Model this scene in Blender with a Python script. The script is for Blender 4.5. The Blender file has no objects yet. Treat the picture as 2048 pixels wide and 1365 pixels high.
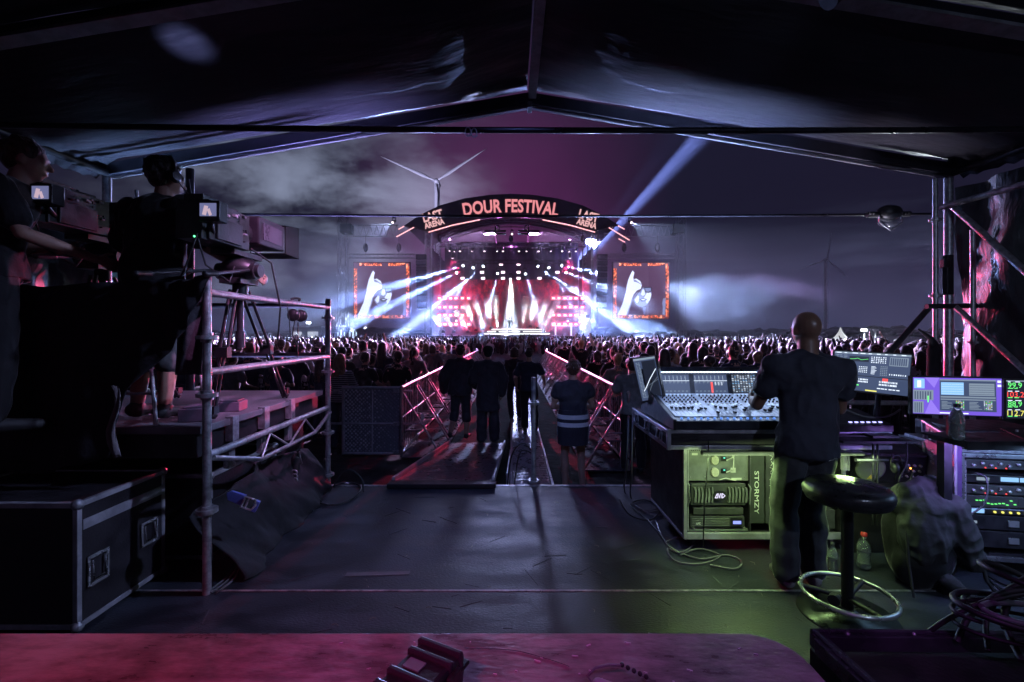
import bpy, bmesh, math, random
from mathutils import Vector, Matrix, Euler, noise
R = math.radians
rnd = random.Random(11)
SC = bpy.context.scene
COL = SC.collection

# ------------------------------------------------------------------ camera
CAM_H = 2.03                      # eye height over the grass
FPX, PX0, PY0 = 910.22, 1024.0, 668.0
cam_d = bpy.data.cameras.new('camera')
cam_d.lens = 16.0
cam_d.sensor_width = 36.0
cam_d.shift_y = -14.5 / 2048.0
cam_d.clip_start = 0.05
cam_d.clip_end = 4000.0
cam_o = bpy.data.objects.new('camera', cam_d)
COL.objects.link(cam_o)
cam_o.location = (0, 0, CAM_H)
cam_o.rotation_euler = (R(90), 0, 0)
SC.camera = cam_o

def at(px, py, d):
    """point seen at photo pixel (px, py) at distance d along the view axis"""
    return Vector(((px - PX0) / FPX * d, d, CAM_H - (py - PY0) / FPX * d))

# ------------------------------------------------------------------ world: night sky with low lit cloud
world = bpy.data.worlds.new('World')
SC.world = world
world.use_nodes = True
wt = world.node_tree
for n_ in list(wt.nodes):
    wt.nodes.remove(n_)

class NT:
    def __init__(s, tree): s.t = tree
    def n(s, kind, **kw):
        nd = s.t.nodes.new(kind)
        for k, v in kw.items():
            if k.startswith('i_'):
                key = k[2:]
                key = int(key) if key.isdigit() else key.replace('_', ' ')
                nd.inputs[key].default_value = v
            else:
                setattr(nd, k, v)
        return nd
    def l(s, a, b): s.t.links.new(a, b)
    def math(s, op, a, b=None, clamp=False):
        nd = s.t.nodes.new('ShaderNodeMath'); nd.operation = op; nd.use_clamp = clamp
        for i, x in enumerate((a, b)):
            if x is None: continue
            if isinstance(x, (int, float)): nd.inputs[i].default_value = x
            else: s.l(x, nd.inputs[i])
        return nd.outputs[0]
    def smooth(s, x, a, b, lo=0.0, hi=1.0):
        nd = s.t.nodes.new('ShaderNodeMapRange'); nd.interpolation_type = 'SMOOTHSTEP'
        s.l(x, nd.inputs['Value'])
        nd.inputs['From Min'].default_value = a; nd.inputs['From Max'].default_value = b
        nd.inputs['To Min'].default_value = lo; nd.inputs['To Max'].default_value = hi
        return nd.outputs[0]

w = NT(wt)
tc = w.n('ShaderNodeTexCoord')
sep = w.n('ShaderNodeSeparateXYZ'); w.l(tc.outputs['Generated'], sep.inputs[0])
X, Y, Z = sep.outputs
def cmul(col, fac):
    nd = w.n('ShaderNodeMix', data_type='RGBA', blend_type='MIX')
    nd.inputs['A'].default_value = (0, 0, 0, 1); nd.inputs['B'].default_value = (*col, 1)
    w.l(fac, nd.inputs['Factor']); return nd.outputs['Result']
def cadd(a, b):
    nd = w.n('ShaderNodeMix', data_type='RGBA', blend_type='ADD'); nd.inputs['Factor'].default_value = 1
    w.l(a, nd.inputs['A']); w.l(b, nd.inputs['B']); return nd.outputs['Result']
sky = w.n('ShaderNodeTexSky', sky_type='NISHITA', sun_disc=False)
sky.sun_elevation = R(-9); sky.sun_rotation = R(0)
base = w.n('ShaderNodeRGB'); base.outputs[0].default_value = (.0075, .0068, .018, 1)
# cloud bank lit by the festival, to the left of the stage
nz = w.n('ShaderNodeTexNoise', i_Scale=4.6, i_Detail=8.0, i_Roughness=.58, i_Distortion=.25)
mpc = w.n('ShaderNodeMapping'); mpc.inputs['Scale'].default_value = (1.0, 1.0, 2.1); mpc.inputs['Location'].default_value = (.35, .2, .1)
w.l(tc.outputs['Generated'], mpc.inputs['Vector']); w.l(mpc.outputs[0], nz.inputs['Vector'])
m_left = w.math('MULTIPLY', w.smooth(X, .02, -.16), w.smooth(X, -.72, -.45))
m_elev = w.math('MULTIPLY', w.smooth(Z, .0, .13), w.smooth(Z, .48, .24))
cl = w.math('MULTIPLY', w.math('MULTIPLY', w.smooth(nz.outputs['Fac'], .38, .70), m_left), m_elev)
nz2 = w.n('ShaderNodeTexNoise', i_Scale=2.6, i_Detail=5.0, i_Roughness=.6)
w.l(tc.outputs['Generated'], nz2.inputs['Vector'])
# thin horizon streaks on the right
mp = w.n('ShaderNodeMapping'); mp.inputs['Scale'].default_value = (2.0, 2.0, 14.0)
w.l(tc.outputs['Generated'], mp.inputs['Vector'])
nz3 = w.n('ShaderNodeTexNoise', i_Scale=2.2, i_Detail=5.0, i_Roughness=.6); w.l(mp.outputs[0], nz3.inputs['Vector'])
streak = w.math('MULTIPLY', w.math('MULTIPLY', w.smooth(nz3.outputs['Fac'], .45, .72), w.smooth(X, .25, .6)), w.math('MULTIPLY', w.smooth(Z, .0, .06), w.smooth(Z, .26, .12)))
# magenta glow of stage haze, painted into the sky above the stage
core = w.math('MULTIPLY', w.smooth(w.math('ABSOLUTE', w.math('ADD', X, .02)), .36, .0), w.smooth(Z, .62, .12))
core = w.math('MULTIPLY', core, w.smooth(nz2.outputs['Fac'], .25, .7, .55, 1.0))
low = w.math('MULTIPLY', w.smooth(w.math('ABSOLUTE', Z), .20, .0), w.smooth(Y, -.2, .7))
col = cadd(base.outputs[0], cmul((.19, .22, .31), cl))
col = cadd(col, cmul((.115, .014, .088), core))
col = cadd(col, cmul((.016, .019, .045), low))
col = cadd(col, cmul((.022, .026, .045), streak))
bg1 = w.n('ShaderNodeBackground', i_Strength=1.0); w.l(col, bg1.inputs['Color'])
bg2 = w.n('ShaderNodeBackground', i_Strength=.05); w.l(sky.outputs[0], bg2.inputs['Color'])
ad = w.n('ShaderNodeAddShader'); w.l(bg1.outputs[0], ad.inputs[0]); w.l(bg2.outputs[0], ad.inputs[1])
wo = w.n('ShaderNodeOutputWorld'); w.l(ad.outputs[0], wo.inputs['Surface'])

# ------------------------------------------------------------------ exposure and render settings
SC.view_settings.view_transform = 'Standard'
SC.view_settings.look = 'None'
SC.view_settings.exposure = 0.5
SC.view_settings.gamma = 1.0
SC.render.engine = 'CYCLES'
cy = SC.cycles
cy.max_bounces = 5; cy.diffuse_bounces = 2; cy.glossy_bounces = 3
cy.transmission_bounces = 4; cy.transparent_max_bounces = 12; cy.volume_bounces = 0
cy.sample_clamp_indirect = 3.0; cy.sample_clamp_direct = 0
cy.caustics_reflective = False; cy.caustics_refractive = False
cy.volume_step_rate = 1.0; cy.volume_max_steps = 64
cy.use_denoising = True
cy.use_light_tree = True

# ------------------------------------------------------------------ helpers
_mats = {}
def mat(name, col, rough=.6, metal=0.0, var=0.0, vscale=6.0, bump=0.0, bscale=40.0, emit=None, estr=0.0,
        spec=.5, trans=0.0, alpha=1.0, stretch=None, col2=None, coat=0.0, sheen=0.0):
    if name in _mats: return _mats[name]
    m = bpy.data.materials.new(name); m.use_nodes = True
    t = NT(m.node_tree); b = m.node_tree.nodes['Principled BSDF']
    b.inputs['Base Color'].default_value = (*col, 1); b.inputs['Roughness'].default_value = rough
    b.inputs['Metallic'].default_value = metal; b.inputs['Specular IOR Level'].default_value = spec
    b.inputs['Transmission Weight'].default_value = trans; b.inputs['Alpha'].default_value = alpha
    b.inputs['Coat Weight'].default_value = coat
    b.inputs['Sheen Weight'].default_value = sheen; b.inputs['Sheen Roughness'].default_value = .25
    if emit:
        b.inputs['Emission Color'].default_value = (*emit, 1); b.inputs['Emission Strength'].default_value = estr
    if var or bump:
        tcn = t.n('ShaderNodeTexCoord'); src = tcn.outputs['Object']
        if stretch:
            mpn = t.n('ShaderNodeMapping'); mpn.inputs['Scale'].default_value = stretch
            t.l(src, mpn.inputs['Vector']); src = mpn.outputs[0]
    if var:
        nn = t.n('ShaderNodeTexNoise', i_Scale=vscale, i_Detail=6.0, i_Roughness=.65); t.l(src, nn.inputs['Vector'])
        mx = t.n('ShaderNodeMix', data_type='RGBA')
        c2 = col2 or tuple(c * (1 - var) for c in col)
        mx.inputs['A'].default_value = (*c2, 1); mx.inputs['B'].default_value = (*[min(1, c * (1 + var * .6)) for c in col], 1)
        t.l(t.smooth(nn.outputs['Fac'], .35, .66), mx.inputs['Factor']); t.l(mx.outputs['Result'], b.inputs['Base Color'])
        t.l(t.smooth(nn.outputs['Fac'], .3, .7, max(.03, rough - .12), min(1, rough + .12)), b.inputs['Roughness'])
    if bump:
        bn = t.n('ShaderNodeTexNoise', i_Scale=bscale, i_Detail=5.0); t.l(src, bn.inputs['Vector'])
        bp = t.n('ShaderNodeBump', i_Strength=bump, i_Distance=.02); t.l(bn.outputs['Fac'], bp.inputs['Height'])
        t.l(bp.outputs[0], b.inputs['Normal'])
    _mats[name] = m
    return m
def glow(name, col, s): return mat(name, (.02, .02, .02), .4, emit=col, estr=s)

def wloc(o):
    v = Vector((0, 0, 0))
    while o is not None:
        v += o.location; o = o.parent
    return v

class MB:
    """collects primitives; build() links them as ONE mesh object"""
    def __init__(s): s.v = []; s.f = []; s.mi = []; s.sm = []
    def add(s, vs, fs, mi=0, smooth=False):
        k = len(s.v); s.v.extend(Vector(x) for x in vs)
        for f in fs: s.f.append(tuple(i + k for i in f)); s.mi.append(mi); s.sm.append(smooth)
        return s
    def box(s, c, size, rot=None, mi=0):
        c = Vector(c); h = Vector(size) * .5; M = rot if isinstance(rot, Matrix) else (Euler(rot).to_matrix() if rot else None)
        vs = []
        for z in (-1, 1):
            for y in (-1, 1):
                for x in (-1, 1):
                    p = Vector((x * h.x, y * h.y, z * h.z))
                    if M: p = M @ p
                    vs.append(c + p)
        return s.add(vs, [(0, 2, 3, 1), (4, 5, 7, 6), (0, 1, 5, 4), (2, 6, 7, 3), (0, 4, 6, 2), (1, 3, 7, 5)], mi)
    def b2(s, x0, x1, y0, y1, z0, z1, mi=0):
        return s.box(((x0 + x1) / 2, (y0 + y1) / 2, (z0 + z1) / 2), (abs(x1 - x0), abs(y1 - y0), abs(z1 - z0)), None, mi)
    def tube(s, a, b, r, r2=None, n=10, mi=0, caps=True):
        a = Vector(a); b = Vector(b); r2 = r if r2 is None else r2
        q = (b - a).to_track_quat('Z', 'Y').to_matrix()
        vs = []
        for p, rr in ((a, r), (b, r2)):
            for i in range(n):
                t = 2 * math.pi * i / n
                vs.append(p + q @ Vector((math.cos(t) * rr, math.sin(t) * rr, 0)))
        s.add(vs, [(i, (i + 1) % n, n + (i + 1) % n, n + i) for i in range(n)], mi, True)
        if caps:
            s.add(vs[:n], [tuple(reversed(range(n)))], mi); s.add(vs[n:], [tuple(range(n))], mi)
        return s
    def path(s, pts, r, n=6, mi=0, close=False):
        pts = [Vector(p) for p in pts]; N = len(pts)
        rr = r if isinstance(r, (list, tuple)) else [r] * N
        up = Vector((0, 0, 1)); vs = []; prev = None
        for i, p in enumerate(pts):
            a = pts[(i - 1) % N] if (close or i > 0) else pts[0]
            b = pts[(i + 1) % N] if (close or i < N - 1) else pts[-1]
            d = (b - a)
            if d.length < 1e-9: d = Vector((0, 0, 1))
            d.normalize()
            if prev is None:
                u = d.cross(up)
                if u.length < .05: u = d.cross(Vector((1, 0, 0)))
            else:
                u = prev - d * prev.dot(d)
                if u.length < 1e-4: u = d.cross(up)
            u.normalize(); prev = u; w_ = d.cross(u)
            for k in range(n):
                t = 2 * math.pi * k / n
                vs.append(p + (u * math.cos(t) + w_ * math.sin(t)) * rr[i])
        fs = []
        for i in range(N if close else N - 1):
            j = (i + 1) % N
            for k in range(n): fs.append((i * n + k, i * n + (k + 1) % n, j * n + (k + 1) % n, j * n + k))
        s.add(vs, fs, mi, True)
        if not close:
            s.add(vs[:n], [tuple(reversed(range(n)))], mi); s.add(vs[-n:], [tuple(range(n))], mi)
        return s
    def ball(s, c, r, n=12, m=8, rot=None, mi=0):
        c = Vector(c); r = Vector(r) if hasattr(r, '__len__') else Vector((r, r, r))
        M = Euler(rot).to_matrix() if rot is not None and not isinstance(rot, Matrix) else rot
        vs = []
        def P(x, y, z):
            p = Vector((x * r.x, y * r.y, z * r.z)); return c + (M @ p if M else p)
        vs.append(P(0, 0, -1))
        for j in range(1, m):
            ph = -math.pi / 2 + math.pi * j / m
            for i in range(n):
                t = 2 * math.pi * i / n
                vs.append(P(math.cos(ph) * math.cos(t), math.cos(ph) * math.sin(t), math.sin(ph)))
        vs.append(P(0, 0, 1)); fs = []
        for i in range(n): fs.append((0, 1 + (i + 1) % n, 1 + i))
        for j in range(m - 2):
            for i in range(n):
                a = 1 + j * n; fs.append((a + i, a + (i + 1) % n, a + n + (i + 1) % n, a + n + i))
        L = 1 + (m - 1) * n
        for i in range(n): fs.append((L, L - n + i, L - n + (i + 1) % n))
        return s.add(vs, fs, mi, True)
    def cap(s, a, b, r0, r1, n=12):
        """tapered capsule"""
        a = Vector(a); b = Vector(b)
        s.tube(a, b, r0, r1, n=n); s.ball(a, r0, n, 8); s.ball(b, r1, n, 8); return s
    def lathe(s, prof, c=(0, 0, 0), n=20, mi=0, axis=None):
        c = Vector(c); vs = []; M = axis
        for r, z in prof:
            for i in range(n):
                t = 2 * math.pi * i / n; p = Vector((r * math.cos(t), r * math.sin(t), z))
                vs.append(c + (M @ p if M else p))
        fs = []
        for j in range(len(prof) - 1):
            for i in range(n): fs.append((j * n + i, j * n + (i + 1) % n, (j + 1) * n + (i + 1) % n, (j + 1) * n + i))
        s.add(vs, fs, mi, True)
        if prof[0][0] > 1e-5: s.add(vs[:n], [tuple(reversed(range(n)))], mi)
        if prof[-1][0] > 1e-5: s.add(vs[-n:], [tuple(range(n))], mi)
        return s
    def prism(s, pts, nrm, t, mi=0):
        """closed outline pts (3D) thickened by t along nrm"""
        n = len(pts); nrm = Vector(nrm).normalized() * t; pts = [Vector(p) for p in pts]
        vs = pts + [p + nrm for p in pts]
        fs = [tuple(range(n)), tuple(reversed(range(n, 2 * n)))] + [(i, n + i, n + (i + 1) % n, (i + 1) % n) for i in range(n)]
        return s.add(vs, fs, mi)
    def grid(s, nx, ny, fn, mi=0, smooth=True):
        vs = [fn(i / nx, j / ny) for j in range(ny + 1) for i in range(nx + 1)]
        fs = [(j * (nx + 1) + i, j * (nx + 1) + i + 1, (j + 1) * (nx + 1) + i + 1, (j + 1) * (nx + 1) + i) for j in range(ny) for i in range(nx)]
        return s.add(vs, fs, mi, smooth)
    def xform(s, M):
        s.v = [M @ v for v in s.v]; return s
    def mesh(s, name, mats, org=Vector((0, 0, 0))):
        me = bpy.data.meshes.new(name)
        me.from_pydata([tuple(v - org) for v in s.v], [], s.f)
        for m in (mats if isinstance(mats, (list, tuple)) else [mats]): me.materials.append(m)
        me.polygons.foreach_set('material_index', s.mi); me.polygons.foreach_set('use_smooth', s.sm)
        me.update(); return me
    def build(s, name, mats, parent=None, bevel=0, org=None):
        o_ = Vector(org) if org is not None else wloc(parent)
        ob = bpy.data.objects.new(name, s.mesh(name, mats, o_)); COL.objects.link(ob)
        if parent is not None: ob.parent = parent
        elif org is not None: ob.location = o_
        if bevel:
            b = ob.modifiers.new('bevel', 'BEVEL'); b.width = bevel; b.segments = 2; b.limit_method = 'ANGLE'; b.angle_limit = R(40)
        return ob

def tag(o, label=None, cat=None, group=None, kind=None):
    if label: o['label'] = label
    if cat: o['category'] = cat
    if group: o['group'] = group
    if kind: o['kind'] = kind
    return o
def thing(name, loc, label, cat, group=None, rz=0):
    o = bpy.data.objects.new(name, None); COL.objects.link(o); o.location = loc; o.rotation_euler = (0, 0, rz)
    o.empty_display_size = .1
    return tag(o, label, cat, group)
def kids(o): return [c for c in bpy.data.objects if c.parent is o]
_kidcache = {}
def dup(o, loc, rz=0, label=None, group=None, scale=None):
    """a copy of a thing with copies of its parts and sub-parts"""
    if o.name not in _kidcache: _kidcache[o.name] = [(c, kids(c)) for c in kids(o)]
    r = o.copy(); COL.objects.link(r); r.location = loc; r.rotation_euler = (0, 0, rz)
    if scale: r.scale = (scale,) * 3 if not hasattr(scale, '__len__') else scale
    if label: r['label'] = label
    if group: r['group'] = group
    for ch, gs in _kidcache[o.name]:
        c = ch.copy(); COL.objects.link(c); c.parent = r
        for g in gs:
            d = g.copy(); COL.objects.link(d); d.parent = c
    return r
def spot(name, loc, target, energy, color, angle, parent=None, blend=.4, radius=.06):
    d = bpy.data.lights.new(name, 'SPOT'); d.energy = energy; d.color = color; d.spot_size = R(angle)
    d.spot_blend = blend; d.shadow_soft_size = radius
    o = bpy.data.objects.new(name, d); COL.objects.link(o)
    loc = Vector(loc); tv = Vector(target) - loc
    o.rotation_euler = tv.to_track_quat('-Z', 'Y').to_euler()
    o.location = loc - (wloc(parent) if parent else Vector((0, 0, 0)))
    if parent: o.parent = parent
    return o
def area(name, loc, target, energy, color, sx, sy, parent=None, spread=180):
    d = bpy.data.lights.new(name, 'AREA'); d.energy = energy; d.color = color; d.shape = 'RECTANGLE'; d.size = sx; d.size_y = sy
    d.spread = R(spread)
    o = bpy.data.objects.new(name, d); COL.objects.link(o)
    loc = Vector(loc); o.rotation_euler = (Vector(target) - loc).to_track_quat('-Z', 'Y').to_euler()
    o.location = loc - (wloc(parent) if parent else Vector((0, 0, 0)))
    if parent: o.parent = parent
    return o

# ------------------------------------------------------------------ shared materials
M_ALU = mat('aluminium', (.46, .46, .50), .40, .5, var=.25, vscale=9)
M_GALV = mat('galvanised_steel', (.40, .41, .44), .40, .7, var=.35, vscale=22, bump=.15, bscale=60)
M_TRUSS = mat('truss_aluminium', (.28, .28, .31), .45, .7, var=.2)
M_DARKMETAL = mat('dark_metal', (.03, .03, .035), .45, .4, var=.3, vscale=12)
M_BLACKPL = mat('black_plastic', (.018, .018, .02), .42, 0, var=.3, vscale=14, bump=.08, bscale=90)
M_RUBBER = mat('black_rubber', (.015, .015, .016), .6, var=.2)
M_CLOTH = mat('black_cloth', (.020, .019, .023), .88, var=.4, vscale=5, bump=.4, bscale=14, spec=.25)
M_CHROME = mat('chrome', (.60, .62, .63), .28, .7, var=.1)
# ================================================================== STAGE (about 50 m away)
DS = 50.0
FLOOR_Z = 1.82
M_BLK = mat('stage_black', (.02, .018, .024), .7, var=.3, vscale=1.5)
M_DRAPE = mat('stage_drape', (.055, .035, .06), .85, var=.4, vscale=1.2, bump=.3, bscale=2, stretch=(3, 3, .3))
M_BANNER = mat('banner_fabric', (.05, .032, .045), .75, var=.25, vscale=.6)
M_PINKTUBE = glow('pink_tube', (1, .42, .45), 1.3)

def truss(mb, a, b, s=.4, r=.028, seg=None, n=4):
    """square lattice truss: four chords and zigzag webs"""
    a = Vector(a); b = Vector(b); d = (b - a); L = d.length; d.normalize()
    up = Vector((0, 0, 1)) if abs(d.z) < .8 else Vector((0, 1, 0))
    u = d.cross(up).normalized() * s / 2; v = u.cross(d).normalized() * s / 2
    cs = [u + v, u - v, -u - v, -u + v]
    for c in cs: mb.tube(a + c, b + c, r, n=n)
    k = max(2, int(L / (seg or s)))
    for i in range(k):
        p = a + d * (L * i / k); q = a + d * (L * (i + 1) / k)
        for j in range(4):
            c0, c1 = cs[j], cs[(j + 1) % 4]
            if i % 2: c0, c1 = c1, c0
            mb.tube(p + c0, q + c1, r * .65, n=3, caps=False)

# stage house: floor, wings, back, roof ribs
st = thing('stage', (at(1021, PY0, DS).x, DS, 0), 'large black outdoor concert stage under an arched roof beyond the crowd', 'stage')
xL, xR = at(858, 0, DS).x, at(1188, 0, DS).x
m = MB(); m.b2(xL - .5, xR + .5, DS - 3.5, DS + 12, .02, FLOOR_Z); m.build('stage_floor', M_BLK, st)
m = MB(); m.b2(xL - 1.0, xR + 1.0, DS - 3.62, DS - 3.51, .02, FLOOR_Z - .04)
m.build('front_skirt', M_BLK, st)
m = MB()
for sx, x0 in ((-1, xL), (1, xR)):
    m.grid(10, 10, lambda u, v, x0=x0, sx=sx: Vector((x0 + .12 * math.sin(u * 40), DS + .5 + u * 11, FLOOR_Z + v * 10.0)))
m.grid(60, 4, lambda u, v: Vector((xL + u * (xR - xL), DS + 11.8 + .1 * math.sin(u * 120), FLOOR_Z + v * 12.5)))
m.build('side_drapes', M_DRAPE, st)
m = MB()   # curved roof skin
arcz = lambda u: at(0, 462 - 62 * (1 - (2 * u - 1) ** 2), DS).z
m.grid(24, 6, lambda u, v: Vector((at(815, 0, DS).x + u * (at(1228, 0, DS).x - at(815, 0, DS).x), DS - 1.0 + v * 13, arcz(u) + .3)))
m.build('roof', mat('roof_skin', (.12, .08, .12), .7, var=.2, vscale=.5), st)
m = MB()
for k in range(5):
    y = DS - .6 + k * 2.8
    prev = None
    for i in range(17):
        u = i / 16; p = Vector((xL + u * (xR - xL), y, arcz(.1 + .8 * u) - .3))
        if prev is not None: truss(m, prev, p, .35, .03, .5)
        prev = p
m.build('roof_truss', M_TRUSS, st)
for x in (xL, xR):
    for y in (DS - .4, DS + 6):
        m = MB(); truss(m, (x, y, .05), (x, y, at(0, 466, DS).z), .62, .045, .62); m.build('roof_tower', M_TRUSS, st)
m = MB()     # arched banner board
top = [(808, 452), (840, 430), (880, 411), (930, 397), (980, 390), (1022, 388), (1065, 390), (1115, 397), (1165, 411), (1205, 430), (1238, 451)]
bot = [(1188, 463), (1140, 449), (1085, 438), (1022, 433), (960, 438), (905, 449), (857, 463)]
m.prism([at(x, y, DS - 1.2) for x, y in top + bot], (0, 1, 0), .35)
bn = m.build('banner', M_BANNER, st)
m = MB()
for pts in ([(857, 465), (905, 451), (960, 440)], [(1085, 440), (1140, 451), (1190, 465)],
            [(808, 453), (797, 459)], [(828, 455), (793, 474)], [(1236, 452), (1249, 459)], [(1218, 456), (1259, 481)], [(1237, 478), (1250, 485)]):
    m.path([at(x, y, DS - 1.3) for x, y in pts], .06, n=5)
m.build('banner_edge_tube', M_PINKTUBE, st)

def text_mesh(s, size, bold=.02, extrude=.03, shear=0):
    cu = bpy.data.curves.new('lettering', 'FONT'); cu.body = s; cu.size = size; cu.offset = bold; cu.extrude = extrude
    cu.align_x = 'CENTER'; cu.align_y = 'BOTTOM_BASELINE'; cu.shear = shear; cu.resolution_u = 3
    o = bpy.data.objects.new('lettering', cu); COL.objects.link(o)
    bpy.context.view_layer.update()
    me = bpy.data.meshes.new_from_object(o.evaluated_get(bpy.context.evaluated_depsgraph_get()))
    bpy.data.objects.remove(o); bpy.data.curves.remove(cu)
    return me
def lettering(name, s, size, fn, m_, parent, bold=.02, extrude=.03, sy=1.0, sx=1.0):
    me = text_mesh(s, size, bold, extrude); org = wloc(parent)
    for v in me.vertices: v.co = fn(v.co.x * sx, v.co.y * sy, v.co.z) - org
    me.materials.clear(); me.materials.append(m_)
    o = bpy.data.objects.new(name, me); COL.objects.link(o); o.parent = parent
    return o
M_LET = glow('glow_lettering', (1, .33, .36), .62)  # letters glow by emission in place of a lamp lighting them
M_LET2 = glow('glow_lettering_pale', (1, .55, .56), .62)
PXM = DS / FPX                                    # metres per photo pixel at the stage front
def arch_fn(cx_px, base_px, R_px, a0):
    c = at(cx_px, base_px, DS - 1.24)
    def fn(x, y, z):
        a = x / (R_px * PXM); rr = R_px * PXM + y
        return Vector((c.x + rr * math.sin(a), c.y - .02 + z, c.z - R_px * PXM + rr * math.cos(a)))
    return fn
lettering('banner_lettering', 'DOUR FESTIVAL', 32 * PXM, arch_fn(1021, 424, 520, 0), M_LET, bn, bold=.045, sy=1.08, sx=.80)
def slant_fn(px, py, ang):
    c = at(px, py, DS - 1.24); ca, sa = math.cos(R(ang)), math.sin(R(ang))
    return lambda x, y, z: Vector((c.x + x * ca - y * sa, c.y - .02 + z, c.z + x * sa + y * ca))
for sgn, px in ((1, 867), (-1, 1175)):
    lettering('banner_lettering', 'LAST', 21 * PXM, slant_fn(px, 440, 15 * sgn), M_LET2, bn, bold=.03, sy=1.1, sx=.86)
    lettering('banner_lettering', 'ARENA', 14 * PXM, slant_fn(px + 3 * sgn, 453, 15 * sgn), M_LET2, bn, bold=.025, sy=1.1, sx=.86)

# PA towers and outriggers either side
for sx, xt, lab in ((-1, 686, 'lattice tower with a horizontal arm at the left of the stage'), (1, 1362, 'lattice tower with a horizontal arm at the right of the stage')):
    t = thing('truss_tower', (at(xt, 0, DS).x, DS, 0), 'tall aluminium ' + lab, 'truss tower', 'lattice towers beside the stage')
    m = MB(); truss(m, (at(xt, 0, DS).x, DS, .05), at(xt, 434, DS), .8, .05, .8); m.build('mast', M_TRUSS, t)
    m = MB(); x2 = 800 if sx < 0 else 1250
    a = at(xt - sx * 8, 462, DS); b = at(x2, 462, DS)
    for z in (.62, -.62): m.tube(a + Vector((0, 0, z)), b + Vector((0, 0, z)), .05, n=4)
    k = 16
    for i in range(k):
        p = a.lerp(b, i / k); q = a.lerp(b, (i + 1) / k); z = .62 if i % 2 else -.62
        m.tube(p + Vector((0, 0, z)), q + Vector((0, 0, -z)), .035, n=3)
    m.build('cross_arm', M_TRUSS, t)
    m = MB(); m.b2(a.x - .6, a.x + .6, DS - .5, DS + .5, at(0, 446, DS).z - 1.2, at(0, 446, DS).z - .2)
    m.build('hoist', M_DARKMETAL, t, bevel=.05)

# ------------------------------------------------------------------ big side screens
M_SCR_BG = glow('screen_dark', (.10, .05, .11), .75)
M_SCR_SKIN = glow('screen_skin', (.62, .70, 1.0), 1.15)
M_SCR_MID = glow('screen_mid', (.22, .26, .50), .9)
M_SCR_LINE = glow('screen_line', (.015, .01, .05), .5)
def flame_mat():
    m_ = bpy.data.materials.new('screen_flames'); m_.use_nodes = True
    t = NT(m_.node_tree); b = m_.node_tree.nodes['Principled BSDF']
    b.inputs['Base Color'].default_value = (.01, .01, .01, 1)
    tcn = t.n('ShaderNodeTexCoord'); nn = t.n('ShaderNodeTexNoise', i_Scale=3.6, i_Detail=5.0, i_Roughness=.8)
    t.l(tcn.outputs['Object'], nn.inputs['Vector'])
    cr = t.n('ShaderNodeValToRGB'); e = cr.color_ramp.elements
    e[0].position = .47; e[0].color = (.03, .01, .02, 1); e[1].position = .66; e[1].color = (1, .75, .5, 1)
    x_ = e.new(.54); x_.color = (.9, .13, .02, 1)
    t.l(nn.outputs['Fac'], cr.inputs[0]); t.l(cr.outputs[0], b.inputs['Emission Color']); b.inputs['Emission Strength'].default_value = 1.5
    return m_
M_FLAME = flame_mat()
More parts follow.
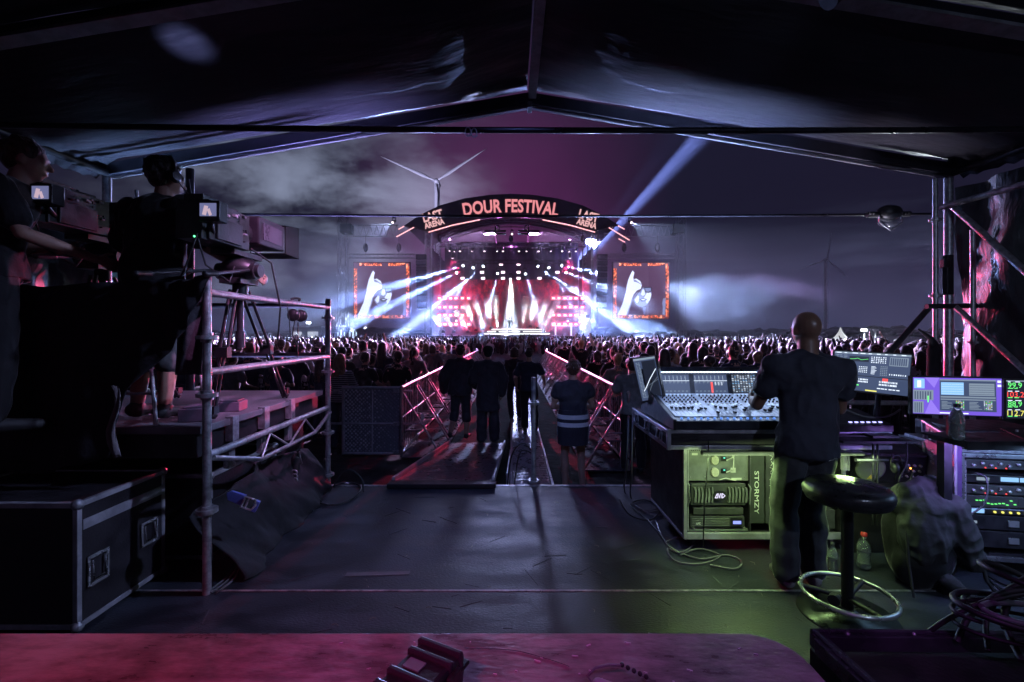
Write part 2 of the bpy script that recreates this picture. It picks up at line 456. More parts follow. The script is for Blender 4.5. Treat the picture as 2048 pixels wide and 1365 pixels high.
def side_screen(x0, label):
    d = DS - .6
    x0_, x1_ = x0, x0 + 111; y0_, y1_ = 526, 637
    a = at(x0_, y1_, d)
    t = thing('video_screen', a, label, 'video screen', 'video screens beside the stage')
    # local picture coordinates 0..1 (u right, v up)
    Wd = 111 * d / FPX
    def P(u, v, k=0): return Vector((a.x + u * Wd, d - .004 * k, a.z + v * Wd))
    m = MB(); m.b2(a.x - .08, a.x + Wd + .08, d + .01, d + .35, a.z - .08, a.z + Wd + .08); m.build('screen_frame', M_BLK, t)
    m = MB(); m.add([P(0, 0), P(1, 0), P(1, 1), P(0, 1)], [(0, 1, 2, 3)]); dsp = m.build('display', M_SCR_BG, t)
    m = MB()
    def strip(u0, v0, u1, v1): m.add([P(u0, v0, 1), P(u1, v0, 1), P(u1, v1, 1), P(u0, v1, 1)], [(0, 1, 2, 3)])
    strip(0, .0, .055, .9); strip(.94, 0, .995, .98); strip(.08, .0, .92, .055); strip(.10, .945, .50, .995); strip(.62, .945, .92, .995)
    m.build('flame_border', M_FLAME, dsp)
    def poly(pts, mat_, k, name):
        mm = MB(); mm.add([P(u, v, k) for u, v in pts], [tuple(range(len(pts)))]); mm.build(name, mat_, dsp)
    # raised arm with pointing finger
    poly([(.07, .055), (.23, .055), (.30, .25), (.36, .43), (.42, .50), (.49, .53), (.51, .60), (.48, .67), (.41, .715), (.36, .70), (.355, .74),
          (.375, .82), (.345, .86), (.315, .81), (.265, .69), (.235, .57), (.225, .48), (.17, .28)], M_SCR_SKIN, 2, 'picture_arm')
    poly([(.36, .70), (.365, .66), (.44, .64), (.50, .60), (.505, .61), (.44, .66), (.40, .69)], M_SCR_MID, 3, 'picture_shade')
    poly([(.23, .055), (.26, .055), (.345, .33), (.335, .39), (.30, .25)], M_SCR_MID, 3, 'picture_shade')
    # face
    poly([(.36, .33), (.39, .27), (.45, .215), (.52, .20), (.60, .24), (.66, .33), (.685, .42), (.68, .53), (.60, .555), (.52, .55), (.49, .50), (.43, .42)], M_SCR_MID, 2, 'picture_face')
    poly([(.55, .37), (.60, .26), (.655, .33), (.68, .42), (.675, .46), (.60, .46)], M_SCR_SKIN, 3, 'picture_cheek')
    poly([(.38, .33), (.42, .27), (.45, .30), (.46, .40), (.43, .41)], M_SCR_SKIN, 3, 'picture_cheek')
    poly([(.46, .345), (.53, .362), (.61, .345), (.57, .305), (.50, .30)], M_SCR_LINE, 4, 'picture_mouth')
    poly([(.49, .335), (.53, .345), (.58, .335), (.54, .325)], M_SCR_SKIN, 5, 'picture_teeth')
    poly([(.49, .43), (.53, .40), (.57, .43), (.55, .52), (.52, .52)], M_SCR_SKIN, 4, 'picture_nose')
    poly([(.55, .56), (.685, .565), (.69, .49), (.63, .455), (.57, .47)], M_SCR_LINE, 5, 'picture_glasses')
    poly([(.565, .545), (.67, .55), (.675, .50), (.63, .475), (.58, .485)], M_SCR_MID, 6, 'picture_glasses_lens')
    poly([(.88, .06), (.93, .06), (.94, .36), (.90, .36), (.875, .28), (.89, .2)], M_SCR_MID, 2, 'picture_hand')
    poly([(.53, .2), (.58, .2), (.57, .07), (.54, .07)], M_SCR_MID, 2, 'picture_neck')
    m = MB(); tr = Vector((a.x + Wd / 2, d + .2, at(0, 512, d).z)); truss(m, tr - Vector((Wd * .62, 0, 0)), tr + Vector((Wd * .62, 0, 0)), .42, .035, .42)
    m.build('hanging_truss', M_TRUSS, t)
    for u in (.2, .8):
        m = MB()
        hx = a.x + Wd * u; m.tube((hx, d + .2, tr.z + .1), (hx, d + .2, at(0, 470, d).z), .02, n=4)
        m.ball((hx, d + .2, at(0, 495, d).z), (.28, .25, .5), 8, 6)
        m.build('chain_hoist', M_DARKMETAL, t)
    return t
side_screen(708, 'square video screen left of the stage showing a pointing hand and face')
side_screen(1227, 'square video screen right of the stage showing a pointing hand and face')

# line arrays
for px, lab in ((843, 'curved black hang of loudspeakers at the left stage edge'), (1204, 'curved black hang of loudspeakers at the right stage edge')):
    t = thing('line_array', at(px, 640, DS - 1), lab, 'loudspeaker array', 'loudspeaker arrays flanking the stage')
    for k in range(9):
        z = at(0, 515 + k * 12, DS - 1)
        mm = MB(); mm.box((at(px, 0, DS - 1).x, DS - 1 + .03 * k * k * .3, z.z), (1.1, .6, .58), (R(-1.2 * k), 0, 0)); mm.build('cabinet', M_BLACKPL, t, bevel=.04)

# ------------------------------------------------------------------ LED wall at the back with red foliage picture
def wall_mat():
    m_ = bpy.data.materials.new('led_wall_red'); m_.use_nodes = True
    t = NT(m_.node_tree); b = m_.node_tree.nodes['Principled BSDF']
    b.inputs['Base Color'].default_value = (.01, .01, .01, 1)
    tcn = t.n('ShaderNodeTexCoord'); mp_ = t.n('ShaderNodeMapping'); mp_.inputs['Scale'].default_value = (1.6, 1, .8)
    t.l(tcn.outputs['Object'], mp_.inputs[0])
    nn = t.n('ShaderNodeTexNoise', i_Scale=1.6, i_Detail=8.0, i_Roughness=.85); t.l(mp_.outputs[0], nn.inputs['Vector'])
    cr = t.n('ShaderNodeValToRGB'); e = cr.color_ramp.elements
    e[0].position = .47; e[0].color = (.012, .002, .012, 1); e[1].position = .74; e[1].color = (1, .22, .16, 1)
    x_ = e.new(.57); x_.color = (.50, .006, .035, 1)
    t.l(nn.outputs['Fac'], cr.inputs[0]); t.l(cr.outputs[0], b.inputs['Emission Color']); b.inputs['Emission Strength'].default_value = .75
    return m_
dW = DS + 9
t = thing('led_wall', at(1022, 668, dW), 'wide video wall at the back of the stage glowing with a red leafy picture', 'video wall')
m = MB(); a = at(925, 664, dW); b = at(1118, 560, dW); m.b2(a.x, b.x, dW, dW + .25, a.z, b.z); m.build('display', wall_mat(), t)
m = MB(); m.b2(a.x - .1, b.x + .1, dW + .26, dW + .6, FLOOR_Z + .01, b.z + .1); m.build('frame', M_BLK, t)

# red blinder panels: columns of square lamps either side
M_BLD = glow('blinder_face', (1.0, .42, .48), 3.5)
M_BLDR = glow('blinder_edge', (1.0, .01, .04), 3.0)
rows_y = (597, 615, 631, 649)
proto = None
nb = 0
for side, xs in ((-1, (879, 890, 901, 912, 925, 937)), (1, (1107, 1118, 1130, 1141, 1152, 1165))):
    for ci, x in enumerate(xs):
        for ri, y in enumerate(rows_y):
            if (ci in ((5,) if side < 0 else (0,))) and ri in (1,): continue
            dd = DS + 3.5 + (.6 * ci if side < 0 else .6 * (5 - ci))
            loc = at(x, y, dd)
            lab = 'square red blinder lamp, %s row, %s column from the %s edge, %s block' % (
                ('first', 'second', 'third', 'lowest')[ri], ('first', 'second', 'third', 'fourth', 'fifth', 'innermost')[ci if side < 0 else 5 - ci],
                'outer', 'left' if side < 0 else 'right')
            if proto is None:
                proto = thing('blinder_lamp', loc, lab, 'stage lamp', 'square red blinders on the stage')
                mm = MB(); mm.box((loc.x, loc.y + .12, loc.z), (.62, .2, .5)); mm.build('housing', M_BLK, proto, bevel=.02)
                mm = MB(); mm.box((loc.x, loc.y - .01, loc.z), (.5, .03, .38)); mm.build('rim', M_BLDR, proto)
                mm = MB(); mm.box((loc.x, loc.y - .04, loc.z), (.34, .03, .22)); mm.build('lamp_face', M_BLD, proto)
            else:
                dup(proto, loc, 0, lab)
# ------------------------------------------------------------------ overhead lighting truss with moving heads
BLUE = (.30, .45, 1.0)
BLUEW = (.42, .56, 1.0)
M_LENS = glow('lamp_lens', (.75, .85, 1.0), 14.0)
M_LENSW = glow('lamp_lens_warm', (1.0, .80, .86), 2.2)
t = thing('lighting_truss', at(1025, 490, DS + 1), 'long black lattice truss over the stage front carrying lamps', 'lighting truss')
m = MB(); truss(m, at(879, 490, DS + 1), at(1171, 490, DS + 1), .5, .04, .55); m.build('lattice', M_DARKMETAL, t)
for px in (880, 1022, 1165):
    m = MB(); p = at(px, 478, DS + 1); m.ball(p, (.28, .25, .45), 8, 6); m.tube(p, p + Vector((0, 0, 3.2)), .02, n=4)
    m.build('chain_hoist', M_DARKMETAL, t)
t2 = thing('lighting_truss', at(1020, 527, DS + 4), 'lower lattice truss deeper in the stage carrying the bright beam lamps', 'lighting truss')
m = MB(); truss(m, at(905, 524, DS + 4), at(1140, 524, DS + 4), .4, .03, .5); m.build('lattice', M_DARKMETAL, t2)

def moving_head(loc, target, label, lens, group, size=.3, energy=0, color=BLUE, ang=5, up=True, lens_on=True, name='moving_head'):
    """yoke lamp: base clamp, yoke, barrel with a lit lens (and its own light)"""
    loc = Vector(loc); d = (Vector(target) - loc).normalized()
    t = thing(name, loc, label, 'stage lamp', group)
    s = size; z = 1 if up else -1
    m = MB(); m.box(loc + Vector((0, 0, z * s * 1.5)), (s * 1.1, s * .9, s * .5)); m.build('base', M_BLK, t, bevel=.02)
    m = MB(); m.box(loc + Vector((0, 0, z * s * 1.32)), (s * 1.4, s * .4, s * .16))
    for sx in (-1, 1): m.box(loc + Vector((sx * s * .62, 0, z * s * .65)), (s * .16, s * .4, s * 1.5))
    m.build('yoke', M_BLK, t)
    m = MB(); m.cap(loc - d * s * .8, loc + d * s * .5, s * .36, s * .5, 10); m.build('barrel', M_BLK, t)
    if lens_on:
        m = MB(); m.tube(loc + d * s * .98, loc + d * s * 1.02, s * .42, n=12); m.build('lens', lens, t)
    if energy:
        spot('beam_light', loc + d * (s * 1.08), target, energy, color, ang, t, blend=.85 if ang < 10 else .5, radius=.05)
    return t
tilts = [(900, 499, 12, 60), (911, 501, 45, 60), (920, 499, 0, 0), (945, 500, 25, 60), (969, 499, 0, 0), (993, 500, -20, 60), (1006, 499, 0, 0), (1038, 499, 0, 0),
         (1054, 500, 15, 60), (1077, 499, 0, 0), (1100, 500, -30, 60), (1124, 499, 0, 0), (1136, 501, -45, 60), (1152, 500, 10, 60)]
onames = ['first', 'second', 'third', 'fourth', 'fifth', 'sixth', 'seventh', 'eighth', 'ninth', 'tenth', 'eleventh', 'twelfth', 'thirteenth', 'fourteenth']
for i, (px, py, tl, _) in enumerate(tilts):
    loc = at(px, py, DS + 1)
    moving_head(loc, loc + Vector((math.sin(R(tl)) * -3, -1.1, -3)), 'black moving lamp under the front truss, %s from the left%s' % (onames[i], '' if tl == 0 else ', tilted aside'),
                M_LENSW, 'moving lamps hanging from the front truss', .27 if tl == 0 else .22, lens_on=True)

# blue-white beams from the lower truss
E0 = 2700000
beams = [  # source px, target px, target distance, energy, angle, colour
    ((929, 531), (650, 612), 37, 1.0, 5.0, BLUE, 'left outermost'),
    ((916, 545), (700, 650), 38, .8, 4.5, BLUE, 'left lower outer'),
    ((969, 531), (790, 678), 42, 1.0, 5.0, BLUEW, 'second from the left end'),
    ((996, 544), (968, 650), 48, .5, 5.0, BLUEW, 'left inner'),
    ((1021, 556), (1021, 668), 48, .3, 15, (.85, .92, 1.0), 'centre'),
    ((1050, 545), (1085, 655), 48, .5, 5.0, BLUEW, 'right inner'),
    ((1073, 531), (1290, 680), 42, .9, 5.5, BLUEW, 'second from the right end'),
    ((1090, 546), (1195, 600), 46, .22, 5.0, BLUEW, 'right lower'),
    ((1120, 531), (1560, 622), 36, .8, 8.5, BLUE, 'right outermost'),
    ((948, 533), (858, 690), 45, .5, 4.0, BLUEW, 'third from the left'),
    ((1096, 533), (1190, 690), 45, .5, 4.0, BLUEW, 'third from the right'),
    ((1130, 545), (1175, 562), 48, .25, 6.0, BLUEW, 'right lower outer'),
]
for s_, t_, td, e_, an, c_, lab in beams:
    src = at(s_[0], s_[1], DS + 3.6)
    moving_head(src, at(t_[0], t_[1], td), 'stage lamp throwing a bright blue-white beam, %s of the lower truss' % lab, M_LENS,
                'beam lamps on the lower truss', .3, E0 * e_, c_, an, name='beam_lamp')
# small pale lamps in rows on the back
M_SML = glow('small_lamp', (1, .72, .85), 3.0)
i = 0
for py, xs in ((529, (1002, 1037)), (545, (964, 1006, 1037, 1115)), (557, (925, 966, 1006, 1037, 1079))):
    for px in xs:
        p = at(px, py, DS + 5); q = thing('strobe_lamp', p, 'small pale strobe lamp, %s in the %s row behind the beams' % (onames[xs.index(px)], {529: 'top', 545: 'middle', 557: 'lower'}[py]), 'stage lamp', 'small strobes behind the beams')
        mm = MB(); mm.box(p, (.42, .1, .24)); mm.build('lamp_face', M_SML, q)
        mm = MB(); mm.box(p + Vector((0, .14, 0)), (.5, .16, .32)); mm.build('housing', M_BLK, q)
# search beam rising behind the roof to the upper right
src = at(1118, 580, 70)
moving_head(src, at(1345, 285, 46), 'powerful sky lamp behind the arched roof throwing a wide blue beam upward', M_LENS, None, .5, E0 * 13.0, (.26, .36, 1.0), 11.5, up=False, name='sky_lamp')
for o_ in bpy.data.objects['sky_lamp'].children:
    if o_.type == 'LIGHT': o_.data.shadow_soft_size = .22

# ------------------------------------------------------------------ smoke
def smoke_mat(name, dens, color, mask, nscale=.35, contrast=(.35, .7), lo=.1, aniso=.0, stretch=(1, 1, 1)):
    """scattering smoke; density from noise x a mask built by mask(t, x, y, z) from object coordinates"""
    m_ = bpy.data.materials.new(name); m_.use_nodes = True; nt_ = m_.node_tree
    nt_.nodes.remove(nt_.nodes['Principled BSDF'])
    t = NT(nt_); pv = t.n('ShaderNodeVolumePrincipled'); out = nt_.nodes['Material Output']
    pv.inputs['Color'].default_value = (*color, 1); pv.inputs['Anisotropy'].default_value = aniso
    pv.inputs['Density Attribute'].default_value = ''
    tcn = t.n('ShaderNodeTexCoord'); mp_ = t.n('ShaderNodeMapping'); mp_.inputs['Scale'].default_value = stretch
    t.l(tcn.outputs['Object'], mp_.inputs[0])
    nn = t.n('ShaderNodeTexNoise', i_Scale=nscale, i_Detail=4.0, i_Roughness=.6, i_Distortion=.6); t.l(mp_.outputs[0], nn.inputs['Vector'])
    d = t.smooth(nn.outputs['Fac'], contrast[0], contrast[1], lo, 1.0)
    sp = t.n('ShaderNodeSeparateXYZ'); t.l(tcn.outputs['Object'], sp.inputs[0])
    mk = mask(t, *sp.outputs)
    if mk is not None: d = t.math('MULTIPLY', d, mk)
    t.l(t.math('MULTIPLY', d, dens), pv.inputs['Density']); t.l(pv.outputs[0], out.inputs['Volume'])
    return m_
def hatmask(t, x, hw, soft):      # 1 inside |x|<hw-soft, 0 outside hw
    return t.smooth(t.math('ABSOLUTE', x), hw, hw - soft)
def big_mask(t, x, y, z):
    a = t.math('MULTIPLY', hatmask(t, x, 29.5, 7), hatmask(t, y, 12.8, 4))
    a = t.math('MULTIPLY', a, t.smooth(t.math('SUBTRACT', z, t.math('MULTIPLY', y, .5)), 10.4, 8.6))
    return t.math('MULTIPLY', a, t.smooth(z, 12.5, 5.0))
sm = MB(); sm.b2(-30, 30, -13, 13, -.6, 13)
smk = bpy.data.objects.new('smoke', sm.mesh('smoke', smoke_mat('stage_smoke', .030, (.80, .85, 1.0), big_mask, .19, (.42, .68), .26, .1)))
COL.objects.link(smk); smk.location = (0, DS - 2, .62); tag(smk, kind='stuff')
tag(smk, 'thin drifting smoke around the stage front that catches the beams')
def puff(c, h, dens, lab, ns=.45):
    def mk(t, x, y, z):
        q = [t.math('POWER', t.math('ABSOLUTE', t.math('DIVIDE', a_, b_)), 2.0) for a_, b_ in zip((x, y, z), h)]
        return t.smooth(t.math('ADD', t.math('ADD', q[0], q[1]), q[2]), 1.0, .1)
    b_ = MB(); b_.b2(-h[0], h[0], -h[1], h[1], -h[2], h[2])
    o_ = bpy.data.objects.new('smoke', b_.mesh('smoke', smoke_mat('smoke_puff', dens, (.70, .80, 1.0), mk, ns, (.42, .66), .05, .1))); COL.objects.link(o_); o_.location = c
    tag(o_, lab, kind='stuff')
puff((20.0, 39.5, 4.6), (9.5, 4.5, 3.0), .045, 'blue-lit smoke cloud right of the right video screen')
puff((12.5, 41.0, 2.6), (8.0, 4.0, 2.5), .08, 'low blue-lit smoke over the crowd on the right')
puff((-12.5, 41.0, 2.8), (7.0, 4.0, 2.7), .07, 'low blue-lit smoke over the crowd on the left')
puff((0, DS + 4.5, 10.6), (9.0, 5.5, 2.3), .035, 'violet smoke under the arched stage roof')

# upright white smoke jets along the stage front, each with its own floor lamp
jets = [  # base px, top px, half width top (m)
    ((887, 661), (864, 630), .30), ((908, 661), (892, 636), .30), ((936, 661), (911, 622), .36), ((952, 658), (929, 604), .42), ((966, 656), (948, 596), .44),
    ((982, 654), (974, 594), .48), ((995, 662), (990, 592), .50), ((1043, 660), (1052, 594), .46), ((1061, 650), (1072, 592), .48), ((1075, 654), (1097, 594), .46),
    ((1087, 660), (1123, 586), .46), ((1103, 661), (1112, 642), .28), ((1160, 661), (1172, 646), .2)]
def jet_mask(L):
    def f(t, x, y, z): return t.smooth(z, L, L * .72)
    return f
names = ['far left', 'second from the left', 'third from the left', 'fourth from the left', 'fifth from the left', 'sixth from the left', 'just left of centre',
         'just right of centre', 'sixth from the right', 'fifth from the right', 'fourth from the right', 'second from the right', 'far right']
_jm = {}
for (b0, t0, hw), nm in zip(jets, names):
    a = at(b0[0], b0[1], DS - .6); b = at(t0[0], t0[1], DS - .6); L = (b - a).length
    q = (b - a).to_track_quat('Z', 'Y')
    key = round(L, 0)
    if key not in _jm: _jm[key] = smoke_mat('jet_smoke_%d' % len(_jm), .9 if L > 2 else .6, (.97, .97, 1), jet_mask(key + .3), .9, (.3, .6), .5)
    mm = MB(); mm.lathe([(.07, 0.02), (.12, .3), (hw * .75, L * .55), (hw, L * .88), (hw * .8, L)], n=14)
    t = thing('smoke_jet', a, 'narrow white column of lit smoke shooting up from the stage front, ' + nm, 'smoke jet', 'white smoke jets on the stage')
    o = bpy.data.objects.new('plume', mm.mesh('plume', _jm[key])); COL.objects.link(o); o.parent = t; o.rotation_euler = q.to_euler()
    mm = MB(); mm.box(a + Vector((0, 0, -.18)), (.36, .36, .2)); mm.lathe([(.13, -.08), (.15, .0)], a, 10); mm.build('nozzle', M_BLK, t)
    spot('jet_light', a + Vector((0, 0, .0)), b, 25000 if L > 2 else 6000, (.96, .97, 1.0), 2 * math.degrees(math.atan(hw * 1.1 / L)) + 1, t, .3, .03)
# pyro-white fountain in the centre
a = at(1022, 666, DS + 3)
def fmask(t, x, y, z):
    r_ = t.math('SQRT', t.math('ADD', t.math('MULTIPLY', x, x), t.math('MULTIPLY', y, y)))
    return t.math('MULTIPLY', t.smooth(r_, 1.6, .5), t.smooth(z, 6.8, 4.6))
mm = MB(); mm.lathe([(1.45, 0), (1.6, 1.5), (1.5, 3.6), (.9, 5.2), (.4, 6.6)], n=20)
t = thing('smoke_jet', a, 'broad brilliant white fountain of smoke in the middle of the stage', 'smoke jet', 'white smoke jets on the stage')
o = bpy.data.objects.new('plume', mm.mesh('plume', smoke_mat('fountain_smoke', .8, (.98, .98, 1), fmask, .7, (.25, .6), .55))); COL.objects.link(o); o.parent = t
spot('jet_light', a + Vector((0, -1.2, -.3)), a + Vector((0, 0, 6)), 45000, (1, .98, 1), 50, t, .3, .1)

# coloured wash lamps of the stage (each with a modelled fixture)
def wash(px, py, d, tgt, e_, col_, ang, lab, r_=.4):
    p = at(px, py, d)
    moving_head(p, tgt, lab, M_LENSW, 'wash lamps of the stage', .3, e_, col_, ang, name='wash_lamp')
wash(905, 512, DS + 2, at(905, 650, DS + 8), 14000, (1, .02, .10), 75, 'red wash lamp over the left blinder block')
wash(1140, 512, DS + 2, at(1140, 650, DS + 8), 14000, (1, .02, .10), 75, 'red wash lamp over the right blinder block')
wash(1022, 480, DS + 3, at(1022, 430, DS - 6), 3500, (.85, .22, .9), 120, 'violet wash lamp lighting the stage roof')
wash(900, 486, DS + 4, at(900, 380, DS + 2), 4000, (.8, .2, .8), 140, 'violet wash lamp at the left of the roof')
wash(1140, 486, DS + 4, at(1140, 380, DS + 2), 4000, (.8, .2, .8), 140, 'violet wash lamp at the right of the roof')
# audience lamps added on the arms and roof: backlight the crowd from above
for x_, tx, c_, e_, lab in ((-12.5, -19, (.50, .62, 1.0), 340000, 'left'), (12.5, 19, (.50, .62, 1.0), 340000, 'right')):
    moving_head((x_, DS - 1.8, 13.9), (tx, DS - 22, 2.0), 'added audience lamp on the %s arm beside the stage roof aimed at the crowd' % lab, M_LENSW, 'added audience lamps beside the roof', .3, e_, c_, 38, name='added_stage_lamp')
M_FLAT = mat('flat_black', (.004, .004, .004), .95, spec=.1)
for s_, lab in ((-1, 'left'), (1, 'right')):       # added flood; its flag plates keep the light off the aisle and the control deck
    p_ = Vector((s_ * 1.5, DS - 2.2, 12.9))
    t = moving_head(p_, p_ + Vector((s_ * 14, -25, -11)), 'added flood lamp with light-blocking flags at the roof centre, the %s one' % lab, M_LENSW, 'added flood lamps at the roof centre', .3, 0, name='added_stage_lamp')
    p_ = p_ + Vector((s_ * 14, -25, -11)).normalized() * .5
    spot('flood_light', p_, p_ + Vector((s_ * 14, -25, -9)), 340000, (.74, .50, 1.0), 88, t, .5, .03)
    q0 = p_ + Vector((-s_ * .10, .1, 0)); q1 = p_ + Vector((s_ * 1.3 * math.tan(R(1.0)), -1.3, 0)); m = MB()
    m.prism([q0 + Vector((0, 0, -1.3)), q1 + Vector((0, 0, -1.3)), q1 + Vector((0, 0, .5)), q0 + Vector((0, 0, .5))], (-s_, 0, 0), .02); m.build('light_flag', M_FLAT, t)
    for za, zb in ((.13, -.385), (-.16, -.66)):      # added upper and lower plate: keep the light off the deck behind and off the smoke below
        m = MB(); m.prism([p_ + Vector((-1.1, .1, za)), p_ + Vector((1.1, .1, za)), p_ + Vector((1.1, -1.3, zb)), p_ + Vector((-1.1, -1.3, zb))], (0, 0, 1 if za > 0 else -1), .015); m.build('light_flag', M_FLAT, t)
moving_head((0, DS - 1.9, 12.6), (0, 14, 0), 'small added audience lamp at the roof centre lighting the aisle', M_LENSW, None, .25, 9000, (.45, .52, 1.0), 26, name='added_stage_lamp')  # extra lamp added to fill the aisle
[setattr(o_.data, 'shadow_soft_size', 1.3) for o_ in bpy.data.objects if o_.type == 'LIGHT' and abs(o_.data.energy - 9000) < 1 and o_.data.spot_size > R(25)]
for px, c_, e_, lab in ((872, (.30, .42, 1.0), 20000, 'left'), (1175, (.30, .42, 1.0), 20000, 'right')):
    p_ = at(px, 640, DS - .5)
    wash(px, 640, DS - .5, (0, 4.5, 3.5), e_, c_, 60, 'low blue wash lamp at the %s edge of the stage front' % lab)

for s_, lab in ((-1, 'left'), (1, 'right')):
    moving_head((-s_ * 6, DS - 1.2, 3.4), (s_ * 1.75, 15, .8), 'red lamp low on the stage front aimed at the %s barrier row' % lab, M_LENSW, 'red lamps low on the stage front', .25, 90000, (1, .05, .14), 9.5, name='wash_lamp')
# performer at the microphone
# (added with the other people)
M_WLINE = glow('white_led_line', (1, .93, .95), 3.0)
t = thing('stage_riser', at(1018, 670, DS - 1), 'low stepped riser edged with white light lines in the middle of the stage', 'riser')
m = MB(); 
for k in range(3):
    a = at(968 + k * 8, 0, DS + k * .8).x; b = at(1098 - k * 8, 0, DS + k * .8).x
    m.b2(a, b, DS - 1 + k * .8, DS + 2.5, FLOOR_Z + .004 + k * .24, FLOOR_Z + .24 * (k + 1))
m.build('steps', M_BLK, t)
m = MB()
for k in range(3):
    a = at(968 + k * 8, 0, DS + k * .8).x; b = at(1098 - k * 8, 0, DS + k * .8).x
    m.b2(a, b, DS - 1.04 + k * .8, DS - 1.0 + k * .8, FLOOR_Z + .17 + .24 * k, FLOOR_Z + .24 * (k + 1))
m.build('light_line', M_WLINE, t)
t = thing('keyboard_stand', at(1127, 670, DS - 1), 'white framed instrument table at the right of the stage', 'instrument table')
m = MB(); a = at(1110, 652, DS - 1); b = at(1143, 670, DS - 1)
m.b2(a.x, b.x, DS - 1.5, DS - .7, a.z - .06, a.z + .06); m.build('table_top', glow('glowing_white', (.9, .85, 1), .8), t)  # table top and legs emit white
m = MB()
for x in (a.x + .05, b.x - .05):
    for y in (DS - 1.45, DS - .75): m.tube((x, y, FLOOR_Z), (x, y, a.z - .06), .05, n=6)
m.build('leg_frame', glow('glowing_white', (.9, .85, 1), .8), t)
# ================================================================== GROUND
M_GRASS = mat('trampled_grass', (.030, .029, .026), .95, var=.7, vscale=1.8, bump=1.0, bscale=6, spec=.15)
def gz(x, y): return .035 * noise.noise(Vector((x * .7, y * .7, 0))) if 4.9 < y < 60 else 0
m = MB()
N = 90
m.grid(120, 120, lambda u, v: Vector(((u - .5) * 60, 3.5 + v * 56, 0)))
gv = m.v
for i, v in enumerate(gv):
    edge = min(v.x + 30, 30 - v.x, v.y - 3.5, 59.5 - v.y)
    if edge > .6: v.z = .03 * noise.noise(Vector((v.x * 1.1, v.y * 1.1, 0))) + .012 * noise.noise(Vector((v.x * 4, v.y * 4, 3))) - .01
m.add([(-1200, -1200, 0), (1200, -1200, 0), (1200, 3.5, 0), (-1200, 3.5, 0), (-1200, 59.5, 0), (1200, 59.5, 0), (1200, 1200, 0), (-1200, 1200, 0), (-30, 3.5, 0), (-30, 59.5, 0), (30, 3.5, 0), (30, 59.5, 0)],
      [(0, 1, 2, 3), (4, 5, 6, 7), (3, 8, 9, 4), (10, 2, 5, 11)])
m.build('ground', M_GRASS)['kind'] = 'structure'
def headset(t, p):
    h = p['head']; lk = p['look'].normalized(); sd = lk.cross(Vector((0, 0, 1))).normalized(); up = sd.cross(lk)
    L = lambda x, y, z: h + sd * x + lk * y + up * z
    m = MB(); m.path([L(math.sin(a) * .115, -.01, .02 + math.cos(a) * .135) for a in [R(-95 + i * 19) for i in range(11)]], .010, 6)
    o = bpy.data.objects.new('headphones', m.mesh('headband', [M_BLACKPL])); COL.objects.link(o); o.parent = t
    for s in (-1, 1):
        m = MB(); m.ball(L(s * .112, -.005, 0), (.024, .04, .045), 12, 8); m.tube(L(s * .125, -.005, 0), L(s * .139, -.005, 0), .03, n=12)
        q = bpy.data.objects.new('ear_cup', m.mesh('ear_cup', [M_DARKMETAL])); COL.objects.link(q); q.parent = o
    m = MB(); m.path([L(.12, 0, -.02), L(.13, .05, -.08), L(.09, .11, -.10), L(.04, .125, -.09)], .004, 5); m.ball(L(.035, .125, -.09), .012, 8, 6)
    q = bpy.data.objects.new('microphone_boom', m.mesh('boom', [M_BLACKPL])); COL.objects.link(q); q.parent = o
# ================================================================== PEOPLE
M_SKIN = mat('skin', (.36, .21, .155), .5, var=.15, vscale=8, spec=.4, sheen=.2)
M_SKIND = mat('skin_brown', (.20, .11, .075), .45, var=.15, vscale=8)
M_HAIR = mat('dark_hair', (.022, .014, .011), .42, var=.4, vscale=30, bump=.8, bscale=60, stretch=(1, 1, .25), sheen=.7)
M_HAIRB = mat('brown_hair', (.07, .035, .02), .42, var=.4, vscale=30, bump=.8, bscale=60, stretch=(1, 1, .25), sheen=.7)
M_HAIRL = mat('blond_hair', (.34, .22, .11), .45, var=.4, vscale=30, bump=.8, bscale=60, stretch=(1, 1, .25), sheen=.7)
def fabric(n, c): return mat(n, c, .85, var=.3, vscale=5, bump=.55, bscale=9, spec=.3, sheen=.5)
M_FBLK, M_FNAVY, M_FGREY, M_FWHITE, M_FRED, M_FOLIVE = (fabric('fabric_black', (.013, .013, .015)), fabric('fabric_navy', (.022, .025, .05)),
    fabric('fabric_grey', (.14, .14, .15)), fabric('fabric_white', (.55, .54, .54)), fabric('fabric_red', (.25, .03, .04)), fabric('fabric_olive', (.07, .07, .045)))
M_FDK = fabric('fabric_charcoal', (.04, .038, .05)); M_DENIM = fabric('denim', (.05, .06, .09)); M_SHOE = mat('white_shoe', (.22, .22, .21), .6, var=.2); M_SHOEB = mat('dark_shoe', (.02, .02, .02), .6)
def stripe_mat():
    m_ = bpy.data.materials.new('striped_knit'); m_.use_nodes = True; t = NT(m_.node_tree); b = m_.node_tree.nodes['Principled BSDF']
    tcn = t.n('ShaderNodeTexCoord'); sp = t.n('ShaderNodeSeparateXYZ'); t.l(tcn.outputs['Object'], sp.inputs[0])
    f = t.smooth(t.math('SINE', t.math('MULTIPLY', sp.outputs[2], 170)), -.2, .2)
    mx = t.n('ShaderNodeMix', data_type='RGBA'); mx.inputs['A'].default_value = (.02, .02, .03, 1); mx.inputs['B'].default_value = (.5, .5, .5, 1)
    t.l(f, mx.inputs['Factor']); t.l(mx.outputs['Result'], b.inputs['Base Color']); b.inputs['Roughness'].default_value = .9
    return m_
M_STRIPE = stripe_mat()

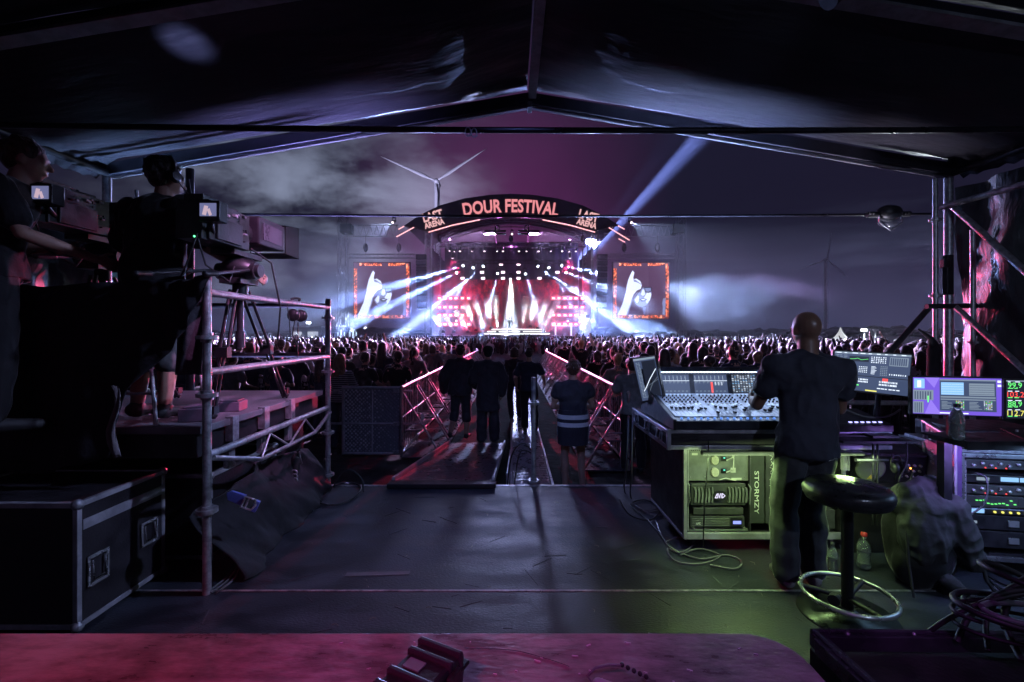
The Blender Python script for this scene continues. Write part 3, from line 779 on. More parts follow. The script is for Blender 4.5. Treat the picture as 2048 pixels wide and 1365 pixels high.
def remesh(mb, voxel, smooth=3, name='body', decimate=0):
    me = mb.mesh('tmp', [], Vector((0, 0, 0))); o = bpy.data.objects.new('tmp', me); COL.objects.link(o)
    r = o.modifiers.new('r', 'REMESH'); r.mode = 'VOXEL'; r.voxel_size = voxel; r.use_smooth_shade = True
    if smooth: s_ = o.modifiers.new('s', 'SMOOTH'); s_.factor = .5; s_.iterations = smooth
    if decimate: d_ = o.modifiers.new('d', 'DECIMATE'); d_.ratio = decimate
    bpy.context.view_layer.update()
    out = bpy.data.meshes.new_from_object(o.evaluated_get(bpy.context.evaluated_depsgraph_get()))
    bpy.data.objects.remove(o); bpy.data.meshes.remove(me)
    out.name = name; out.materials.clear()
    out.polygons.foreach_set('use_smooth', [True] * len(out.polygons)); out.update()
    return out
def folds(me, fn):
    n = len(me.vertices); co = [0.0] * (3 * n); nr = [0.0] * (3 * n)
    me.vertices.foreach_get('co', co); me.vertex_normals.foreach_get('vector', nr)
    for i in range(0, 3 * n, 3):
        d = fn(co[i], co[i + 1], co[i + 2]); co[i] += nr[i] * d; co[i + 1] += nr[i + 1] * d; co[i + 2] += nr[i + 2] * d
    me.vertices.foreach_set('co', co); me.update()
def put(me, name, mats, parent):
    for m_ in (mats if isinstance(mats, (list, tuple)) else [mats]): me.materials.append(m_)
    o = bpy.data.objects.new(name, me); COL.objects.link(o); o.parent = parent; return o

V = Vector
BASE = dict(pel=(0, 0, .95), waist=(0, 0, 1.1), chest=(0, 0, 1.30), neck=(0, -.01, 1.47), head=(0, .02, 1.645), look=(0, 1, 0),
            shL=(-.185, 0, 1.395), elL=(-.25, -.03, 1.13), wrL=(-.24, .1, .90), hpL=(-.09, 0, .92), knL=(-.11, .02, .50), anL=(-.12, -.02, .085), toL=(-.13, .16, .035),
            shR=(.185, 0, 1.395), elR=(.25, -.03, 1.13), wrR=(.24, .1, .90), hpR=(.09, 0, .92), knR=(.11, .02, .50), anR=(.12, -.02, .085), toR=(.13, .16, .035))
def pose(**k):
    p = {a: V(b) for a, b in BASE.items()}
    for a, b in k.items(): p[a] = V(b)
    return p
def hand(mb, wr, el, side, curl=.5, n=6, up=None):
    """palm, four bent fingers of unequal length and a thumb"""
    d = (wr - el).normalized()
    ref = V((side, 0, 0)) if abs(d.x) < .8 else V((0, 0, 1))
    nrm = (ref - d * ref.dot(d)).normalized()        # back of hand faces outward
    ac = d.cross(nrm).normalized()                   # across the palm
    if ac.y < 0: ac = -ac                            # thumb side forward
    for k in (-.5, -.17, .17, .5):
        mb.cap(wr + d * .01, wr + d * .085 + ac * k * .062, .017, .0135, n)
    for k, L in ((-.5, .052), (-.17, .066), (.17, .072), (.5, .064)):
        a = wr + d * .085 + ac * k * .066
        b = a + (d * math.cos(curl * .7) - nrm * math.sin(curl * .7)) * L * .55
        c = b + (d * math.cos(curl * 1.7) - nrm * math.sin(curl * 1.7)) * L * .55
        mb.cap(a, b, .0098, .009, n); mb.cap(b, c, .009, .0075, n)
    a = wr + d * .025 + ac * .03; b = a + (d * .6 + ac * .75 - nrm * .2).normalized() * .04; c = b + (d * .9 + ac * .3 - nrm * .25).normalized() * .032
    mb.cap(a, b, .014, .011, n); mb.cap(b, c, .011, .009, n)
def head_geo(mb, p, face=True, fat=1.0):
    h = p['head']; lk = p['look'].normalized(); sd = lk.cross(V((0, 0, 1))).normalized(); up = sd.cross(lk)
    M = Matrix((sd, lk, up)).transposed()
    L = lambda x, y, z: h + M @ V((x, y, z))
    mb.ball(L(0, -.012, .022), (.078, .099, .098), 16, 12, rot=M); mb.ball(L(0, .022, -.03), (.064, .075, .085), 14, 10, rot=M)
    mb.cap(L(0, .04, -.085), L(0, .055, -.09), .034, .026, 10)
    mb.cap(p['neck'] + V((0, 0, -.05)), L(0, -.01, -.06), .066 * fat, .056 * fat, 12)
    if face:
        mb.cap(L(0, .093, .0), L(0, .112, -.03), .010, .015, 8); mb.cap(L(-.02, .088, -.065), L(.02, .088, -.065), .010, .010, 8)
        for s in (-1, 1):
            mb.ball(L(s * .08, -.004, -.008), (.011, .02, .034), 8, 6, rot=M); mb.cap(L(s * .015, .09, .022), L(s * .045, .078, .024), .010, .009, 8)
            mb.ball(L(s * .032, .082, .0), (.014, .01, .01), 8, 6, rot=M)
def hair_geo(mb, p, style):
    h = p['head']; lk = p['look'].normalized(); sd = lk.cross(V((0, 0, 1))).normalized(); up = sd.cross(lk); M = Matrix((sd, lk, up)).transposed()
    L = lambda x, y, z: h + M @ V((x, y, z))
    if style == 'bald': return
    mb.ball(L(0, -.022, .036), (.088, .104, .098), 16, 12, rot=M); mb.ball(L(0, -.05, -.005), (.08, .065, .075), 12, 8, rot=M)
    if style in ('short', 'curly'):
        r_ = random.Random(5)
        for i in range(26 if style == 'short' else 60):
            a = r_.uniform(0, 6.28); e = r_.uniform(-.25, 1.4); k = .098 if style == 'short' else .11
            mb.ball(L(math.cos(a) * math.cos(e) * .085, -.03 + math.sin(a) * math.cos(e) * k, .035 + math.sin(e) * .092), r_.uniform(.016, .026) * (1 if style == 'short' else 1.25), 6, 4)
    if style in ('long', 'longw'):
        w_ = .085 if style == 'long' else .105
        for i in range(9):
            a = R(-75 + i * 18.75) ; x = math.sin(a) * w_; y = -.03 - math.cos(a) * .07
            mb.cap(L(x * .8, y, .04), L(x, y - .01, -.13), .03, .03, 8)
            mb.path([L(x, y - .01, -.13), L(x * 1.1, y - .03, -.22), L(x * (1.1 + .1 * (i % 2)), y - .03, -.30 - .03 * (i % 3))], [.03, .028, .012], 7)
    if style == 'bob':
        for i in range(9):
            a = R(-85 + i * 21); x = math.sin(a) * .09; y = -.03 - math.cos(a) * .065; mb.cap(L(x * .9, y, .04), L(x, y, -.10), .032, .03, 8)
    if style == 'bun':
        mb.ball(L(.0, -.05, .15), (.05, .05, .042), 10, 8, rot=M)
    if style == 'pony':
        mb.path([L(0, -.11, .06), L(0, -.16, .04), L(0, -.17, -.06), L(.01, -.15, -.17), L(.015, -.13, -.24)], [.02, .032, .034, .026, .008], 8)
    if style == 'cap':
        mb.lathe([(.096, 0), (.098, .045), (.08, .09), (.04, .115), (.001, .12)], L(0, -.01, .025), 14, axis=M); mb.ball(L(0, .12, .035), (.065, .06, .008), 10, 6, rot=M)
    if style == 'hat':
        mb.lathe([(.15, -.03), (.145, -.012), (.098, .02), (.09, .08), (.06, .1), (.001, .105)], L(0, -.01, .035), 16, axis=M)
def torso_geo(mb, p, f=1.0, k=0.0, arms=True, sleeve=.55, n=12, hem=None):
    pe, wa, ch, ne = p['pel'], p['waist'], p['chest'], p['neck']
    def ell(c, rx, ry, rz): mb.ball(c, (rx * f + k, ry * f + k, rz + k), n + 4, n - 2)
    sh = (p['shR'] - p['shL']); ang = math.atan2(sh.y, sh.x); M = Matrix.Rotation(ang, 3, 'Z')
    def e2(c, rx, ry, rz): mb.ball(c, (rx * f + k, ry * f + k, rz + k), n + 4, n - 2, rot=M)
    e2(ch + V((0, 0, .03)), .172, .118, .16); e2(ch.lerp(wa, .55), .152, .108, .15); e2(wa.lerp(pe, .35), .150, .108, .14)
    if hem is None: e2(pe, .165, .120, .12)
    else:       # loose straight-hanging garment down to a level hem
        hz = pe.z - hem; vs = []; N_ = 28
        secs = [(ch + V((0, 0, .05)), .150, .100), (ch.lerp(wa, .5), .158, .112), (wa.lerp(pe, .3), .158, .116), (pe + V((0, 0, .03)), .166, .122), (V((pe.x, pe.y, hz)), .172, .126)]
        for c_, rx, ry in secs:
            for i in range(N_):
                a_ = 2 * math.pi * i / N_; vs.append(c_ + M @ V((math.cos(a_) * (rx * f + k), math.sin(a_) * (ry * f + k), 0)))
        fs = [(j * N_ + i, j * N_ + (i + 1) % N_, (j + 1) * N_ + (i + 1) % N_, (j + 1) * N_ + i) for j in range(4) for i in range(N_)]
        fs = [tuple(reversed(q)) for q in fs] + [tuple(range(N_)), tuple(reversed(range(4 * N_, 5 * N_)))]
        mb.add(vs, fs)
    for s in ('L', 'R'):
        S_ = p['sh' + s]; mb.cap(ne + V((0, 0, -.03)), S_ + V((0, 0, -.006)), .052 + k, .056 * f + k, n)
        mb.cap(ch + (S_ - ch) * .5 + V((0, 0, -.04)), S_ + V((0, 0, -.02)), .10 * f + k, .062 * f + k, n)
        if arms:
            E_ = p['el' + s]; mb.cap(S_, S_.lerp(E_, sleeve), .06 * f + k, (.052 + .012) * f + k, n)
            if sleeve >= 1: mb.cap(E_, E_.lerp(p['wr' + s], .93), .052 * f + k, .038 * f + k, n)
def arm_geo(mb, p, s, f=1, n=10, curl=.5, fingers=True):
    S_, E_, W_ = p['sh' + s], p['el' + s], p['wr' + s]
    mb.cap(S_, E_, .052 * f, .040 * f, n); mid = E_.lerp(W_, .3); mb.cap(E_, mid, .040 * f, .042 * f, n); mb.cap(mid, W_, .042 * f, .026, n)
    if fingers: hand(mb, W_, E_, -1 if s == 'L' else 1, curl, 6)
    else: mb.cap(W_, W_ + (W_ - E_).normalized() * .10, .034, .026, 8)
def leg_geo(mb, p, s, f=1, k=0, n=10, to=1.0, loose=0.0):
    H, K, A = p['hp' + s], p['kn' + s], p['an' + s]
    mb.cap(H, K, .092 * f + k, .058 * f + k + loose * .5, n)
    if to > .5:
        c = K.lerp(A, .3); e = K.lerp(A, (to - .5) * 2)
        mb.cap(K, c, .056 * f + k + loose * .5, .060 * f + k + loose * .7, n); mb.cap(c, e, .060 * f + k + loose * .7, .038 * f + k + loose, n)
def foot_geo(mb, p, s, k=0):
    A, T = p['an' + s], p['to' + s]; d = (T - A); d.z = 0; d.normalize()
    mb.cap(A + V((0, 0, -.03)) - d * .03, T - d * .03, .042 + k, .033 + k, 8); mb.ball(T, (.043 + k, .043 + k, .028 + k), 8, 6); mb.cap(A, A + V((0, 0, -.045)), .04 + k, .04 + k, 8)
def flat_soles(me, z=0.0):
    for v in me.vertices:
        if v.co.z < z: v.co.z = z

def person(label, loc, rz, p, hair='short', hair_m=None, top_m=None, leg_m=None, shoe_m=None, skin_m=None, sleeve=.6, voxel=.011, h=1.0, group=None,
           shorts=False, top_k=.014, loose=.018, extra=None, f=1.0, hem=.06, curl=.5, cat='person', bare_legs=False):
    t = thing('person', loc, label, cat, group, rz)
    t.scale = (h, h, h)
    mb = MB(); head_geo(mb, p); torso_geo(mb, p, f * .97, 0)
    for s in 'LR': arm_geo(mb, p, s, f, curl=curl); leg_geo(mb, p, s, f)
    if not shoe_m:
        for s in 'LR': foot_geo(mb, p, s, -.006)
    me = remesh(mb, min(voxel, .0095), 2); put(me, 'body', skin_m or M_SKIN, t)
    if hair != 'bald':
        mb = MB(); hair_geo(mb, p, hair); put(remesh(mb, .009, 1), {'cap': 'cap', 'hat': 'hat'}.get(hair, 'hair'), hair_m or M_HAIR, t)
    mb = MB(); torso_geo(mb, p, f, top_k, True, sleeve, hem=hem)
    tm = remesh(mb, voxel, 3)
    folds(tm, lambda x, y, z: noise.noise(V((x * 7 + z * 3, y * 7, z * 3.2))) * .018 + (.25 - abs(noise.noise(V((x * 10 + z * 4, y * 12, z * 6 - x * 5))))) * .020 + .002)
    top_o = put(tm, 'shirt', top_m or M_FBLK, t)
    if not bare_legs:
        mb = MB(); mb.ball(p['pel'] + V((0, 0, -.02)), (.168 * f + .006, .125 * f + .006, .12), 14, 10)
        for s in 'LR': leg_geo(mb, p, s, f, .010, to=.56 if shorts else .985, loose=loose)
        lm = remesh(mb, voxel, 3)
        folds(lm, lambda x, y, z: noise.noise(V((x * 9, y * 9, z * 11))) * .011 + .003)
        put(lm, 'shorts' if shorts else 'trousers', leg_m or M_FBLK, t)
    if shoe_m:
        for s in 'LR':
            mb = MB(); foot_geo(mb, p, s, .004); fm = remesh(mb, .008, 2); flat_soles(fm, .004); put(fm, 'shoe', shoe_m, t)
    if extra: extra(t, p, top_o)
    return t

# ---- one crowd figure: a single mesh with zones (skin, hair, top, legs)
def crowd_mesh(name, p, hair, voxel=.026, sleeve=.55, f=1.0, phone=False):
    prims = []
    zones = []
    for tagn, fn in (('skin', lambda b: (head_geo(b, p, True), [arm_geo(b, p, s, f, 8, fingers=False) for s in 'LR'])), ('hair', lambda b: hair_geo(b, p, hair)),
                     ('top', lambda b: torso_geo(b, p, f, .012, True, sleeve, 8)), ('legs', lambda b: [leg_geo(b, p, s, f, .014, 8) for s in 'LR'] + [foot_geo(b, p, s) for s in 'LR'])):
        b = MB(); fn(b); zones.append(b)
    allb = MB()
    for z in zones: allb.add(z.v, z.f)
    me = remesh(allb, voxel, 1, name)
    from mathutils.kdtree import KDTree
    pts = [(v, i) for i, z in enumerate(zones) for v in z.v]
    kd = KDTree(len(pts))
    for k, (v, i) in enumerate(pts): kd.insert(v, k)
    kd.balance()
    idx = [pts[kd.find(pl.center)[1]][1] for pl in me.polygons]
    for m_ in (M_SKIN, M_HAIR, M_FBLK, M_FNAVY): me.materials.append(m_)
    me.polygons.foreach_set('material_index', idx); me.update()
    return me
up2 = dict(elL=(-.30, .12, 1.62), wrL=(-.24, .18, 1.86), elR=(.30, .12, 1.62), wrR=(.22, .2, 1.88))
upR = dict(elR=(.28, .16, 1.55), wrR=(.20, .26, 1.80))
cross = dict(elL=(-.27, .06, 1.14), wrL=(-.03, .22, 1.16), elR=(.27, .06, 1.14), wrR=(.03, .24, 1.12))
side = dict(elL=(-.30, .05, 1.15), wrL=(-.22, .2, 1.05), elR=(.30, .0, 1.17), wrR=(.28, .22, 1.10))
crowd_kinds = [  # words, mesh
    ('with short hair', crowd_mesh('crowd_short', pose(**side), 'short')),
    ('with long loose hair', crowd_mesh('crowd_long', pose(**cross), 'long', f=.9)),
    ('wearing a cap', crowd_mesh('crowd_cap', pose(**cross), 'cap')),
    ('with hair in a bun', crowd_mesh('crowd_bun', pose(**side), 'bun', f=.88)),
    ('with curly hair', crowd_mesh('crowd_curly', pose(**cross), 'curly')),
    ('in a brimmed hat', crowd_mesh('crowd_hat', pose(**side), 'hat')),
    ('with a ponytail', crowd_mesh('crowd_pony', pose(**cross), 'pony', f=.9)),
    ('broad, with cropped hair', crowd_mesh('crowd_broad', pose(**side), 'short', f=1.16)),
    ('with both arms raised', crowd_mesh('crowd_up', pose(**up2), 'short')),
    ('raising one hand', crowd_mesh('crowd_hand', pose(**upR), 'short')),
    ('with shoulder-length hair', crowd_mesh('crowd_bob', pose(**side), 'bob', f=.92)),
]
cum = (.24, .38, .47, .54, .60, .63, .70, .86, .895, .93, 1.0)
tops = [('black', M_FBLK, .34), ('navy', M_FNAVY, .18), ('grey', M_FGREY, .18), ('white', M_FWHITE, .14), ('red', M_FRED, .06), ('olive', M_FOLIVE, .10)]
hairs = [('dark', M_HAIR, .55), ('brown', M_HAIRB, .28), ('fair', M_HAIRL, .17)]
def pick(r_, table):
    x = r_.random(); a = 0
    for row in table:
        a += row[2]
        if x <= a: return row
    return table[0]
cr = random.Random(23)
spots = []
y = 7.9
keepout = [(-3.05, 8.0), (1.75, 6.6)]
row_i = 0
while y < 44.5:
    half = 1.16 * y + 1.0
    step = .66 if y < 20 else .78
    x = -min(half, 26) + cr.uniform(0, .4)
    while x < min(half, 26):
        xx = x + cr.uniform(-.2, .2); yy = y + cr.uniform(-.26, .26); x += step * cr.uniform(.88, 1.35)
        fl = 1.95 if y < 27.5 else 0
        if abs(xx) < fl: continue
        if xx < 0 and yy < 8.3 and xx > -3.6: continue
        if xx > 0 and yy > 14 and xx > 13 + (yy - 14) * .35 and cr.random() < .8: continue
        if any((xx - a) ** 2 + (yy - b) ** 2 < .3 for a, b in keepout): continue
        spots.append((yy, xx, row_i))
    y += .70 if y < 20 else .80
    row_i += 1
spots.sort()
def seen(yy, xx):   # roughly: not hidden behind the desk, the camera riser cloth or the standing man
    px = PX0 + xx / yy * FPX
    return 425 < px < 1870 and not (1520 < px < 1690 and yy < 40)
near = [s for s in spots if seen(s[0], s[1])][:285]
nearset = set(near)
far = [s for s in spots if s not in nearset and (seen(s[0], s[1]) or s[0] > 9)]
bank = []
used = {}
for n_, (yy, xx, _) in enumerate(near):
    x = cr.random(); k = next(i for i, c in enumerate(cum) if x <= c)
    if k in (8, 9) and yy < 9.5: k = 0
    words, me = crowd_kinds[k]
    tn, tm_, _w = pick(cr, tops); hn, hm, _w = pick(cr, hairs)
    o = bpy.data.objects.new('person', me); COL.objects.link(o)
    o.location = (xx, yy, 0); o.rotation_euler = (0, 0, R(cr.uniform(-28, 28)) - math.atan2(-xx, 50 - yy) * -0.6); o.scale = (1, 1, cr.uniform(.90, 1.05))
    s_ = cr.uniform(.93, 1.05); o.scale = (s_, s_, s_ * cr.uniform(.95, 1.03))
    capm = k in (2, 5)
    sk = M_SKIND if cr.random() < .15 else M_SKIN
    for sl, m_ in ((0, sk), (1, (M_FBLK if hn == 'dark' else M_FGREY) if capm else hm), (2, tm_), (3, M_DENIM if cr.random() < .5 else M_FBLK)):
        o.material_slots[sl].link = 'OBJECT'; o.material_slots[sl].material = m_
    side_w = 'left' if xx < 0 else 'right'
    dist = 'front rows' if yy < 10 else ('middle rows' if yy < 13 else 'farther rows')
    words = words.replace('broad, with cropped hair', 'with broad back')
    hw_ = words if capm or k == 8 or k == 9 else words.replace('with ', 'with %s ' % hn, 1) if 'hair' in words and 'broad' not in words else words
    tag(o, 'concertgoer %s, %s top, %s %s of aisle' % (hw_, tn, dist, side_w), 'person', 'concertgoers standing with their backs to the camera')
    used.setdefault(o['label'], []).append(o)
    bank.append(o)
ordw = ['nearest', 'second nearest', 'third nearest', 'fourth nearest', 'fifth nearest', 'sixth nearest', 'seventh nearest', 'eighth nearest', 'ninth nearest', 'tenth nearest',
        'eleventh nearest', 'twelfth nearest', 'thirteenth nearest', 'fourteenth nearest', 'fifteenth nearest']
for lab, os_ in used.items():
    if len(os_) > 1:
        for i, o in enumerate(os_):
            o['label'] = '%s %s' % (ordw[min(i, 14)], lab)
# the rest of the crowd reads as one mass
def lowfig(kind):
    b = MB()
    b.ball((0, 0, 1.64), (.085, .10, .115), 8, 6, mi=1); b.cap((0, 0, 1.40), (0, 0, 1.56), .06, .05, 6)
    b.ball((0, 0, 1.25), (.21, .13, .22), 10, 6); b.ball((0, 0, 1.0), (.17, .12, .25), 8, 5)
    if kind == 1:
        for s in (-1, 1): b.cap((s * .19, 0, 1.4), (s * .26, .1, 1.66), .05, .04, 6); b.cap((s * .26, .1, 1.66), (s * .2, .14, 1.95), .04, .03, 6)
    if kind == 2: b.cap((.19, 0, 1.4), (.25, .12, 1.62), .05, .04, 6); b.cap((.25, .12, 1.62), (.17, .2, 1.9), .04, .03, 6)
    if kind == 3: b.ball((0, -.03, 1.55), (.10, .08, .2), 8, 6, mi=1)
    return b
lows = [lowfig(k) for k in range(4)]
mm = MB(); vs_, fs_, mi_ = [], [], []
for (yy, xx, _) in far:
    x = cr.random(); b = lows[0 if x < .68 else 3 if x < .86 else 2 if x < .94 else 1]
    s_ = cr.uniform(.92, 1.06); a = cr.uniform(-.5, .5); ca, sa = math.cos(a) * s_, math.sin(a) * s_; k = len(vs_)
    tm_ = cr.choice((0, 0, 2, 3, 4, 5)); hm = cr.choice((1, 1, 6))
    vs_.extend((xx + v.x * ca - v.y * sa, yy + v.x * sa + v.y * ca, v.z * s_) for v in b.v)
    for f_, i_ in zip(b.f, b.mi): fs_.append(tuple(q + k for q in f_)); mi_.append(hm if i_ else tm_)
me = bpy.data.meshes.new('crowd'); me.from_pydata(vs_, [], fs_)
for m_ in (M_FBLK, M_HAIR, M_FGREY, M_FNAVY, M_FWHITE, M_FOLIVE, M_HAIRB): me.materials.append(m_)
me.polygons.foreach_set('material_index', mi_); me.polygons.foreach_set('use_smooth', [True] * len(fs_)); me.update()
o = bpy.data.objects.new('crowd', me); COL.objects.link(o); tag(o, 'distant packed crowd reaching up to the stage', kind='stuff')

# ---- people with their own look
def aisle(px, d): return (px - PX0) / FPX * d
person('sound engineer with a bald head in a dark T-shirt standing at the mixing console', (1.845, 2.92, .42), R(-4),
       pose(pel=(.05, .0, .93), waist=(.07, .02, 1.09), chest=(.08, .05, 1.29), neck=(.085, .06, 1.475), head=(.085, .085, 1.635), look=(-.1, 1, -.12),
            shL=(-.115, .05, 1.40), elL=(-.185, .17, 1.13), wrL=(-.12, .40, 1.13), shR=(.275, .03, 1.38), elR=(.325, .13, 1.11), wrR=(.34, .38, 1.11),
            hpL=(-.04, 0, .90), knL=(-.085, .03, .49), anL=(-.10, -.03, .085), toL=(-.075, .14, .035), hpR=(.13, 0, .90), knR=(.095, .05, .48), anR=(.085, .0, .085), toR=(.15, .17, .035)),
       'bald', top_m=fabric('tshirt_navy', (.040, .042, .058)), leg_m=fabric('trousers_charcoal', (.045, .047, .05)), shoe_m=M_SHOE, skin_m=M_SKIND, sleeve=.52, voxel=.010, h=1.0, top_k=.018, loose=.026, f=1.0, hem=.09)
def vest(t, p, top_o):
    for z in (.905, 1.005):
        b = MB()
        b.lathe([(.212, z), (.214, z + .012), (.213, z + .045), (.211, z + .055)], (0, 0, 0), 28)
        b.v = [V((v.x, v.y * .76, v.z)) for v in b.v]
        me = b.mesh('stripe', [mat('reflective_tape', (.75, .75, .75), .4, var=.1)]); o = bpy.data.objects.new('reflective_stripe', me); COL.objects.link(o); o.parent = t
    b = MB(); b.lathe([(.205, .66), (.212, .80), (.21, 1.0), (.19, 1.12)], (0, 0, 0), 30)
    for i, v in enumerate(b.v): v.y *= .75; v.x *= 1 + .02 * math.sin(i * 1.7)
    o = bpy.data.objects.new('tabard_skirt', b.mesh('tabard', [M_FDK])); COL.objects.link(o); o.parent = t
person('young woman with tied-up curly hair, dark tabard with two reflective stripes and bare legs', (aisle(1146, 5.8), 5.8, 0), R(3),
       pose(elL=(-.27, .02, 1.15), wrL=(-.10, .2, 1.12), elR=(.27, .03, 1.15), wrR=(.12, .2, 1.10), anL=(-.10, 0, .085), anR=(.13, 0, .085), toL=(-.11, .17, .035), toR=(.17, .17, .035), look=(.1, 1, 0)),
       'curly', M_HAIRB, M_FDK, None, M_SHOEB, M_SKIN, .25, h=.955, top_k=.035, f=.94, hem=.02, extra=vest, bare_legs=True)
person('heavy-set man in a dark jacket and shorts walking on the ramp', (aisle(921, 8.5), 8.5, .08), R(-8),
       pose(elL=(-.31, -.05, 1.14), wrL=(-.33, .05, .90), elR=(.31, .05, 1.15), wrR=(.30, .22, 1.0), anL=(-.16, -.12, .12), toL=(-.17, .05, .04)),
       'short', M_HAIR, M_FDK, M_FDK, M_SHOEB, sleeve=1.0, h=.985, top_k=.045, f=1.12, shorts=True, hem=.12)
person('person in a long black coat and wide black trousers standing on the ramp', (aisle(976, 8.4), 8.4, .03), R(6),
       pose(elL=(-.28, .04, 1.14), wrL=(-.2, .2, 1.02), elR=(.28, .04, 1.14), wrR=(.26, .1, .88)), 'cap', M_FBLK, M_FDK, M_FDK, M_SHOEB, sleeve=1.0, h=1.0, top_k=.045, loose=.05, hem=.36)
person('slim woman with shoulder-length dark hair walking along the aisle track', (aisle(1029, 10.8), 10.8, 0), R(0),
       pose(elL=(-.24, .06, 1.15), wrL=(-.12, .22, 1.1), elR=(.24, .02, 1.15), wrR=(.2, .15, .95), anL=(-.07, -.16, .13), toL=(-.08, -.01, .04)), 'bob', M_HAIR, M_FDK, M_FDK, M_SHOEB, sleeve=1.0, h=.97, f=.9)
person('man in dark clothes stepping along the aisle track beside a woman', (aisle(1058, 9.3), 9.3, 0), R(-5),
       pose(elL=(-.28, -.05, 1.15), wrL=(-.27, .12, .95), elR=(.30, .0, 1.17), wrR=(.32, .2, 1.05), anL=(-.07, -.2, .17), toL=(-.08, -.07, .06), knL=(-.1, .08, .5)), 'short', M_HAIR, M_FNAVY, M_FBLK, M_SHOEB, sleeve=.6, h=.985)
person('person with long fair hair in a striped jumper beside the metal gate', (-3.02, 8.0, 0), R(-12), pose(**cross), 'longw', M_HAIRL, M_STRIPE, M_DENIM, M_SHOEB, sleeve=1.0, h=.95, f=.95)
person('steward in a white T-shirt leaning on the barrier just left of the console', (1.78, 6.7, 0), R(-10), pose(chest=(0, .06, 1.29), neck=(0, .1, 1.45), head=(0, .15, 1.61), elL=(-.28, .1, 1.16), wrL=(-.2, .3, 1.15), elR=(.29, .1, 1.16), wrR=(.2, .32, 1.15), shL=(-.19, .07, 1.4), shR=(.19, .07, 1.4)),
       'short', M_HAIR, M_FGREY, M_FBLK, M_SHOEB, sleeve=.6, h=.96)
person('camera operator with headphones and dark curly hair behind the nearer broadcast camera', (-2.40, 3.05, 1.47), R(-14),
       pose(chest=(0, .02, 1.30), neck=(.02, .04, 1.47), head=(.03, .07, 1.64), look=(.25, 1, -.05), shL=(-.2, 0, 1.41), elL=(-.29, .04, 1.14), wrL=(-.2, .25, 1.07), shR=(.2, .03, 1.41), elR=(.30, .14, 1.17), wrR=(.43, .37, 1.03)),
       'curly', M_HAIR, M_FBLK, fabric('grey_shorts', (.1, .1, .1)), M_SHOEB, sleeve=.7, voxel=.0095, h=.985, top_k=.03, f=1.05, shorts=True, hem=.1,
       extra=lambda t, p, o: headset(t, p))
person('camera operator in a black T-shirt seen in profile at the far left edge', (-2.98, 2.62, 1.47), R(-40),
       pose(chest=(0, .04, 1.28), neck=(.02, .08, 1.45), head=(.03, .13, 1.61), look=(.35, 1, -.1), shL=(-.2, 0, 1.4), elL=(-.28, .1, 1.13), wrL=(-.1, .3, 1.1), elR=(.24, .1, 1.14), wrR=(.16, .42, 1.04)),
       'short', M_HAIRB, M_FBLK, M_FBLK, M_SHOEB, sleeve=.66, voxel=.0095, h=.985, top_k=.02)
person('performer standing at a microphone stand in the middle of the stage', (aisle(1020, DS), DS + 1.2 - 2.0, FLOOR_Z + .26), R(180), pose(wrR=(.05, .22, 1.35), elR=(.24, .1, 1.2)), 'short', M_HAIR, M_FBLK, M_FBLK, M_SHOEB, voxel=.03)
# ================================================================== TENT over the control area, deck, scaffolding
DK = .42                                   # deck height
def rel(x, y, z): return Vector((x, y, CAM_H + z))
M_DECK = mat('black_deck_panel', (.020, .024, .034), .50, var=.5, vscale=2.2, bump=.2, bscale=55, stretch=(1, 2.2, 1), spec=.55)
M_EDGE = mat('worn_edge_strip', (.42, .42, .44), .45, .6, var=.5, vscale=14)
M_PVC = mat('black_pvc_sheet', (.034, .033, .042), .40, var=.12, vscale=9, bump=.5, bscale=5, stretch=(.5, 2.4, 1), spec=.5)
M_PVCW = mat('side_pvc_sheet', (.05, .056, .058), .38, var=.4, vscale=2.0, bump=.7, bscale=9, stretch=(1, 2.2, .5), spec=.5)

dk = thing('deck', (0, 2.0, 0), 'low black platform of smooth panels under the control tent', 'platform')
dk['kind'] = 'structure'
m = MB(); m.b2(-6.2, 6.2, -2.5, 2.842, .30, DK); m.build('deck_panel', M_DECK, dk)
m = MB(); m.b2(-6.2, 6.2, 2.862, 4.80, .30, DK); m.build('deck_panel', M_DECK, dk)
m = MB(); m.b2(-6.2, 6.2, 2.845, 2.859, .31, DK + .003); m.build('joint_strip', M_EDGE, dk)
m = MB(); m.b2(-6.2, 6.2, 4.803, 4.845, .30, DK + .004); m.build('front_edge_strip', M_EDGE, dk)
m = MB(); m.b2(-6.2, 6.2, 4.6, 4.80, .0, .298); m.build('skirt', M_CLOTH, dk)
# litter of dry grass bits on the deck
r_ = random.Random(3); m = MB()
for i in range(46):
    x, y = r_.uniform(-1.6, 1.9), r_.uniform(1.7, 4.6); a = r_.uniform(0, 3.1); l = r_.uniform(.008, .028)
    m.path([(x, y, DK + .003), (x + math.cos(a) * l, y + math.sin(a) * l, DK + .006), (x + math.cos(a + .5) * l * 2, y + math.sin(a + .5) * l * 2, DK + .003)], .0012, 3)
m.build('litter', mat('straw', (.4, .36, .28), .8)); bpy.data.objects['litter']['kind'] = 'stuff'

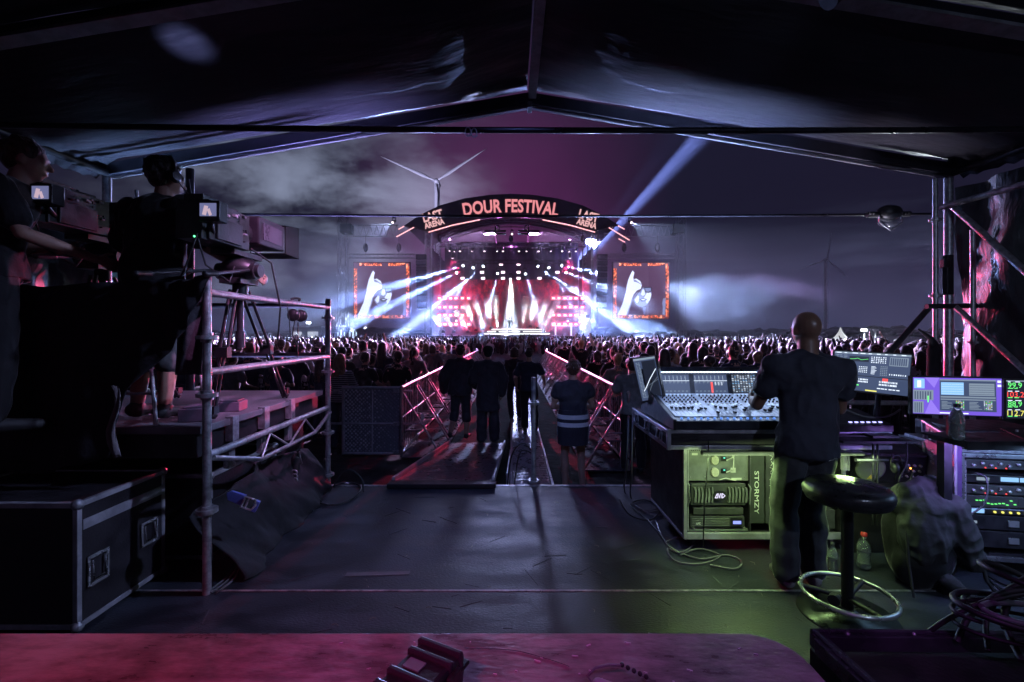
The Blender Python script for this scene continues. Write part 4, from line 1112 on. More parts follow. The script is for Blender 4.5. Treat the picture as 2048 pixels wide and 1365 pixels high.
m = MB(); r_ = random.Random(21)
for i in range(120):
    x, y = r_.uniform(-1.8, 3.2), r_.uniform(1.5, 4.6); a = r_.uniform(0, 3.1); m.box((x, y, DK + .0012), (r_.uniform(.03, .22), r_.uniform(.002, .007), .0016), (0, 0, a))
m.build('scuff_marks', mat('scuff_grey', (.06, .065, .075), .6, var=.4, vscale=30))['kind'] = 'stuff'
for (x, y, l, a, c_, lab) in ((-.9, 3.05, .42, .05, (.10, .10, .11), 'strip of dark grey gaffer tape on the deck left of centre'), (.7, 2.3, .30, 1.2, (.32, .32, .34), 'short strip of pale tape on the deck near the counter')):
    m = MB(); m.box((x, y, DK + .0024), (l, .048, .0018), (0, 0, a)); tag(m.build('tape_strip', mat('tape_' + lab[9:14], c_, .7, var=.3), None, org=(x, y, DK)), lab, 'tape')

APX, APZ, SL = .19, 2.53, .167
def roofz(x): return APZ - SL * abs(x - APX)
tn = thing('tent', (APX, 4.9, 0), 'black gabled event tent open toward the stage with aluminium ridge and rafters', 'tent')
def canvas(side, y0, y1, sag):
    ny = 26; nx = 60
    def fn(u, v):
        x = APX + side * (.03 + u * 4.6); y = y0 + v * (y1 - y0)
        s = 4 * sag * v * (1 - v) * min(1, u * 5 + .15) * (1 if u < .93 else (1 - u) / .07 * .8 + .2)
        # fan wrinkles by the ridge and crinkles by the eave corner
        wr = .020 * math.exp(-u * 7) * math.sin(v * 46 + u * 26) * (.5 + noise.noise(Vector((v * 7, u * 5, side))))
        wr += .016 * max(0, u - .78) * 4 * math.sin((v * 1.6 + u) * 60) * (1 if v > .5 else .3)
        wr += .010 * noise.noise(Vector((x * 2.2, y * 3.5, 1)))
        z = roofz(x) + .07 - s + wr
        if u > .96: z -= (u - .96) * 4
        return rel(x, y, z)
    return MB().grid(nx, ny, fn)
for (y0, y1, sg, nx) in ((3.02, 4.86, .17, 0), (.9, 2.96, .10, 0), (-1.6, .84, .05, 0)):
    for sd in (-1, 1):
        canvas(sd, y0, y1, sg).build('roof_sheet', M_PVC, tn)
M_RAFT = mat('rafter_aluminium', (.16, .16, .20), .42, .85, var=.25, vscale=3)
m = MB()
for y in (2.99, 4.9):
    for sd in (-1, 1):
        a = rel(APX, y, APZ + .05); b = rel(APX + sd * 4.55, y, roofz(APX + sd * 4.55) + .05); w_ = .055 if y < 4 else .05; hgt = .06 if y < 4 else .13
        n_ = (b - a).normalized(); up_ = n_.cross(Vector((0, 1, 0))).normalized() * (1 if sd < 0 else -1)
        if up_.z < 0: up_ = -up_
        m.prism([a - up_ * hgt + Vector((0, -w_, 0)), b - up_ * hgt + Vector((0, -w_, 0)), b + Vector((0, -w_, 0)), a + Vector((0, -w_, 0))], (0, 1, 0), w_ * 2)
m.build('rafter', mat('rafter_dark', (.05, .05, .07), .45, .6, var=.25, vscale=3), tn, bevel=.008)
m = MB()
for sd in (-1, 1):
    a = rel(APX, 4.9, APZ - .095); b = rel(APX + sd * 4.5, 4.9, roofz(APX + sd * 4.5) - .095); m.box((a + b) / 2, ((b - a).length, .05, .022), (0, -math.atan2((b - a).z, (b - a).x) if sd > 0 else math.atan2((b - a).z, -(b - a).x), 0))
m.build('keder_rail', mat('rail_aluminium', (.5, .5, .55), .35, .85), tn)
m = MB()
for sd in (-1, 1):
    a = rel(APX, 2.99, APZ - .02); b = rel(APX + sd * 4.5, 2.99, roofz(APX + sd * 4.5) - .02)
    m.box((a + b) / 2, ((b - a).length, .11, .022), (0, -math.atan2((b - a).z, (b - a).x) if sd > 0 else math.atan2((b - a).z, -(b - a).x), 0))
m.build('inner_rafter_face', M_ALU, tn)
m = MB(); m.box(rel(APX + .025, 3.95, APZ - .0), (.085, 1.86, .05)); m.box(rel(APX + .04, 1.9, APZ), (.085, 2.1, .05)); m.build('ridge_beam', M_ALU, tn, bevel=.006)
m = MB(); m.box(rel(APX, 4.9, APZ - .09), (.05, .14, .06)); m.build('apex_bracket', M_GALV, tn, bevel=.004)
for x in (4.70, -4.36): MB().tube((x, 4.9, .0), rel(x, 4.9, roofz(x)), .042, n=14).build('leg_post', M_GALV, tn)
for sd in (-1, 1):
    x = APX + sd * 4.52
    MB().tube(rel(x, -1.5, roofz(x) - .06), rel(x, 4.9, roofz(x) - .06), .035, n=10).build('eave_purlin', M_DARKMETAL, tn)
# side sheets with wrinkles
def side_sheet(x0, y0, y1, z0, z1, amp):
    def fn(u, v):
        y = y0 + u * (y1 - y0); z = z0 + v * (z1 - z0)
        w_ = amp * (noise.noise(Vector((y * 2.6, z * 1.1, x0))) + .5 * abs(noise.noise(Vector((y * 6 + z * 3, z * 2.1, x0)))) + .3 * noise.noise(Vector((y * 15, z * 8, x0))))
        return rel(x0 + w_ + .05 * math.sin(y * 9 + z * 1.2), y, z)
    return MB().grid(70, 46, fn)
side_sheet(4.92, 5.05, .3, -1.7, 1.62, .11).build('side_sheet', M_PVCW, tn)
side_sheet(-4.62, 5.2, .3, -1.7, 1.42, .22).build('side_sheet', M_PVCW, tn)
# canvas flap hanging at the left front corner
m = MB(); m.grid(20, 14, lambda u, v: rel(-4.6 + u * .75, 5.0 + .08 * math.sin(u * 17 + v * 3), 1.36 - v * (.9 - .5 * u) + .03 * math.sin(u * 23))); m.build('corner_flap', mat('pale_green_sheet', (.05, .085, .075), .35, var=.4, bump=.4, bscale=5), tn)

# tie bar with sag, and hanging cable ties
def bar(name, label, a, b, r, m_, sag=0, cat='tube', n=24, group=None):
    pts = [Vector(a).lerp(Vector(b), i / n) - Vector((0, 0, 4 * sag * (i / n) * (1 - i / n))) for i in range(n + 1)]
    mb = MB(); mb.path(pts, r, 10); return tag(mb.build(name, m_, None, org=pts[0]), label, cat, group)
M_TIE = mat('dark_tie_bar', (.035, .033, .045), .35, .7, var=.3)
bar('tie_bar', 'dark horizontal tube spanning the tent below the gable', rel(-4.5, 3.62, 1.668), rel(4.6, 3.62, 1.63), .024, M_TIE, .03, 'tie bar')
bar('tie_bar', 'thin dark horizontal cable across the tent opening in front of the banner', rel(-4.4, 4.9, 1.305), rel(4.5, 4.9, 1.29), .014, M_TIE, .03, 'cable')
for px, yy, lab in ((936, 264, 'left'), (948, 266, 'right')):
    p = at(px, yy, 3.58); m = MB(); m.path([p + Vector((math.cos(a) * .022, 0, math.sin(a) * .036)) for a in [i * .52 for i in range(12)]], .005, 5, close=True)
    m.path([p + Vector((0, -.02, -.03)), p + Vector((.02, -.03, -.045)), p + Vector((.035, -.03, -.03))], .003, 4)
    tag(m.build('cable_tie', mat('pale_plastic', (.45, .42, .5), .5), None, org=p), 'pale plastic cable tie looped round the tent tie bar, %s of a pair' % lab, 'cable tie', 'cable ties on the tie bar')
p = at(988, 430, 4.88); m = MB(); m.path([p + Vector((-.06, 0, .02)), p, p + Vector((.03, 0, .02)), p + Vector((.0, 0, -.035)), p + Vector((.03, 0, -.04))], .005, 5)
tag(m.build('cable_tie', M_RUBBER, None, org=p), 'black cable tie twisted round the thin cable in front of the banner', 'cable tie')

# festoon / bulkhead lamp hanging on the cable at the right
p = at(1778, 432, 4.86)
t = thing('hanging_lamp', p, 'unlit black bulkhead lamp with a clear angular cover hanging on the cable', 'lamp')
m = MB(); m.ball(p + Vector((0, 0, .03)), (.13, .10, .085), 14, 10); m.tube(p + Vector((-.24, 0, .01)), p + Vector((.22, 0, .02)), .03, n=10)
for x in (-.22, -.19, .15, .18): m.ball(p + Vector((x, -.03, .02)), .018, 6, 5)
m.build('housing', M_BLACKPL, t)
m = MB(); m.path([p + Vector((-.12, -.02, .0)), p + Vector((-.12, -.02, -.08)), p + Vector((0, -.02, -.16)), p + Vector((.12, -.02, -.08)), p + Vector((.12, -.02, .0))], .006, 6); m.build('guard', M_GALV, t)
m = MB(); m.lathe([(.002, -.15), (.06, -.11), (.10, -.07), (.10, 0)], p, 8); m.build('cover', mat('clear_cover', (.2, .22, .26), .1, alpha=.35), t)

# ---- scaffolding on the right
grp = 'scaffold tubes at the right side of the tent'
def tube(name, label, a, b, r=.0242, m_=None, group=None, cat='scaffold tube', coll=()):
    a = Vector(a); b = Vector(b); t = thing(name, a, label, cat, group)
    mb = MB(); mb.tube(a, b, r, n=16); mb.build('tube', m_ or M_GALV, t)
    for k in coll:
        c = a.lerp(b, k); mb = MB(); d = (b - a).normalized(); mb.tube(c - d * .012, c + d * .012, r * 2.4, n=16); mb.tube(c - d * .03, c + d * .03, r * 1.35, n=12); mb.build('rosette', M_GALV, t)
    return t
tube('scaffold_post', 'upright scaffold tube just left of the tent leg on the right', (4.54, 4.88, 0), rel(4.54, 4.88, 1.66), group=grp, coll=(.42, .66, .88), cat='scaffold post')
tube('scaffold_post', 'upright scaffold tube just right of the tent leg with a wrinkled sheet behind', (4.86, 4.80, 0), rel(4.86, 4.80, 1.1), group=grp, coll=(.62,), cat='scaffold post')
tube('scaffold_rail', 'upper level scaffold tube running toward the camera at the right edge', rel(4.62, 4.9, 1.36), rel(4.74, 3.2, 1.37), .03, group=grp, cat='scaffold rail')
tube('scaffold_brace', 'upper slanting scaffold brace falling toward the right edge', rel(4.66, 4.86, 1.40), rel(4.76, 3.5, -.25), .03, group=grp, cat='scaffold brace')
tube('scaffold_brace', 'lower slanting scaffold brace falling toward the right edge behind the monitors', rel(4.70, 4.84, .30), rel(4.78, 3.4, -1.15), .028, group=grp, cat='scaffold brace')
tube('scaffold_brace', 'dark slanting tube running down left from the tent leg behind the tilted monitor', rel(4.46, 4.86, .285), rel(3.72, 4.86, -.55), .03, M_DARKMETAL, cat='scaffold brace')
tube('scaffold_rail', 'short level tube joining the posts at the right of the tent', rel(4.4, 4.83, .29), rel(5.0, 4.83, .30), .026, M_DARKMETAL, cat='scaffold rail')
tube('scaffold_rail', 'low level scaffold tube behind the desk and monitors', rel(2.2, 4.55, -.68), rel(5.0, 4.55, -.70), .024, cat='scaffold rail')
tube('scaffold_rail', 'lowest level scaffold tube behind the small speaker', rel(2.2, 4.55, -1.22), rel(5.0, 4.55, -1.24), .024, cat='scaffold rail')
p = rel(4.42, 4.8, -.05); m = MB(); m.cap(p + Vector((.02, 0, -.42)), p + Vector((.03, 0, -.12)), .055, .06); m.path([p + Vector((.03, 0, -.08)), p + Vector((-.02, -.02, .0)), p + Vector((-.16, -.03, .10))], [.05, .025, .008], 8)
tag(m.build('umbrella', M_CLOTH, None, org=p), 'folded black umbrella strapped to the posts on the right', 'umbrella')
m = MB(); p = rel(4.60, 4.80, .62); m.box(p, (.07, .06, .42)); m.box(p + Vector((-.05, -.02, .12)), (.07, .05, .09))
tag(m.build('clamp_box', M_DARKMETAL, None, bevel=.006, org=p), 'dark narrow box clamped to the scaffold post on the right', 'clamp box')

# ---- pole at the deck front edge
tube('pole', 'slim upright galvanised pole at the front edge of the deck beside the aisle', (.235, 4.93, .0), rel(.235, 4.93, -.47), .026, cat='pole', coll=(.82, .28))

# ================================================================== CAMERA RISER (left)
RZ = CAM_H - .575                        # top of the riser floor
rs = thing('camera_riser', (-3.4, 3.75, DK), 'raised camera platform with a dark floor panel on steel framing', 'platform')
m = MB(); m.b2(-5.9, -1.92, 2.80, 4.62, RZ - .045, RZ); m.build('floor_panel', mat('riser_panel', (.16, .15, .17), .5, var=.35, vscale=3, bump=.1, bscale=30), rs, bevel=.004)
m = MB(); m.b2(-5.9, -1.965, 2.83, 4.6, RZ - .20, RZ - .05); m.build('frame_beam', M_DARKMETAL, rs)
for y in (3.1, 3.5, 3.92):
    m = MB(); m.b2(-1.955, -1.90, y, y + .07, RZ - .16, RZ + .01); m.b2(-1.955, -1.915, y - .02, y + .05, RZ - .34, RZ - .20)
    m.build('clamp_plate', M_GALV, rs, bevel=.003)
m = MB(); m.b2(-5.5, -2.1, 4.3, 4.58, DK, RZ - .21); m.build('skirt', M_CLOTH, rs)
gs = 'scaffold rails round the camera riser'
tube('scaffold_post', 'tall upright scaffold tube at the near corner of the camera riser', (-1.89, 2.82, DK), rel(-1.89, 2.82, .375), .0255, group=gs, cat='scaffold post', coll=(.26, .62, .80))
tube('scaffold_post', 'upright scaffold tube at the far corner of the camera riser', (-1.90, 4.70, DK), rel(-1.90, 4.70, .36), .0255, group=gs, cat='scaffold post', coll=(.08, .30, .62, .90))
tube('scaffold_rail', 'top side rail of the camera riser with a headset hung on it', rel(-1.89, 2.82, .255), rel(-1.90, 4.70, .27), .0242, group=gs, cat='scaffold rail')
tube('scaffold_rail', 'middle side rail of the camera riser', rel(-1.89, 2.82, -.237), rel(-1.90, 4.70, -.235), .0242, group=gs, cat='scaffold rail')
tube('scaffold_rail', 'lower side rail of the camera riser under the platform edge', rel(-1.89, 2.82, -.755), rel(-1.90, 4.70, -.76), .0242, group=gs, cat='scaffold rail')
tube('scaffold_rail', 'dark top rail across the far side of the camera riser', rel(-1.90, 4.72, .29), rel(-4.4, 4.72, .30), .0242, M_DARKMETAL, gs, cat='scaffold rail')
tube('scaffold_rail', 'dark middle rail across the far side of the camera riser', rel(-1.90, 4.72, -.22), rel(-4.4, 4.72, -.22), .0242, M_DARKMETAL, gs, cat='scaffold rail')
t = thing('truss_ledger', rel(-1.86, 2.85, -.78), 'bent steel ledger bracing under the side of the camera riser', 'scaffold ledger')
m = MB(); m.path([rel(-1.86, 2.84, -.775), rel(-1.86, 3.38, -.93), rel(-1.86, 4.30, -.93), rel(-1.86, 4.66, -.80)], .017, 8); m.build('lower_chord', M_GALV, t)
m = MB()
for a, b in (((3.38, -.93), (3.5, -.77)), ((3.5, -.77), (3.8, -.93)), ((3.8, -.93), (4.1, -.77)), ((4.1, -.77), (4.3, -.93))): m.tube(rel(-1.86, a[0], a[1]), rel(-1.86, b[0], b[1]), .009, n=6)
m.build('web', M_GALV, t)
tube('scaffold_post', 'upright scaffold tube behind the camera operators at the left', (-3.36, 4.75, DK), rel(-3.36, 4.75, 1.72), .04, group=gs, cat='scaffold post', m_=M_DARKMETAL)
tube('scaffold_post', 'short upright tube right of the left-hand tent post behind the operators', (-4.0, 4.85, DK), rel(-4.0, 4.85, 1.53), .018, group=gs, cat='scaffold post')

# black cloth hung along the near side of the riser
cpx = [-140, -80, 0, 60, 100, 140, 180, 210, 222, 232, 262, 300, 340, 380, 412, 424]
cbt = [940, 938, 936, 944, 948, 930, 925, 917, 915, 862, 778, 742, 705, 650, 585, 555]
ctp = [566, 566, 568, 571, 576, 570, 568, 567, 566, 566, 564, 562, 562, 560, 552, 548]
def lerpl(xs, ys, x):
    for i in range(len(xs) - 1):
        if x <= xs[i + 1]: k = (x - xs[i]) / (xs[i + 1] - xs[i]); return ys[i] + k * (ys[i + 1] - ys[i])
    return ys[-1]
def clothfn(u, v):
    px = -140 + 564 * u; b = lerpl(cpx, cbt, px); t_ = lerpl(cpx, ctp, px); py = t_ + (b - t_) * v
    p = at(px, py, 2.74)
    fold = .018 * math.sin(px * .055 + v * 2.2) + .030 * v * noise.noise(Vector((px * .012, v * 3, 0))) + .02 * math.exp(-((px - 380) / 40) ** 2) * math.sin(px * .2 - v * 4)
    return p + Vector((0, -.02 + fold, 0))
m = MB(); m.grid(110, 22, clothfn)
o = m.build('cloth_cover', M_CLOTH, None, org=(-2.4, 2.7, DK)); so = o.modifiers.new('t', 'SOLIDIFY'); so.thickness = .006
tag(o, 'large black cloth draped over the near rail of the camera riser', 'cloth')
m = MB()   # lighter inner hem falling at the cloth corner
m.grid(6, 20, lambda u, v: at(222 + u * 14 + 7 * math.sin(v * 7), 772 + v * 142, 2.70) + Vector((0, .012 * math.sin(u * 9 + v * 6), 0)))
o = m.build('cloth_strip', mat('grey_lining', (.16, .14, .15), .8, var=.3, bump=.4), None, org=(-2.35, 2.7, DK)); so = o.modifiers.new('t', 'SOLIDIFY'); so.thickness = .004
tag(o, 'grey folded hem of the cloth hanging at its lower corner', 'cloth')
m = MB(); m.grid(8, 16, lambda u, v: at(352 + u * 58 - 2 * v, 585 - 20 * u + v * (165 + 20 * u), 2.9) + Vector((0, .02 * math.sin(u * 8 + v * 3), 0)))
o = m.build('cloth_drape', mat('thin_grey_cloth', (.05, .045, .055), .85, var=.3, bump=.3), None, org=(-2.0, 2.9, 1.5)); so = o.modifiers.new('t', 'SOLIDIFY'); so.thickness = .003
tag(o, 'thin grey cloth panel behind the near post of the camera riser', 'cloth')

# ---- broadcast cameras with pan head and tripod
M_FARW_ = mat('label_white', (.4, .4, .42), .6)
def box_cam(ox, oz, label, label_t, legs):
    O = Vector((ox, 0, oz))
    def L(x, y, z): return rel(x, y, z) + O
    t = thing('broadcast_camera', L(-1.93, 3.2, .6), label, 'camera', 'broadcast cameras on the riser')
    m = MB(); m.box(L(-1.94, 2.98, .70), (.20, .42, .24)); m.box(L(-1.94, 2.86, .83), (.12, .18, .05)); m.box(L(-1.83, 2.95, .66), (.02, .26, .14)); m.box(L(-1.94, 2.76, .66), (.16, .06, .17))
    m.tube(L(-1.98, 2.88, .86), L(-1.98, 3.1, .87), .012, n=8); m.build('body', mat('camera_body', (.022, .030, .030), .45, var=.3, vscale=12, bump=.1), t, bevel=.012)
    m = MB(); m.tube(L(-1.93, 3.18, .70), L(-1.93, 3.3, .72), .085, n=16); m.build('lens_mount', M_BLACKPL, t)
    m = MB(); m.prism([L(-2.05, 3.24, .64), L(-1.80, 3.24, .64), L(-1.80, 3.24, .84), L(-2.05, 3.24, .84)], (0, 1, .02), .36); m.build('lens_housing', mat('lens_grey', (.03, .027, .033), .4, var=.25, vscale=9), t, bevel=.012)
    m = MB()
    for k in range(4):
        a = [L(-2.07, 3.60, .63), L(-1.79, 3.60, .63), L(-1.79, 3.60, .855), L(-2.07, 3.60, .855)]
        b = [L(-2.09, 3.78, .62), L(-1.77, 3.78, .62), L(-1.77, 3.78, .875), L(-2.09, 3.78, .875)]
        m.prism([a[k], a[(k + 1) % 4], b[(k + 1) % 4], b[k]], (a[k] + a[(k + 1) % 4]) / 2 - L(-1.93, 3.6, .74), -.008)
    m.build('lens_hood', M_BLACKPL, t)
    m = MB(); m.box(L(-1.797, 3.42, .74), (.006, .26, .12)); m.build('side_plate', mat('side_plate_mauve', (.08, .07, .09), .35, var=.3, vscale=12), t)
    m = MB(); m.box(L(-1.775, 2.70, .72), (.13, .08, .12)); m.tube(L(-1.80, 2.72, .66), L(-1.86, 2.84, .62), .015, n=8); vf = m.build('viewfinder', M_BLACKPL, t, bevel=.008)
    m = MB(); m.box(L(-1.775, 2.657, .725), (.095, .004, .075)); sc_ = m.build('viewfinder_screen', glow('vf_screen', (.30, .32, .65), .35), vf)
    m = MB(); m.box(L(-1.79, 2.654, .72), (.022, .003, .055), (0, R(14), 0)); m.box(L(-1.765, 2.6535, .71), (.016, .003, .04), (0, R(-20), 0)); m.build('viewfinder_picture', glow('vf_pic', (.9, .65, .8), .45), vf)
    r2 = random.Random(3); bm_ = MB(); wm = MB()
    for k in range(34):       # switches, vents and connectors on the side and back of the camera
        yy = r2.uniform(2.80, 3.16); zz = r2.uniform(.61, .80); (bm_ if k % 4 else wm).box(L(-1.832, yy, zz), (.012 if k % 3 else .02, r2.uniform(.008, .03), r2.uniform(.006, .014)))
    for k in range(12): bm_.box(L(-2.02 + k * .015, 2.765, r2.choice((.60, .63, .79))), (.009, .014, .012))
    bm_.tube(L(-1.90, 2.80, .825), L(-1.90, 3.14, .84), .012, n=8); bm_.box(L(-1.90, 2.84, .80), (.02, .02, .05)); bm_.box(L(-1.90, 3.10, .82), (.02, .02, .05)); bm_.box(L(-1.99, 3.02, .85), (.05, .12, .05)); bm_.tube(L(-2.0, 2.85, .82), L(-2.01, 2.83, .96), .004, n=5)
    bm_.build('switches', M_DARKMETAL, t)['kind'] = 'stuff'; wm.build('label_tapes', M_FARW_, t)['kind'] = 'stuff'
    m = MB(); m.ball(L(-1.905, 2.73, .585), .006, 8, 6); m.build('tally_light', glow('green_led', (.1, 1, .3), 3), t)
    m = MB()   # cables
    m.path([L(-1.9, 2.75, .58), L(-1.87, 2.78, .42), L(-1.8, 2.9, .33), L(-1.86, 3.05, .45)], .006, 6); m.path([L(-1.84, 3.2, .60), L(-1.77, 3.35, .52), L(-1.74, 3.42, .2), L(-1.8, 3.5, -.05)], .007, 6)
    m.path([L(-1.88, 2.72, .6), L(-1.92, 2.68, .4), L(-1.98, 2.72, .34), L(-2.0, 2.85, .42)], .005, 6); m.build('cable', M_RUBBER, t)
    q = thing('camera_tripod', L(-1.95, 3.3, -.575 - oz), label_t, 'tripod', 'tripods of the broadcast cameras')
    m = MB(); m.ball(L(-1.92, 3.22, .46), (.13, .12, .085), 14, 10); m.box(L(-1.94, 3.22, .555), (.16, .34, .035)); m.tube(L(-2.06, 3.2, .44), L(-1.79, 3.2, .44), .06, n=16); m.tube(L(-1.79, 3.2, .44), L(-1.765, 3.2, .44), .045, n=16)
    m.box(L(-1.94, 3.24, .37), (.15, .22, .04)); m.build('pan_head', M_BLACKPL, q)
    for sx in (-1, 1):
        m = MB(); m.tube(L(-1.94 + sx * .12, 3.15, .44), L(-1.98 + sx * .2, 2.72, .36), .011, n=8); m.cap(L(-1.98 + sx * .2, 2.74, .363), L(-1.98 + sx * .2, 2.64, .35), .018, .017, 8); m.build('pan_bar', M_BLACKPL, q)
    m = MB(); m.tube(L(-1.94, 3.25, .35), L(-1.94, 3.25, .28), .05, n=12); m.tube(L(-1.94, 3.25, .30), L(-1.94, 3.25, .0), .022, n=10); m.tube(L(-1.94, 3.25, .02), L(-1.94, 3.25, -.1), .03, n=10); m.build('bowl', M_DARKMETAL, q)
    fz = -.565 - oz
    for (fx, fy) in legs:
        top_ = L(-1.94, 3.25, .31); bot = L(fx, fy, fz); d_ = Vector((bot.x - top_.x, bot.y - top_.y, 0)).normalized(); s_ = Vector((-d_.y, d_.x, 0)) * .028
        top_ = top_ + d_ * .06; mid = top_.lerp(bot, .5)
        m = MB()
        for k in (-1, 1): m.tube(top_ + s_ * k, mid + s_ * k * 1.15, .011, n=8); m.tube(mid + s_ * k * .55, bot + s_ * k * .55, .010, n=8)
        m.box(mid, (.085, .05, .07)); m.ball(bot + Vector((0, 0, .02)), (.035, .035, .02), 8, 6); m.box(bot + Vector((0, 0, .06)), (.06, .05, .05)); m.build('leg', M_ALU if False else M_DARKMETAL, q)
box_cam(0, 0, 'large grey broadcast camera with a long box lens pointing at the stage', 'black camera tripod carrying the nearer broadcast camera', [(-2.02, 4.05), (-2.5, 3.75), (-1.99, 3.02)])
box_cam(-.98, .10, 'dark broadcast camera with a lit viewfinder at the far left of the riser', 'black camera tripod carrying the left broadcast camera', [(-2.0, 4.05), (-2.45, 3.75), (-1.99, 3.05)])

# headset and belt pack on the top rail
t = thing('headset', rel(-1.88, 3.98, .20), 'black intercom headset hanging from the top rail of the camera riser', 'headset')
m = MB(); c = rel(-1.88, 3.98, .27); m.path([c + Vector((math.cos(a) * .03 - .02, math.sin(a) * .075, math.cos(a * .5) * .05 - .01)) for a in [R(-90 + i * 22) for i in range(9)]], .010, 6); m.build('headband', M_BLACKPL, t)
for dy, s_ in ((-.075, 1), (.07, 1)):
    m = MB(); m.ball(rel(-1.88, 3.98 + dy, .16), (.05, .035, .055), 12, 8); m.ball(rel(-1.85, 3.98 + dy, .16), (.03, .03, .045), 10, 6); m.build('ear_cup', M_BLACKPL, t)
m = MB(); m.path([rel(-1.87, 3.92, .12), rel(-1.86, 3.86, .0), rel(-1.88, 3.98, -.12), rel(-1.90, 4.03, -.22), rel(-1.88, 4.0, .1)], .005, 6); m.path([rel(-1.88, 3.8, .26), rel(-1.85, 3.78, .12), rel(-1.86, 3.82, -.02), rel(-1.88, 4.0, -.05)], .004, 5); m.build('cable', M_RUBBER, t)

# high chair legs of the operator and small boxes on the riser floor
t = thing('high_chair', (-2.55, 2.98, RZ), 'black folding high chair with thin legs behind the cloth', 'chair')
for a, b in (((-2.70, 2.86), (-2.62, 2.86)), ((-2.22, 2.84), (-2.32, 2.90)), ((-2.72, 3.3), (-2.62, 3.25)), ((-2.2, 3.3), (-2.3, 3.25))):
    m = MB(); m.tube((a[0], a[1], RZ), (b[0], b[1], RZ + .60), .012, n=8); m.build('leg', M_GALV, t)
m = MB(); m.box((-2.46, 3.06, RZ + .62), (.40, .36, .05)); m.build('seat', M_BLACKPL, t, bevel=.015)
m = MB(); m.tube((-2.64, 3.0, RZ + .18), (-2.28, 3.0, RZ + .18), .01, n=8); m.build('foot_rail', M_GALV, t)
for (x, y, s_, lab) in ((-2.10, 3.05, (.16, .20, .085), 'small dark box on the riser floor nearest the post'), (-2.10, 3.42, (.15, .17, .07), 'small dark box on the riser floor beside the tripod leg')):
    m = MB(); m.box((x, y, RZ + s_[2] / 2 + .001), s_, (0, 0, .2)); m.box((x, y, RZ + s_[2] + .006), (s_[0] * .8, s_[1] * .8, .01), (0, 0, .2)); tag(m.build('small_case', mat('purple_grey_plastic', (.12, .09, .13), .5, var=.3), None, bevel=.006, org=(x, y, RZ)), lab, 'box')

# ================================================================== road cases, low left
M_LAM = mat('case_laminate', (.020, .018, .022), .5, var=.35, vscale=7, bump=.12, bscale=80)
def road_case(name, label, x0, x1, y0, y1, z0, z1, wheels=True, group=None):
    t = thing(name, ((x0 + x1) / 2, (y0 + y1) / 2, z0), label, 'flight case', group)
    e = .028
    m = MB(); m.b2(x0 + .006, x1 - .006, y0 + .006, y1 - .006, z0 + .01, z1 - .006); m.build('body', M_LAM, t)
    m = MB()
    for x in (x0, x1):
        for y in (y0, y1): m.b2(x - (0 if x == x0 else e), x + (e if x == x0 else 0), y - (0 if y == y0 else e), y + (e if y == y0 else 0), z0, z1)
    for z in (z0, z1):
        za, zb = (z, z + e) if z == z0 else (z - e, z)
        for x in (x0, x1): m.b2(x + (-.0015 if x == x0 else -e), x + (e if x == x0 else .0015), y0 + .002, y1 - .002, za + .001, zb + .0015)
        for y in (y0, y1): m.b2(x0 + .002, x1 - .002, y + (-.0015 if y == y0 else -e), y + (e if y == y0 else .0015), za + .001, zb + .0015)
    m.build('edge_profile', M_ALU, t, bevel=.003)
    for x in (x0, x1):
        for y in (y0, y1):
            for z in (z0, z1):
                m = MB(); m.ball((x + (.012 if x == x0 else -.012), y + (.012 if y == y0 else -.012), z + (.012 if z == z0 else -.012)), .030, 10, 8); m.build('corner_ball', M_GALV, t)
    return t
def latch(t, c, nrm, wdt=.10, hgt=.13, m_=None):
    """recessed dish with a sprung bar handle on a face whose normal is +-X or -Y"""
    c = Vector(c); M = Matrix(((0, 0, 1), (1, 0, 0), (0, 1, 0))) if abs(nrm[0]) > .5 else Matrix(((1, 0, 0), (0, 0, 1), (0, 1, 0)))
    s = 1 if (nrm[0] + nrm[1]) > 0 else -1
    def P(a, b, n): return c + M @ Vector((a, b, n * s))
    m = MB()
    for a0, a1, b0, b1 in ((-.5, .5, .40, .5), (-.5, .5, -.5, -.40), (-.5, -.40, -.4, .4), (.40, .5, -.4, .4)):
        q = [P(a0 * wdt, b0 * hgt, .002), P(a1 * wdt, b0 * hgt, .002), P(a1 * wdt, b1 * hgt, .002), P(a0 * wdt, b1 * hgt, .002)]
        m.prism(q, P(0, 0, 1) - c, .007)
    for a, b in ((-.45, .45), (-.15, .45), (.15, .45), (.45, .45), (-.45, -.45), (.45, -.45)): m.ball(P(a * wdt, b * hgt, .010), .005, 6, 4)
    h = m.build('handle_dish', M_CHROME, t)
    m = MB(); m.path([P(-.3 * wdt, .32 * hgt, .008), P(-.3 * wdt, -.28 * hgt, .018), P(.3 * wdt, -.28 * hgt, .018), P(.3 * wdt, .32 * hgt, .008)], .005, 6); m.build('grip', M_CHROME, h)
t = road_case('flight_case', 'black flight case with aluminium edges and two chrome handles at lower left', -3.3, -2.33, 2.44, 3.06, DK + .02, DK + .70)
m = MB(); m.b2(-2.332, -2.327, 2.47, 3.03, DK + .545, DK + .60); m.build('lid_strip', M_ALU, t)
latch(t, (-2.33, 2.56, DK + .30), (1, 0, 0), .13, .17); latch(t, (-2.33, 2.92, DK + .34), (1, 0, 0), .13, .15)
t = road_case('flight_case', 'dark flight case pushed under the camera riser', -3.4, -2.12, 3.2, 4.1, DK + .02, DK + .62)
t = road_case('flight_case', 'lower dark flight case behind the near riser post', -3.1, -2.08, 4.12, 4.28, DK + .02, DK + .42)
